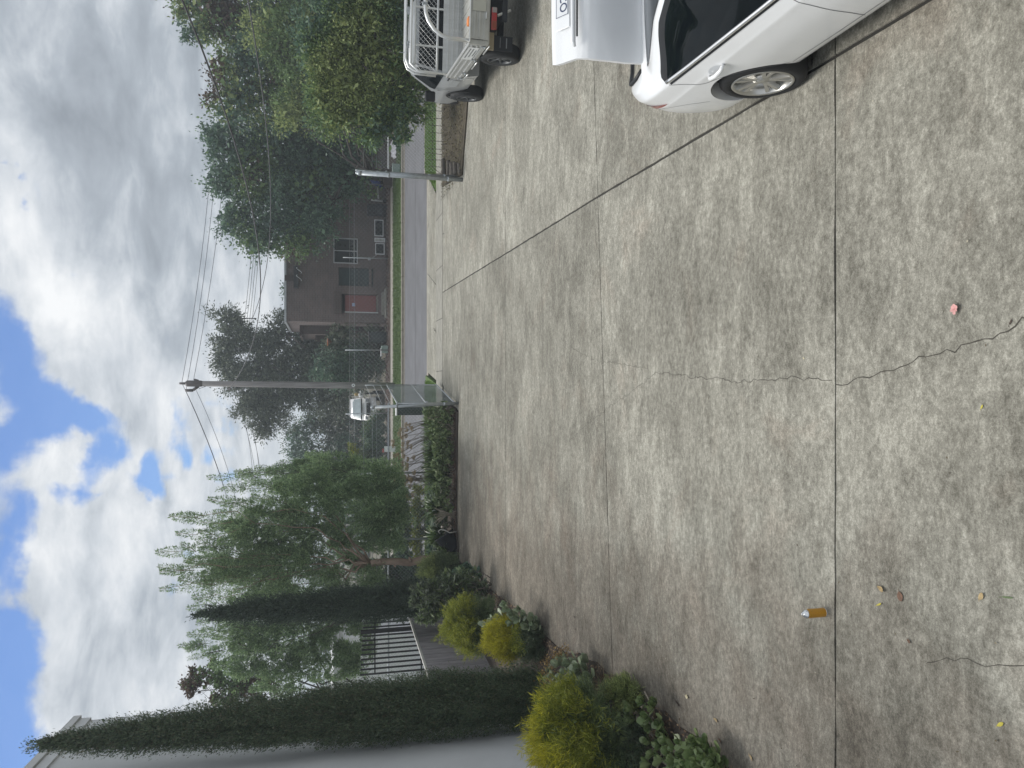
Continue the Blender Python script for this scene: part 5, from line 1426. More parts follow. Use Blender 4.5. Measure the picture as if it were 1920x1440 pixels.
# big one: axis found from its outline
bx, by = -4.90, 11.7
def crad(px_w, x, Y): return px_w / ppm(x, Y) / 2
cypress('tallest pencil cypress in front of the white building wall', (bx, by, 0), [(0, .24), (.33, .34), (1, .37), (1.6, .39), (2.8, .37), (3.6, .32), (4.35, .27), (5.1, .22), (5.8, .17), (6.46, .115), (6.9, .06), (7.15, .02), (7.25, 0)], [(.05, 0, 6.6, 7.4, .07), (.08, .1, 6.0, 6.95, .09), (-.08, 0, 5.9, 6.8, .09), (-.18, -.1, 5.2, 6.2, .09)], 240000, .036, 1, LM_CYP)
bx2 = at(600, 1136, 18.2).x
cypress('slimmer pencil cypress beyond the shrubs, further from the wall', (bx2, 18.2, 0), [(0, .2), (.4, .36), (1.2, .37), (2.4, .35), (3.4, .31), (4.4, .25), (5.2, .20), (5.7, .11), (6.1, .03), (6.25, 0)], [(.0, 0, 5.6, 6.35, .10), (-.14, 0, 5.2, 6.0, .12)], 90000, .050, 2, LM_CYP2)
# ================================================================== GARDEN PLANTS
M_STEM = mat('pale_woody_stem', (.26, .23, .18), .85, var=.25, scale=12, bump=.4)
def succmat(name, a, b_):
    m, t, b = _new(name); N = t.nodes; L = t.links
    oi = N.new('ShaderNodeObjectInfo'); r = N.new('ShaderNodeValToRGB'); r.color_ramp.elements[0].color = (*a, 1); r.color_ramp.elements[1].color = (*b_, 1)
    L.new(oi.outputs['Random'], r.inputs[0]); 
    n = N.new('ShaderNodeTexNoise'); n.inputs['Scale'].default_value = 40; tc = N.new('ShaderNodeTexCoord'); L.new(tc.outputs['Object'], n.inputs['Vector'])
    mx = N.new('ShaderNodeMix'); mx.data_type = 'RGBA'; mx.blend_type = 'MULTIPLY'; mx.inputs[0].default_value = .35
    L.new(r.outputs[0], mx.inputs[6]); L.new(n.outputs['Fac'], mx.inputs[7]); L.new(mx.outputs[2], b.inputs['Base Color'])
    b.inputs['Roughness'].default_value = .33; b.inputs['Specular IOR Level'].default_value = .5
    b.inputs['Subsurface Weight'].default_value = .08; b.inputs['Subsurface Radius'].default_value = (.004, .008, .002)
    return m
M_JADE = succmat('jade_leaf', (.115, .18, .062), (.275, .345, .155))
M_COTY = succmat('grey_succulent_leaf', (.19, .25, .15), (.37, .43, .28))
def succ_leaf_mesh(name, L, Wd, m, cup=.22, th=.10):
    """obovate fleshy leaf along +x, thick, cupped"""
    mb = MB(); n = 7; top = []; bot = []
    ts = np.linspace(0, 1, n)
    wf = [.16, .34, .62, .88, 1.0, .80, .12]
    for t, w in zip(ts, wf):
        x = L * t; z = L * (.10 * t + .22 * t * t)
        hw = Wd * .5 * w
        top.append([(x, s * hw, z + abs(s) * cup * hw + (1 - abs(s)) * th * Wd * .30) for s in (-1, -.5, 0, .5, 1)])
        bot.append([(x, s * hw, z + abs(s) * cup * hw - (1 - abs(s)) * th * Wd * .8) for s in (-1, -.5, 0, .5, 1)])
    mb.grid(top); mb.grid([r[::-1] for r in bot]); return mb.mesh(name, m, True)
JL = [succ_leaf_mesh('jade_leaf', .070, .050, M_JADE), succ_leaf_mesh('jade_leaf', .055, .042, M_JADE, .3), succ_leaf_mesh('jade_leaf', .085, .058, M_JADE, .15)]
CL = [succ_leaf_mesh('succulent_leaf', .105, .070, M_COTY, .2), succ_leaf_mesh('succulent_leaf', .085, .062, M_COTY, .28)]
def rosette(T, c, ax, meshes, n, sc, spread=.75):
    ax = Vector(ax).normalized(); q = ax.to_track_quat('Z', 'Y'); c = Vector(c) - Vector(T.location)
    for k in range(n):
        f = k / n; az = k * 2.4 + random.uniform(-.25, .25); tilt = (.15 + .95 * f) * spread + random.uniform(-.15, .15)
        # leaf +x axis goes outwards, tilted up for inner leaves
        el = math.pi / 2 - tilt * math.pi / 2 * 1.05
        M = q.to_matrix().to_4x4() @ Matrix.Rotation(az, 4, 'Z') @ Matrix.Rotation(-el, 4, 'Y')
        s = sc * (.62 + .48 * f) * random.uniform(.85, 1.15)
        o = bpy.data.objects.new('leaf', random.choice(meshes)); COL.objects.link(o); o.parent = T
        o.matrix_local = Matrix.Translation(c - ax * .03 * f) @ M @ Matrix.Scale(s, 4)
def succulent(name, label, cat, base, tips, meshes, nl, sc, r=.014, group=None, mid=None):
    """woody branching stems ending in leaf rosettes; tips are world points"""
    T = thing(name, label, cat, base, 0, group); b = Vector(base)
    mid = mid or [b + Vector((random.gauss(0, .12), random.gauss(0, .12), random.uniform(.08, .2))) for _ in range(4)]
    for m in mid:
        mb = MB(); limb(mb, b + Vector((0, 0, -.03)), m, r * 1.3, r, .8, 7, 6); part(T, 'branch', mb, M_STEM, True)
    for t in tips:
        t = Vector(t); m = min(mid, key=lambda q: (q - t).length)
        mb = MB(); limb(mb, m, t, r * .9, r * .55, .9, 6, 6); part(T, 'branch', mb, M_STEM, True)
        ax = (t - b).normalized() * .6 + Vector((random.gauss(0, .2), random.gauss(0, .2), .8))
        rosette(T, t, ax, meshes, max(5, int(nl * random.uniform(.75, 1.3))), sc * random.uniform(.85, 1.15))
    return T
def tipsof(pts): return [gp(px, py, z) for px, py, z in pts]
# nearest jade plants at the lower left of the bed
succulent('jade_plant', 'small leggy jade plant with bare branches just past the golden bush', 'jade plant', (-3.72, 7.75, .03),
    tipsof([(1148, 1322, .34), (1158, 1340, .30), (1165, 1358, .26), (1150, 1362, .22), (1205, 1318, .30), (1222, 1328, .26), (1215, 1345, .24), (1235, 1352, .16), (1195, 1368, .18), (1240, 1372, .14), (1228, 1318, .20), (1140, 1330, .36), (1135, 1352, .32), (1182, 1330, .30), (1186, 1350, .26), (1218, 1362, .2), (1172, 1375, .26)]), JL, 13, 1.42, group='jade plants by the bed edge', mid=[gp(1180, 1345, .14), gp(1205, 1352, .12), gp(1168, 1350, .2)])
succulent('jade_plant', 'jade plant with long bare pale branches at the frame edge, against the dark gap', 'jade plant', (-3.86, 6.85, .03),
    tipsof([(1160, 1392, .40), (1172, 1408, .38), (1182, 1420, .34), (1165, 1430, .36), (1176, 1384, .34), (1148, 1398, .38), (1190, 1402, .28), (1190, 1432, .30), (1155, 1415, .42), (1200, 1418, .24), (1215, 1392, .22), (1222, 1412, .22), (1214, 1432, .26), (1236, 1400, .18), (1240, 1424, .2), (1252, 1390, .14), (1145, 1432, .42), (1256, 1410, .18), (1262, 1432, .2)]), JL, 13, 1.5, group='jade plants by the bed edge', mid=[gp(1200, 1396, .2), gp(1195, 1418, .22), gp(1215, 1405, .14)])
succulent('jade_plant', 'lowest and densest jade plant, nearest the bottom of the bed', 'jade plant', (-3.62, 6.30, .03),
    tipsof([(1290, 1400, .26), (1306, 1392, .24), (1322, 1396, .22), (1280, 1418, .28), (1300, 1420, .30), (1322, 1418, .28), (1345, 1414, .18), (1338, 1430, .24), (1310, 1436, .30), (1282, 1434, .30), (1265, 1426, .28), (1356, 1430, .14), (1330, 1404, .20), (1275, 1394, .2), (1262, 1404, .2), (1294, 1436, .3), (1318, 1436, .3), (1350, 1440, .18), (1310, 1408, .26), (1268, 1436, .26)]), JL, 13, 1.6, group='jade plants by the bed edge', mid=[gp(1310, 1425, .1), gp(1290, 1428, .14), gp(1335, 1428, .08)])
# grey green succulents further along
t_ = tipsof([(1050, 1245, .44), (1062, 1258, .46), (1075, 1270, .42), (1085, 1250, .34), (1040, 1268, .50), (1095, 1268, .28), (1060, 1238, .36), (1078, 1238, .28), (1100, 1255, .20), (1070, 1285, .42), (1042, 1282, .46), (1032, 1256, .5), (1055, 1270, .46), (1090, 1282, .36), (1108, 1270, .22), (1068, 1246, .4), (1084, 1262, .34), (1030, 1274, .52), (1100, 1240, .14)])
S1 = succulent('flowering_succulent', 'grey green succulent with orange flower heads between the golden bush and the big cypress', 'succulent', (-4.15, 9.55, .03), t_, CL, 12, 1.3, .018, group='grey succulents along the wall')
LM_ORG = leafmat('leaf_orange_flower', [(.20, .13, .05), (.30, .20, .075), (.38, .28, .12)], .2)
P = []
for px, py, z in [(1028, 1240, .5), (1036, 1252, .54), (1045, 1232, .46), (1024, 1262, .56), (1020, 1284, .52), (1034, 1276, .56), (1050, 1226, .40), (1060, 1222, .34)]:
    c = np.array(gp(px, py, z)); P.append(c + RNG.normal(size=(60, 3)) * .045)
P = np.concatenate(P); leaves('flower_heads', P, unit(len(P)) + np.array([0, 0, .6]), .035, .018, [LM_ORG], S1, off=tuple(S1.location), kind='stuff')
succulent('grey_succulent', 'grey green succulent clump at the bed edge between the yellow bushes', 'succulent', (-4.35, 13.1, .03),
    tipsof([(952, 1142, .50), (962, 1150, .52), (972, 1158, .44), (985, 1152, .34), (1000, 1160, .22), (990, 1172, .30), (975, 1142, .34), (940, 1158, .56), (925, 1164, .56), (912, 1170, .56), (1008, 1174, .16), (960, 1168, .50), (930, 1178, .50), (950, 1132, .40)]), CL, 11, 1.5, .02, group='grey succulents along the wall')
succulent('low_succulent', 'low pale succulent at the bed edge below the dark shrub', 'succulent', (-4.62, 16.6, .03), tipsof([(884, 1082, .26), (896, 1086, .22), (908, 1092, .14), (902, 1102, .2), (915, 1100, .1)]), CL, 8, 1.0, .014, group='grey succulents along the wall')

# ---- needle leaved golden bushes
def needle_bush(label, base, cr, rr, n_sh, L, mats, split=None, name='golden_bush', cat='bush', group=None, upb=.8, spread=.045, nper=26, width=.10, inner=.5):
    """spray tips over a rounded mound; cr centre, rr radii"""
    T = thing(name, label, cat, base, 0, group); cr = np.array(cr); rr = np.array(rr)
    mb = MB()
    for _ in range(14):
        d = unit(1)[0]; d[2] = abs(d[2]); limb(mb, Vector(base) + Vector((random.gauss(0, .08), random.gauss(0, .08), -.02)), Vector(cr + d * rr * .8), .014, .004, 1, 5)
    part(T, 'stems', mb, M_BARKD, True, kind='stuff')
    d = unit(n_sh); k = d[:, 2] > -.55; d = d[k]; n = len(d)
    lump = 1 + .14 * np.sin(d[:, 0] * 6 + d[:, 2] * 4) + .12 * np.sin(d[:, 1] * 9 - d[:, 2] * 5) + np.where(RNG.uniform(size=len(d)) < .07, RNG.uniform(.05, .22, len(d)), 0)
    tip = cr + d * rr * lump[:, None] * RNG.uniform(.78, 1.08, (n, 1)); ax = d * np.array([.8, .8, .4]) + np.array([0, 0, upb]) + RNG.normal(size=(n, 3)) * .25
    ax /= np.linalg.norm(ax, axis=1, keepdims=True)
    t = RNG.uniform(0, 1, (n, nper)); sl = RNG.uniform(.10, .22, (n, 1)) * (rr.mean() / .6)
    P = tip[:, None, :] - ax[:, None, :] * (sl * t)[:, :, None] + RNG.normal(size=(n, nper, 3)) * spread * .35
    D = ax[:, None, :] * .9 + RNG.normal(size=(n, nper, 3)) * .55
    P = P.reshape(-1, 3); D = D.reshape(-1, 3); Ls = L * RNG.uniform(.6, 1.3, len(P))
    mi = None
    if split is not None:
        f = split((P - cr) / rr) + RNG.normal(size=len(P)) * .10; mi = np.clip(f, 0, len(mats) - 1e-3).astype(int)
    m = int(n_sh * inner); q = cr + unit(m) * rr * .60 * RNG.uniform(0, 1, (m, 1)) ** .33
    P = np.concatenate([P, q]); D = np.concatenate([D, unit(m)]); Ls = np.concatenate([Ls, np.full(m, L * 2.6)]); 
    if mi is not None: mi = np.concatenate([mi, np.zeros(m, int)])
    Wd = Ls * width; Wd[-m:] = L * .8
    k = P[:, 2] > .02
    leaves('foliage', P[k], D[k], Ls[k], Wd[k], mats, T, None if mi is None else mi[k], off=tuple(T.location)); return T
# needles golden towards top, outside and wall side, greener inside and below
gold = lambda q: .62 + .95 * q[:, 2] + .75 * np.linalg.norm(q, axis=1) - .25 * q[:, 0]
c = at(1072, 1372, 8.15)
needle_bush('big golden needle leaved bush against the white wall, nearest the camera', (c.x, 8.15, 0), (c.x, 8.15, c.z - .05), (.50, .52, .50), 1500, .085, [LM_BUSH, LM_YEG, LM_YEL], gold, group='golden bushes', nper=40, spread=.075, width=.075, upb=.55, inner=1.2)
c = at(1125, 1418, 7.85)
needle_bush('low dark green growth under the big golden bush', (c.x, 7.85, 0), (c.x - .05, 7.85, .34), (.36, .30, .34), 900, .05, [LM_CYP, LM_BUSH], lambda q: .6 + q[:, 2], name='dark_undergrowth', cat='undergrowth')
c = at(940, 1192, 12.9)
needle_bush('small bright yellow bush between the grey succulents and the big cypress', (c.x + .02, 12.75, 0), (c.x + .0, 12.75, .48), (.34, .36, .44), 1500, .055, [LM_YEG, LM_YEL, LM_YEL], lambda q: .9 + 1.5 * q[:, 2] + .3 * np.linalg.norm(q, axis=1), group='golden bushes')
c = at(990, 1198, 12.3)
needle_bush('dark green lower bush at the foot of the big cypress', (c.x, 12.3, 0), (c.x, 12.3, .24), (.30, .34, .27), 1000, .06, [LM_CYP, LM_YEG], lambda q: .55 + .7 * q[:, 2], name='dark_bush')
c = at(892, 1162, 15.1)
needle_bush('rounded yellow green bush in front of the paling fence', (c.x - .05, 15.0, 0), (c.x - .05, 15.0, .62), (.52, .50, .62), 2400, .07, [LM_BUSH, LM_YEG, LM_YEG], lambda q: .55 + 1.1 * q[:, 2] + .4 * np.linalg.norm(q, axis=1), name='rounded_bush', upb=.2)
c = at(835, 1066, 19.4)
needle_bush('brownish green rounded bush at the far corner of the bed', (c.x, 19.4, 0), (c.x, 19.4, .55), (.36, .36, .58), 1500, .075, [LM_BUSH, LM_OLIVE], lambda q: .7 + .8 * q[:, 2], name='rounded_bush', upb=.5)
shrub('lavender_shrub', 'grey green drooping shrub in front of the slimmer cypress', 'shrub', 0, 1130, 16.3, [(800, 1120, 30), (805, 1145, 24), (830, 1110, 28), (850, 1118, 28), (880, 1105, 22), (870, 1085, 24), (845, 1090, 24), (820, 1140, 20), (890, 1118, 16), (785, 1110, 16), (905, 1100, 12)], 15000, .085, .022, [LM_BUSH, LM_EUC], M_BARK, base=(at(880, 1115, 16.3).x, 16.3, .0), frac=[.65, .35], clump=.2, droop=-.2)
shrub('dark_shrub', 'dark leafy shrub at the bed edge below the brownish bush', 'shrub', 0, 1095, 17.4, [(885, 1078, 18), (895, 1092, 16), (875, 1095, 20), (905, 1108, 14), (868, 1074, 16)], 4500, .075, .04, [LM_DARK, LM_BUSH], M_BARKD, base=(at(890, 1090, 17.4).x, 17.4, 0), frac=[.7, .3], clump=.18)

# ---- jade hedge and strappy plants by the left gate
def jade_mass(label, Y, bl, n, base, LM, group):
    T = thing('jade_bush', label, 'jade bush', base, 0, group); sp = blobs3(bl, Y); mb = MB()
    for c, r in sp:
        for _ in range(3): limb(mb, Vector((c[0] + random.gauss(0, .1), c[1], 0)), Vector(c + unit(1)[0] * r * .6), .018, .010, 1, 5)
    part(T, 'branches', mb, M_STEM, True, kind='stuff')
    P = []; D = []; Sd = []
    for c, r in sp:
        m = int(n * r * r); nr = max(6, m // 9); d = unit(nr); d[:, 2] = np.abs(d[:, 2]) * .9 + .0; rc = c + d * r * RNG.uniform(.55, 1.05, (nr, 1)) * np.array([1, .9, 1])
        idx = np.repeat(np.arange(nr), 9); az = unit(len(idx)); dd = d[idx] * .6 + az * .9; dd[:, 2] += .25
        P.append(rc[idx]); D.append(dd)
    P = np.concatenate(P); D = np.concatenate(D); k = P[:, 2] > .05; L = RNG.uniform(.075, .13, len(P))
    leaves('foliage', P[k], D[k], L[k], L[k] * .66, LM, T, bend=.10, off=tuple(T.location)); return T
LM_JD = leafmat('leaf_jade', [(.095, .145, .062), (.155, .22, .095), (.235, .305, .14), (.37, .43, .24)], .08, .4, .6)
jade_mass('jade bush right beside the shorter left gate post', 20.75, [(835, 775, 20), (815, 770, 14), (842, 795, 18), (805, 778, 10), (850, 780, 12), (822, 800, 16)], 4200, (at(850, 785, 20.75).x, 20.75, 0), [LM_JD], 'jade hedge by the left gate')
jade_mass('jade bush in the middle of the hedge left of the gate', 20.8, [(838, 825, 19), (828, 845, 18), (845, 850, 18), (820, 825, 12), (838, 870, 18), (850, 835, 10), (822, 870, 14)], 4200, (at(850, 845, 20.8).x, 20.8, 0), [LM_JD], 'jade hedge by the left gate')
jade_mass('straggly jade bush at the far end of the hedge left of the gate', 20.8, [(832, 895, 16), (842, 910, 16), (826, 915, 13), (838, 935, 14), (846, 955, 10), (822, 935, 10)], 3600, (at(850, 925, 20.8).x, 20.8, 0), [LM_JD], 'jade hedge by the left gate')
LM_STRAP = leafmat('leaf_strap', [(.035, .065, .024), (.06, .105, .035), (.10, .16, .05), (.19, .26, .09)], .2, .35, .6)
def straps(P, base, n, L, Wd, lean=.9, up=1.0):
    """arching strap leaves as short joined ribbons"""
    V = []; F = []
    for _ in range(n):
        a = random.uniform(0, 6.283); l = L * random.uniform(.6, 1.15); ln = lean * random.uniform(.35, 1.2)
        d = Vector((math.cos(a), math.sin(a), 0)); sd = Vector((-d.y, d.x, 0)); i0 = len(P.v); b = Vector(base) + d * random.uniform(0, .06)
        A = []; Bq = []
        for t in (0, .3, .6, .85, 1):
            p = b + d * (l * ln * t * (.35 + .65 * t)) + Vector((0, 0, l * up * (t - .55 * ln * t * t)))
            w = Wd * (1 - t) ** .6 * (.6 + .8 * min(t * 3, 1)) * .5 + .002; A.append(p + sd * w); Bq.append(p - sd * w)
        P.grid([A, Bq])
for k, (py, px, Y, h) in enumerate([(790, 800, 21.9, .62), (815, 798, 22.0, .66), (842, 800, 21.9, .66), (868, 806, 21.9, .60), (895, 808, 21.8, .62)]):
    b = (at(800, py, Y).x, Y, .03)
    T = thing('agapanthus', ['agapanthus clump nearest the gate post, with dry seed heads above the jade bush', 'agapanthus clump second from the gate post, with dry seed heads', 'agapanthus clump with dry seed heads in the middle of the fence bay', 'agapanthus clump with dry seed heads right of the thin fence post', 'agapanthus clump with dry seed heads nearest the feathery trees'][k], 'agapanthus', b, 0, 'agapanthus along the front fence')
    mb = MB()
    for q in range(6): straps(mb, (b[0] + random.uniform(-.24, .24), b[1] + random.uniform(-.2, .15), .03), 30, .95, .042)
    part(T, 'leaf_clump', mb, [LM_STRAP], True, kind='stuff')
    for q in range(9):
        e = Vector((b[0] + random.uniform(-.45, .25) - .22, b[1] + random.uniform(-.2, .2), random.uniform(1.0, 1.6)))
        mb = MB(); mb.tube([(b[0] + random.uniform(-.12, .12), b[1], .1), (e + Vector(b)) / 2 + Vector((.06, 0, .12)), e], [.008, .007, .006], 5); st_ = part(T, 'flower_stalk', mb, mat('dry_stalk', (.11, .085, .055), .9), True) if q == 0 else part(T, 'flower_stalk', mb, bpy.data.materials['dry_stalk'], True)
        m_ = MB()
        for z in range(26):
            d = Vector(unit(1)[0]); d.z = d.z * .7 + .1; m_.tube([e, e + d * .06], .003, 3, False); c = e + d * .066; m_.box(c - Vector((.010, .010, .010)), c + Vector((.010, .010, .010)))
        link('seed_head', m_.mesh('seed_head', bpy.data.materials.get('dry_seed') or mat('dry_seed', (.36, .28, .18), .9, var=.3), False, Vector(T.location)), st_)
for k, (py, Y, L, lab) in enumerate([(1005, 20.9, .62, 'spiky dark strap leaved plant standing left of the black tub'), (1037, 20.6, .75, 'spiky strap leaved plant in front of the pinkish trunk'), (958, 21.2, .72, 'drooping dark strap leaved plant at the end of the jade hedge')]):
    b = (at(830, py, Y).x, Y, .03 if k != 2 else .35)
    T = thing('strap_plant', lab, 'strap leaved plant', (b[0], b[1], .03), 0, 'strap leaved plants'); mb = MB()
    straps(mb, (b[0], b[1], b[2] + (.3 if k == 0 else 0)), 70, L, .045, .9 if k < 2 else 1.25); straps(mb, (b[0] + .12, b[1] + .1, b[2] + (.25 if k == 0 else .0)), 40, L * .9, .045)
    part(T, 'leaf_clump', mb, [LM_STRAP], True, kind='stuff')
    mb = MB(); limb(mb, (b[0], b[1], 0), (b[0] + .02, b[1], b[2] + .4), .05, .03, .4); part(T, 'stem', mb, M_BARKD, True)
# bare pale frangipani like stems
T = thing('bare_stems', 'cluster of bare pale stems leaning over the bed edge', 'bare shrub', (at(845, 968, 20.7).x, 20.7, 0))
for k in range(11):
    mb = MB(); a = at(848, 975 - k * 1.6, 20.6); e = at(816 + random.uniform(-4, 8), 952 + k * 3.2, 20.7 + random.uniform(-.2, .2)); m = (a + e) / 2 + Vector((.06, 0, -.05))
    mb.tube([(a.x, 20.6, .02), m, e], [.016, .014, .009], 6); part(T, 'stem', mb, M_STEM, True)
# black tub lying tilted in the bed
tb = at(835, 1015, 20.55)
T = thing('planter_tub', 'black tub lying tilted on the soil behind the bed edge', 'tub', (tb.x, 20.55, 0))
Mx = Matrix.Translation((tb.x - .02, 20.6, .24)) @ Matrix.Rotation(rad(58), 4, 'Y') @ Matrix.Rotation(rad(-12), 4, 'X')
part(T, 'tub_body', MB().lathe([(.02, -.26), (.19, -.26), (.20, -.24), (.27, .18), (.29, .19), (.29, .22), (.265, .22), (.25, .17), (.185, -.22), (.02, -.22)], 28, Mx), mat('black_tub_plastic', (.014, .016, .022), .5, var=.3), True)
T = thing('garden_hose', 'loop of pale hose standing beside the black tub', 'hose', (at(850, 992, 20.4).x, 20.4, 0))
part(T, 'hose_loop', MB().tube([(at(852, 997, 20.4).x, 20.4, .05), at(843, 999, 20.4), at(834, 994, 20.4), at(826, 993, 20.45), at(822, 996, 20.45), at(825, 1000, 20.45)], .016, 7), mat('pale_hose', (.45, .44, .40), .6), True)

jade_mass('small jade bush at the left end of the hedge, near the bare pale stems', 21.2, [(835, 960, 14), (828, 985, 13), (842, 978, 9), (820, 1010, 12), (830, 1040, 12)], 3600, (at(850, 975, 21.2).x, 21.2, 0), [LM_JD], 'jade hedge by the left gate')
shrub('low_shrub', 'low dark green growth along the fence behind the strap leaved plants', 'shrub', 0, 985, 22.3, [(815, 935, 12), (812, 960, 12), (815, 985, 12), (818, 1010, 13), (812, 1035, 12), (808, 1060, 12), (822, 1055, 12), (800, 1085, 16)], 9000, .09, .035, [LM_BUSH, LM_DARK], frac=[.5, .5], clump=.2)

shrub('boundary_shrub', 'dark green shrub against the fence behind the pinkish trunk', 'shrub', 0, 1060, 23.4, [(735, 1075, 22), (760, 1065, 20), (775, 1090, 22), (745, 1100, 20), (715, 1085, 20), (790, 1075, 18), (730, 1050, 16), (700, 1060, 18)], 9000, .09, .04, [LM_DARK, LM_BUSH], base=(at(760, 1075, 23.4).x, 23.4, 0), frac=[.7, .3], clump=.25)
shrub('boundary_hedge', 'low dark hedge along the far side of the fence below the big feathery tree', 'hedge', 0, 960, 26.2, [(748, 920, 12), (752, 945, 12), (755, 970, 12), (755, 995, 12), (752, 1020, 12), (757, 1045, 12), (762, 930, 8), (764, 960, 8), (764, 990, 8), (764, 1015, 8), (764, 1040, 8)], 9000, .09, .04, [LM_DARK, LM_BUSH], base=(at(760, 975, 26.2).x, 26.2, 0), frac=[.7, .3], clump=.22)
LM_DRY = leafmat('leaf_dry_grass', [(.10, .07, .04), (.20, .145, .08), (.30, .23, .13)], .2)
for k, (px, py, lab) in enumerate([(1172, 1300, 'tuft of dry brown grass at the bed edge below the golden bush'), (1245, 1352, 'tuft of dry brown grass among the jade plants'), (1140, 1285, 'small tuft of dry grass next to the flowering succulent')]):
    b = gp(px, py, .03); T = thing('dry_grass', lab, 'grass tuft', (b.x - .06, b.y, .03), 0, 'dry grass tufts'); mb = MB()
    for q in range(3): straps(mb, (b.x - .06 + random.uniform(-.08, .08), b.y + random.uniform(-.1, .1), .03), 34, .24, .006, 1.2)
    part(T, 'blades', mb, [LM_DRY], True, kind='stuff')
c = at(1112, 1312, 8.35)
needle_bush('brownish twiggy growth on the driveway side of the big golden bush', (c.x, 8.3, 0), (c.x, 8.3, .22), (.24, .26, .26), 420, .06, [LM_OLIVE, LM_DRY], lambda q: .55 + .5 * q[:, 2], name='twiggy_bush', upb=.6)

shrub('tall_grass', 'tall bright green grass on the verge behind the strap leaved plants', 'grass clump', 0, 1000, 26.0, [(786, 920, 10), (784, 945, 12), (782, 970, 13), (783, 995, 13), (782, 1020, 13), (784, 1045, 12), (780, 1070, 14), (782, 1100, 16), (795, 960, 10), (795, 1000, 10)], 12000, .13, .016, [LM_YEG, LM_BUSH], base=(at(780, 990, 26.0).x, 26.0, 0), frac=[.7, .3], clump=.25, droop=.6)
# ================================================================== STREET THINGS AND SMALL THINGS
# paling fence and black steel picket fence on the left
F0, F1 = gp(862, 1148), None
PYA, PYB = 19.3, 16.6
pa = Vector((at(766, 1152, 19.6).x, 19.6)); pb = Vector((at(790, 1226, 17.2).x, 17.2))
za, zb2 = at(766, 1152, 19.6).z, at(790, 1226, 17.2).z
T = thing('paling_fence', 'weathered grey paling fence with a pale sloping cap rail below the black steel fence', 'fence', (pa.x, pa.y, 0))
M_PAL = mat('weathered_paling', (.29, .275, .285), .9, var=.3, scale=3, stretch=(4, 4, .6), bump=.4)
ext = (pb - pa); n = 34; dirv = ext.normalized(); nv = Vector((-dirv.y, dirv.x))
Lf = ext.length * 1.9
for k in range(n):
    t0 = -.35 + (1.9 * k / n); t1 = -.35 + 1.9 * (k + .93) / n; a = pa + ext * t0; b = pa + ext * t1
    zt0 = za + (zb2 - za) * t0 - .03; zt1 = za + (zb2 - za) * t1 - .03
    off = nv * random.uniform(-.008, .008); w = nv * .018
    m_ = MB(); P0 = [a + off - w, b + off - w, b + off + w, a + off + w]; zz = [zt0, zt1, zt1, zt0]
    m_.face([(*P0[i], zz[i]) for i in range(4)]); m_.face([(*P0[i], -.02) for i in (3, 2, 1, 0)])
    for i in range(4): j = (i + 1) % 4; m_.face([(*P0[i], -.02), (*P0[j], -.02), (*P0[j], zz[j]), (*P0[i], zz[i])])
    part(T, 'paling', m_, M_PAL)
m_ = MB(); A = pa + ext * -.35; B = pa + ext * 1.55; zA = za + (zb2 - za) * -.35; zB = za + (zb2 - za) * 1.55
m_.tube([(A.x, A.y, zA), (B.x, B.y, zB)], .035, 4); part(T, 'cap_rail', m_, mat('pale_rail', (.50, .49, .46), .7))
T = thing('steel_fence', 'black steel picket fence in front of the white wall on the left', 'fence', (pa.x - .3, pa.y + .6, 0))
qa = Vector((at(700, 1155, 20.4).x, 20.4)); qb = Vector((at(700, 1246, 18.2).x, 18.2)); q = qb - qa
zr = lambda t: 0
for k in range(15):
    t = -.12 + k * .092 if k < 15 else 0; c = qa + q * t
    zt_ = at(682, 1155, 20.4).z + (at(676, 1246, 18.2).z - at(682, 1155, 20.4).z) * t
    m_ = MB(); wd = .017 if k != 5 else .045; m_.box((c.x - wd, c.y - wd, .3), (c.x + wd, c.y + wd, zt_ + (.05 if k == 5 else 0))); part(T, 'picket' if k != 5 else 'fence_post', m_, M_DKSTEEL)
for px0, px1 in ((703, 703), (788, 790)):
    a = at(px0, 1155, 20.4); b = at(px1, 1246, 18.2); d = (b - a) * .16
    part(T, 'rail', MB().tube([a - d, b + d], .022, 4), M_DKSTEEL)

# power pole
pb_ = gp(737, 723.5); PX, PY = pb_.x, 38.4
T = thing('power_pole', 'tall grey timber power pole on the far verge', 'power pole', (PX, PY, 0))
tp = at(352, 719, PY)
pole_at = lambda z: Vector((PX + (tp.x - PX) * z / tp.z, PY, z))
part(T, 'pole', MB().tube([pole_at(-.2), pole_at(3), pole_at(6), pole_at(tp.z)], [.165, .155, .14, .125], 16), mat('weathered_pole', (.24, .225, .22), .85, var=.4, scale=3, stretch=(3, 3, .25), bump=.4), True)
M_INS = mat('brown_insulator', (.10, .085, .085), .5)
part(T, 'pole_cap', MB().tube([pole_at(tp.z - .65), pole_at(tp.z - .55), pole_at(tp.z + .02), pole_at(tp.z + .1)], [.13, .155, .15, .09], 12), M_INS, True)
part(T, 'top_insulator', MB().tube([pole_at(tp.z + .08), pole_at(tp.z + .36)], [.06, .05], 10), M_INS, True)
a1 = at(372, 724, PY); a2 = at(360, 731, PY)
part(T, 'side_arm', MB().tube([a1, at(362, 731.5, PY)], [.075, .065], 8), M_INS, True)
part(T, 'side_insulator', MB().tube([at(362, 732, PY), at(347.5, 732, PY)], [.07, .065], 10), M_INS, True)
part(T, 'rear_insulator', MB().tube([at(372, 714, PY), at(364, 711.5, PY)], [.05, .05], 8), M_INS, True)
part(T, 'arm_stay', MB().tube([at(373, 729, PY), at(392, 722, PY)], .012, 5), M_DKSTEEL)
part(T, 'cable_clamp', MB().tube([at(428, 731, PY), at(433, 727, PY)], [.05, .06], 8), M_INS, True)
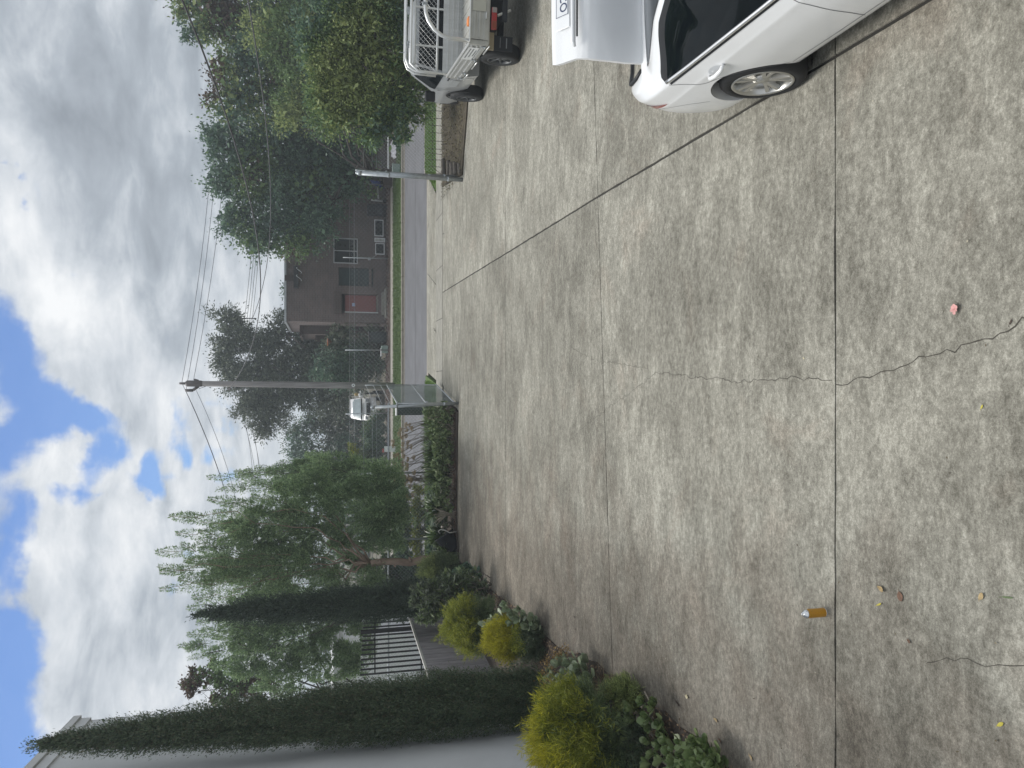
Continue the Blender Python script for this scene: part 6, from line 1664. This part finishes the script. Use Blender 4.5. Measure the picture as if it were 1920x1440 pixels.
m_ = MB(); c = at(662.5, 722.5, PY - .19); m_.lathe([(.085, -.006), (.085, .006)], 20, Matrix.Translation(c) @ Matrix.Rotation(math.pi / 2, 4, 'X')); disc = part(T, 'number_disc', m_, M_WHITE)
link('disc_mark', MB().lathe([(.036, .0), (.036, .004)], 14, Matrix.Translation(c - Vector((0, .008, 0))) @ Matrix.Rotation(math.pi / 2, 4, 'X')).mesh('disc_mark', M_GREY, False, Vector(T.location)), disc)
# overhead wires, each its own thing
M_CABLE = mat('black_cable', (.06, .06, .065), .6)
M_COND = mat('grey_conductor', (.085, .085, .09), .5, .3)
def span(name, label, A, B, sag, r, m, group=None, ext=1.0):
    A = Vector(A); B = Vector(B); mb = MB(); P = []
    for k in range(41):
        t = ext * k / 40; p = A + (B - A) * t; p.z -= sag * 4 * t * (1 - t); P.append(p)
    mb.tube(P, r, 5); o = link(name, mb.mesh(name, m, True), None); tag(o, label, 'power line', group); return o
G1 = 'wires from the power pole to the right'
span('power_line', 'highest of the three wires from the pole top to the right', at(341, 718, PY), at(403, -60, 46), .55, .011, M_COND, G1)
span('power_line', 'middle of the three wires from the pole top to the right', at(349, 730, PY), at(412, -60, 45), .55, .011, M_COND, G1)
span('power_line', 'lowest of the three wires from the pole top to the right', at(363, 712, PY), at(432, -60, 44), .55, .011, M_COND, G1)
G1 = 'wires from the power pole to the left'
span('power_line', 'highest of the three wires from the pole top to the left', at(341, 718, PY), at(445, 1010, 47), .25, .011, M_COND, G1)
span('power_line', 'middle of the three wires from the pole top to the left', at(348, 732, PY), at(441, 1000, 46.2), .25, .011, M_COND, G1)
span('power_line', 'lowest of the three wires from the pole top to the left', at(368, 732, PY), at(452, 985, 46), .25, .011, M_COND, G1)
span('service_cable', 'thick black cable sweeping from the upper right corner down to the pole', at(430, 730, PY - .3), at(325, -40, 13), 1.35, .017, M_CABLE, 'service cables', 1.5)
span('service_cable', 'thinner black cable crossing in front of the right hand trees', at(473, 598, 46), at(458, -40, 17), .75, .016, M_CABLE, 'service cables', 1.6)
span('service_cable', 'short black drop cable with a loop at the gum tree', at(453, 597, 45.6), at(480, 597, 46), -.25, .03, M_CABLE, 'service cables')
for k in range(4):
    d = k * 5.0
    span('distant_wire', ['topmost', 'second', 'third', 'lowest'][k] + ' of four thin wires far behind the gum tree', at(438 + d * 1.05, 735, 68), at(474 + d * .9, 440, 64), .15, .018, M_COND, 'far bundle of four wires on the right')
    span('distant_wire', ['topmost', 'second', 'third', 'lowest'][k] + ' of four thin wires running left towards the feathery trees', at(438 + d * 1.05, 735, 68), at([480, 474, 490, 487][k], 905, 76), .3, .018, M_COND, 'far bundle of four wires on the left')

# white van parked beyond the hedge, windscreen towards us
VY = 46.5
def vp(x, y): return at(x, y, VY)
T = thing('parked_van', 'white van behind the dark hedge, its pale windscreen facing the road', 'van', (vp(680, 767).x, VY, 0))
cx_ = vp(680, 767).x; w2 = .88
zrf, zws, zbn = vp(660, 767).z, vp(677.5, 767).z, vp(700, 767).z
m_ = MB(); R = []
for (dy, z, w) in [(.0, .35, .68), (-.02, .75, .70), (.02, zbn + .05, .69), (.10, zws - .01, .67), (.12, zws, .66), (.62, zrf - .03, .58), (.75, zrf + .02, .55), (3.9, zrf + .02, .55), (4.2, zrf - .3, .60), (4.25, .4, .68)]:
    R.append([(cx_ + k * w, VY + dy + (.10 * k * k if dy < .7 else 0), z) for k in np.linspace(-1, 1, 9)])
m_.grid(R)
for s in (-1, 1):
    m_.face([(cx_ + s * .69, VY + .1, .35), (cx_ + s * .68, VY + .2, zws), (cx_ + s * .57, VY + .75, zrf), (cx_ + s * .57, VY + 3.9, zrf), (cx_ + s * .68, VY + 4.2, .4)])
part(T, 'body', m_, M_CARW, True)
m_ = MB(); m_.grid([[(cx_ + k * w, VY + dy + .1 * k * k - .015, z) for k in np.linspace(-1, 1, 9)] for dy, z, w in ((.12, zws + .03, .62), (.60, zrf - .06, .54))]); part(T, 'windscreen', m_, mat('sky_painted_glass', (.30, .36, .38), .12, var=.1, coat=.6), True)  # pale base colour stands in for sky reflected in the windscreen
part(T, 'wiper_panel', MB().box((cx_ - .64, VY + .03, zws - .05), (cx_ + .64, VY + .09, zws + .012)), M_BLKPL)
part(T, 'grille', MB().box((cx_ - .38, VY - .06, .72), (cx_ + .38, VY + .0, .92)), M_BLKPL)
for s in (-1, 1): part(T, 'headlight', MB().box((cx_ + s * .42, VY - .02, .80), (cx_ + s * .64, VY + .1, .98), .02), bpy.data.materials['clear_lens'])
for s in (-1, 1):
    for yy in (.7, 3.4): part(T, 'wheel', MB().lathe([(.31, -.1), (.31, .1)], 18, Matrix.Translation((cx_ + s * .58, VY + yy, .31)) @ Matrix.Rotation(math.pi / 2, 4, 'Y')), M_RUB)
# yellow and white equipment beside the van
YQ = 45.5
T = thing('yellow_trailer', 'yellow framed trailer with white tanks between the power pole and the white van', 'trailer', (at(680, 738, YQ).x, YQ, 0))
M_YEL = mat('machine_yellow', (.36, .25, .07), .6, var=.2)
c = at(668, 736, YQ)
part(T, 'trailer_frame', MB().box((at(680, 742, YQ).x, YQ, at(680, 738, YQ).z), (at(680, 729, YQ).x, YQ + 1.2, at(666, 738, YQ).z)), M_YEL)
part(T, 'arm', MB().box((at(664, 737.5, YQ).x, YQ - .1, at(667, 738, YQ).z), (at(664, 733, YQ).x, YQ - .02, at(661.5, 738, YQ).z)), M_YEL)
for px, py in ((679, 735), (677, 740)): part(T, 'tank', MB().lathe([(.02, -.15), (.15, -.11), (.15, .11), (.02, .15)], 14, Matrix.Translation(at(px, py, YQ - .3))), M_WHITE, True)
part(T, 'trailer_leg', MB().box((c.x - .1, YQ + .3, -.05), (c.x + .0, YQ + .4, c.z)), M_DKSTEEL)
part(T, 'wheel', MB().lathe([(.3, -.1), (.3, .1)], 16, Matrix.Translation((c.x, YQ + .5, .3)) @ Matrix.Rotation(math.pi / 2, 4, 'Y')), M_RUB)
# far property fence
HFY = 41.4
T = thing('far_fence', 'see through chain link fence in front of the brick house', 'fence', (4, HFY, 0))
hfz = lambda px: at(px, 600, HFY).z
part(T, 'wire_mesh', chain(MB(), (-9, HFY), (12.2, HFY), .05, hfz(658), .16, .0028), M_WIRE, kind='stuff')
for py, top in ((484, 643), (656, 647), (775, 648), (880, 655), (345, 655)):
    x = at(700, py, HFY).x; part(T, 'post', MB().tube([(x, HFY, 0), (x - .02, HFY, hfz(top))], .030, 8), M_GALV, True)
for px in (655, 664): part(T, 'strand', wire(MB(), [(-9, HFY, hfz(px)), (12.2, HFY, hfz(px))], .006, 3, .02), M_WIRE)
# things standing in front of the house
T = thing('rubbish_bin', 'dark wheelie bin standing by the porch of the brick house', 'bin', (at(715, 632, 42.6).x, 42.6, 0))
x = at(715, 632, 42.6).x
m_ = MB(); m_.box((x - .28, 42.35, .1), (x + .28, 42.85, .95), .03); part(T, 'bin_body', m_, mat('dark_green_plastic', (.016, .026, .026), .5), True)
part(T, 'lid', MB().box((x - .31, 42.31, .955), (x + .31, 42.9, 1.03), .02), M_BLKPL)
for s in (-1, 1): part(T, 'wheel', MB().lathe([(.1, -.03), (.1, .03)], 12, Matrix.Translation((x + s * .25, 42.85, .1)) @ Matrix.Rotation(math.pi / 2, 4, 'Y')), M_RUB)
T = thing('pale_bin', 'pale green box with an open flap at the foot of the far fence post', 'box', (at(717, 655, 41.9).x, 41.9, 0))
x = at(717, 655, 41.9).x; M_PG = mat('pale_green_box', (.25, .33, .29), .6, var=.2)
part(T, 'box_body', MB().box((x - .2, 41.7, .03), (x + .2, 42.05, .40), .015), M_PG); part(T, 'flap', MB().box((x - .38, 41.68, .405), (x + .05, 42.0, .43)), M_WHITE)
T = thing('hanging_basket', 'orange rimmed hanging basket under the dark tree by the porch', 'basket', at(614, 641, 44.0))
c = at(616, 641, 44.0); M_OR = mat('orange_pot', (.55, .17, .07), .6)
part(T, 'bowl', MB().lathe([(.04, -.18), (.14, -.13), (.2, 0), (.205, .03)], 16, Matrix.Translation(c)), mat('basket_bowl', (.20, .10, .06), .8), True); part(T, 'rim', MB().lathe([(.20, .03), (.225, .03), (.225, .07), (.20, .07)], 16, Matrix.Translation(c)), M_OR, True)
part(T, 'hanger', MB().tube([c + Vector((0, 0, .07)), c + Vector((0, .1, 1.1))], .01, 4), M_DKSTEEL)
WY = 43.0
wx = lambda y: at(710, y, WY).x
wz = lambda x: at(x, 450, WY).z
def leaning_window(label, y0, y1, x0, x1, fill, broken=False):
    T = thing('leaning_window', label, 'window frame', ((wx(y0) + wx(y1)) / 2, WY, wz(x1)), 0, 'salvaged windows leaning on the brick house')
    a, b = sorted((wx(y0), wx(y1))); c, d = wz(x1), wz(x0); m_ = MB(); t = .045
    for q in (((a, c), (b, c + t)), ((a, d - t), (b, d)), ((a, c + t + .001), (a + t, d - t - .001)), ((b - t, c + t + .001), (b, d - t - .001))): m_.box((q[0][0], WY - .02, q[0][1]), (q[1][0], WY + .03, q[1][1]))
    f = part(T, 'frame', m_, M_WHITE); part(T, 'pane', MB().box((a + t, WY + .005, c + t), (b - t, WY + .015, d - t)), fill); return T
leaning_window('empty white window frame leaning on the brick wall nearest the glazed bay', 477, 456, 703.5, 721, M_GLASSDK)
leaning_window('dirty white panel leaning between the two window frames', 454, 446, 702, 722, mat('stained_white_board', (.55, .55, .53), .7, var=.5, scale=6))
leaning_window('wide thin window frame leaning right of the dirty white panel', 443, 412, 702, 719, M_GLASSDK)
T = thing('stacked_crates', 'dark stacked boxes against the brick house below the large tree', 'boxes', (wx(394), WY, 0))
for a, b, c, d in ((386, 404, 689, 702), (384, 403, 702.5, 718)): part(T, 'crate', MB().box((wx(b), WY - .3, wz(d)), (wx(a), WY + .3, wz(c)), .02), mat('dark_blue_box', (.022, .026, .034), .6))
part(T, 'crate', MB().box((wx(404), WY - .3, -.05), (wx(384), WY + .3, wz(718.5))), M_DARK)
T = thing('blue_tarpaulin', 'blue tarpaulin heaped behind the tall right gate post', 'tarpaulin', (wx(345), WY - .2, 0))
m_ = MB(); R = []
for u in np.linspace(0, 1, 12): R.append([(wx(352) + (wx(328) - wx(352)) * u, WY - .4 + .5 * v, (.1 + (wz(694) - .1) * math.sin(math.pi * min(1, v * .9 + .1)) ** .6 * (1 - .5 * (2 * u - 1) ** 2)) + random.uniform(-.04, .04)) for v in np.linspace(0, 1, 8)])
m_.grid(R); part(T, 'sheet', m_, mat('tarp_blue', (.02, .05, .22), .5, var=.3), True)
part(T, 'heap', MB().box((wx(350), WY - .3, -.05), (wx(331), WY, .35), .05), M_DARK)
T = thing('old_pipe', 'white pipe and post standing between the crates and the blue tarpaulin', 'pipe', (wx(365), WY - .3, 0))
part(T, 'pipe', MB().tube([(wx(352), WY - .3, wz(707)), (wx(375), WY - .3, wz(709))], .05, 8), mat('old_white_pipe', (.42, .43, .42), .7, var=.3, scale=6), True)
part(T, 'pipe_post', MB().tube([(wx(379), WY - .3, wz(718)), (wx(378), WY - .3, wz(695))], .055, 8), bpy.data.materials['old_white_pipe'], True)
part(T, 'pipe_foot', MB().box((wx(381), WY - .4, -.05), (wx(377), WY - .2, wz(717))), M_DARK)
# junk pile on the verge behind the right fence
JY = 37.6
jx = lambda y: at(740, y, JY).x
jz = lambda x: at(x, 260, JY).z
def junk(name, label, cat, mb, m, smooth=False):
    o = link(name, mb.mesh(name, m, smooth), None); return tag(o, label, cat, 'junk piled behind the right fence')
R = []
for u in np.linspace(0, 1, 12): R.append([(jx(300) + (jx(258) - jx(300)) * u, JY - .5 + v, .02 + (jz(733) * (.35 + .65 * math.sin(math.pi * u)) * math.sin(math.pi * (v * .85 + .1))) + random.uniform(-.06, .06)) for v in np.linspace(0, 1, 8)])
junk('white_sheet', 'crumpled white sheet on the junk pile behind the right fence', 'sheet', MB().grid(R), mat('dusty_white_sheet', (.62, .61, .66), .8, var=.12))
mb = MB(); mb.tube([(jx(286), JY - .3, jz(752)), (jx(243), JY, jz(734))], .045, 6); junk('branch_log', 'pale branch leaning on the junk pile', 'branch', mb, M_TIM, True)
mb = MB()
for k in range(7): a = random.uniform(-.5, .5); mb.box((jx(245) - .3, -.04, -.04), (jx(245) + .4, .04, .04), 0, Matrix.Translation((random.uniform(-.1, .1), JY + .2, jz(738) + random.uniform(-.3, .15))) @ Matrix.Translation((jx(245), 0, 0)) @ Matrix.Rotation(a, 4, 'Y') @ Matrix.Translation((-jx(245), 0, 0)))
o = junk('timber_offcuts', 'jumble of pale timber offcuts under the olive tree', 'timber', mb, mat('fresh_timber', (.42, .25, .14), .8, var=.3)); o['kind'] = 'stuff'
mb = MB(); mb.box((jx(322), JY - .2, .02), (jx(311), JY + .3, jz(737)), .02); junk('cardboard_box', 'orange brown box on the junk pile beside the gate post', 'box', mb, mat('cardboard', (.36, .20, .10), .8))
mb = MB(); mb.lathe([(.03, -.3), (.03, .3)], 8, Matrix.Translation((jx(318), JY - .5, jz(747))) @ Matrix.Rotation(math.pi / 2, 4, 'Y')); mb.lathe([(.03, -.05), (.09, 0), (.03, .1)], 10, Matrix.Translation((jx(305), JY - .5, jz(746)))); o = junk('white_pipe', 'white plastic pipe with a fitting on the ground by the junk', 'pipe', mb, M_WHITE, True)
R = []
for u in np.linspace(0, 1, 14): R.append([(jx(328) + (jx(240) - jx(328)) * u, JY - .2 + 1.4 * v, max(-.02, .38 * math.sin(math.pi * u) * math.sin(math.pi * v) + random.uniform(-.06, .06))) for v in np.linspace(0, 1, 9)])
junk('rubble_heap', 'low heap of brown rubble under the white sheet', 'rubble', MB().grid(R), M_DIRT)
T = thing('timber_ramp', 'grey timber skid leaning behind the right fence beside the gate post', 'ramp', (jx(312), JY + 2.4, 0))
for k in range(4): 
    a = at(697 + k * 2.6, 294 + k * 3, JY + 2.4); b = at(716 + k * 3.0, 325 + k * 2, JY + 2.4); part(T, 'board', MB().tube([a, b], .06, 4), mat('old_grey_board', (.20, .175, .16), .9, var=.2) if k == 0 else bpy.data.materials['old_grey_board'])
part(T, 'ramp_base', MB().box((jx(326), JY + 2.2, -.05), (jx(300), JY + 2.7, at(719, 320, JY + 2.4).z)), M_WOODDK)
T = thing('utility_pit', 'pale green utility pillar by the far kerb beside the gate post', 'utility pillar', (at(752, 310, 35.6).x, 35.6, 0))
x = at(752, 318, 35.6).x
part(T, 'pillar_body', MB().box((x - .22, 35.45, -.02), (x + .22, 35.8, .34), .02), mat('utility_green', (.20, .26, .24), .7)); part(T, 'pillar_lid', MB().box((x - .24, 35.43, .341), (x + .24, 35.82, .38), .01), mat('utility_lid', (.24, .30, .28), .7))
T = thing('utility_cabinet', 'dark green cabinet on the verge behind the left gate leaf', 'cabinet', (at(770, 769, 26.3).x, 26.3, 0))
a, b = at(770, 778, 26.3).x, at(770, 763.5, 26.3).x
part(T, 'cabinet_body', MB().box((a, 26.1, -.02), (b, 26.5, at(744, 770, 26.3).z), .015), mat('cabinet_green', (.020, .034, .030), .6)); part(T, 'cabinet_top', MB().box((a - .02, 26.08, at(744, 770, 26.3).z + .001), (b + .02, 26.52, at(742, 770, 26.3).z), .01), M_CAP)
T = thing('street_sign', 'small white marker board with a red top on the far verge left of the van', 'marker sign', (at(740, 843, 38).x, 38, 0))
part(T, 'sign_face', MB().box((at(730, 847, 38).x, 37.98, at(743, 843, 38).z), (at(730, 836.5, 38).x, 38.0, at(720.5, 843, 38).z)), M_WHITE); part(T, 'sign_cap', MB().box((at(730, 848, 38).x, 37.975, at(720.3, 843, 38).z), (at(730, 841, 38).x, 38.005, at(716.5, 843, 38).z)), mat('sign_red', (.40, .10, .09), .6)); part(T, 'sign_post', MB().box((at(730, 842, 38).x - .03, 38.002, 0), (at(730, 842, 38).x + .03, 38.05, at(720, 843, 38).z)), M_GALV)

# ---- on the concrete
c = gp(1546.5, 1148); CANX, CANY = c.x, c.y
T = thing('spray_can', 'orange spray paint can with a silver top standing on the concrete', 'spray can', (CANX, CANY, 0))
M_ORC = mat('ochre_can_paint', (.46, .225, .020), .35, var=.14, scale=18, stretch=(1, 1, .3)); M_TIN = mat('bright_tin', (.75, .76, .77), .18, 1.0, var=.03)
MT_ = Matrix.Translation((CANX, CANY, 0))
part(T, 'can_body', MB().lathe([(.028, .002), (.0325, .004), (.033, .008), (.033, .150), (.0325, .152)], 28, MT_), M_ORC, True)
part(T, 'bottom_rim', MB().lathe([(.031, 0), (.0338, .001), (.0338, .006), (.031, .007)], 28, MT_), M_TIN, True)
part(T, 'dome', MB().lathe([(.0335, .1525), (.034, .156), (.031, .160), (.029, .168), (.022, .176), (.0165, .179), (.0165, .183), (.011, .184)], 28, MT_), M_TIN, True)
part(T, 'valve', MB().lathe([(.008, .1845), (.008, .192), (.004, .193), (.004, .197)], 14, MT_), M_WHITE, True)
def flat_leaf(label, px, py, L, Wd, col, ang, cat='leaf', curl=.25, name='fallen_leaf', grp='single fallen leaves on the concrete'):
    c = gp(px, py); mb = MB(); R = []
    for t in np.linspace(0, 1, 8):
        w = Wd * .5 * math.sin(math.pi * min(1, .06 + .92 * t)) ** .7; R.append([(L * (t - .5), s * w, .004 + curl * L * ((t - .5) ** 2 * 1.4) + abs(s) * curl * w * .9) for s in (-1, -.4, 0, .4, 1)])
    mb.grid(R); mb.tube([(L * .5, 0, .006 + curl * L * .35), (L * .78, .06 * L, .004)], .0012, 4)
    o = link(name, mb.mesh(name, col, True), None, (c.x, c.y, 0)); o.rotation_euler = (0, 0, rad(ang)); tag(o, label, cat, grp); return o
M_L1 = mat('leaf_brown', (.15, .085, .055), .8, var=.3, scale=30); M_L2 = mat('leaf_tan', (.45, .34, .18), .8, var=.3, scale=30); M_L3 = mat('leaf_yellow', (.48, .42, .06), .7, var=.2, scale=30); M_L4 = mat('leaf_dark', (.07, .05, .04), .85, var=.3, scale=30); M_L5 = mat('leaf_cream', (.62, .56, .38), .7, var=.2, scale=30); M_L6 = mat('leaf_green', (.10, .15, .06), .7, var=.2, scale=30)
flat_leaf('curled tan leaf right of the spray can', 1655, 1104, .055, .032, M_L2, 70, curl=.8)
flat_leaf('dark brown broad leaf beside the curled tan leaf', 1689, 1118, .060, .050, M_L1, 20, curl=.15)
flat_leaf('thin yellow leaf below the curled tan leaf', 1650, 1133, .055, .012, M_L3, 120, curl=.4)
flat_leaf('yellow and brown leaf pair near the bottom of the photo', 1842, 1118, .050, .030, M_L2, 150, curl=.5)
flat_leaf('small yellow leaf at the lower left of the concrete', 1877, 1358, .052, .020, M_L3, 130, curl=.2)
flat_leaf('dark seed pod above the fine crack', 1706, 1202, .030, .020, M_L1, 60, curl=.6)
flat_leaf('green weed sprig lying at the bottom of the photo', 1890, 1120, .075, .010, M_L6, 100, curl=.1)
flat_leaf('tiny bright yellow leaf left of the main crack', 1842, 763, .028, .012, M_L3, 150, curl=.2)
flat_leaf('dark leaf at the right lower side of the concrete', 1896, 604, .035, .010, M_L4, 150, curl=.2)
flat_leaf('pale cream leaf on the concrete beside the jade plants', 1290, 1306, .060, .040, M_L5, 100, curl=.7)
flat_leaf('white leaf fragment on the middle of the concrete', 1508, 672, .022, .010, M_L5, 60, curl=.3)
flat_leaf('dark twig like leaf at the edge of the bed', 1271, 1318, .12, .022, M_L4, 75, curl=.3)
flat_leaf('black leaf scrap on the pink stained concrete', 1175, 1262, .060, .030, M_L4, 20, curl=.5)
flat_leaf('second black leaf scrap on the pink stained concrete', 1181, 1270, .055, .022, M_L4, 110, curl=.5)
flat_leaf('small dark leaf between bed and slab joint', 1078, 1157, .045, .020, M_L4, 80, curl=.3)
flat_leaf('dark narrow leaf near the second slab joint', 1080, 1180, .050, .020, M_L4, 60, curl=.3)
flat_leaf('brown leaf lying close to the lowest jade plant', 1351, 1388, .060, .022, M_L1, 80, curl=.4)
flat_leaf('pale brown curled leaf next to the lowest jade plant', 1344, 1350, .070, .026, M_L2, 85, curl=.5)
flat_leaf('dry brown leaf at the lower left frame edge', 1410, 1420, .06, .025, M_L2, 60, curl=.6)
# pink blossom
c = gp(1794, 579); T = thing('pink_blossom', 'crumpled pink blossom lying on the concrete', 'blossom', (c.x, c.y, 0)); M_PK = mat('pink_petal', (.62, .33, .31), .7, var=.15, scale=40)
for k in range(6):
    a = k * 1.05 + random.uniform(-.2, .2); mb = MB(); R = []
    ln = random.uniform(.7, 1.25)
    for t in np.linspace(0, ln, 5): w = .014 *  math.sin(math.pi * (.15 + .75 * t / ln)); R.append([(c.x + math.cos(a) * .030 * t - math.sin(a) * s * w, c.y + math.sin(a) * .030 * t + math.cos(a) * s * w, .006 + .026 * t * (1 - .5 * t) + random.uniform(0, .008)) for s in (-1, 0, 1)])
    mb.grid(R); part(T, 'petal', mb, M_PK, True)
# crumbs, bark bits and grit
pts = []
for _ in range(420):
    y = RNG.uniform(3.4, 19); x = RNG.uniform(BX(y), min(6, BX(y) + 10)); x = BX(y) + (x - BX(y)) * RNG.uniform(0, 1) ** 1.5; pts.append((x, y))
litter('concrete_debris', pts, .020, [(.04, .035, .03), (.10, .08, .05), (.20, .17, .11), (.45, .42, .33)], 'tiny scraps of bark and leaf scattered on the concrete', .003, 'debris')
# logs edging the mulch bed
for k, (a, b, r) in enumerate([((838, 336), (836, 300), .09), ((846, 334), (845, 302), .08), ((853, 332), (852, 305), .085), ((860, 330), (858, 306), .08), ((866, 326), (864, 308), .06)]):
    A = gp(*a); B = gp(*b); A.z = B.z = r * .8
    m_ = MB(); limb(m_, A, B, r, r * .85, .25, 10, 6); o = link('edging_log', m_.mesh('edging_log', M_BARK, True), None); tag(o, ['log at the back of the mulch bed, farthest from the concrete', 'second log from the back of the mulch bed', 'middle log at the corner of the mulch bed', 'second log from the concrete at the mulch bed', 'smallest log nearest the concrete at the mulch bed'][k], 'log', 'logs at the corner of the mulch bed')
# ================================================================== LENS VEIL
hm = bpy.data.materials.new('veil_haze'); hm.use_nodes = True
ht = hm.node_tree; ht.nodes.clear()
ho = ht.nodes.new('ShaderNodeOutputMaterial'); hv = ht.nodes.new('ShaderNodeVolumePrincipled')
hv.inputs['Color'].default_value = (.84, .93, 1.0, 1); hv.inputs['Density'].default_value = .0021; hv.inputs['Anisotropy'].default_value = .3  # added haze volume, lifts the darks mostly to imitate a lens veil
ht.links.new(hv.outputs[0], ho.inputs['Volume'])
mb = MB(); mb.box((-520, -215, -1.2), (520, 820, 18)); o = link('haze_veil', mb.mesh('haze_veil', hm)); o['kind'] = 'stuff'
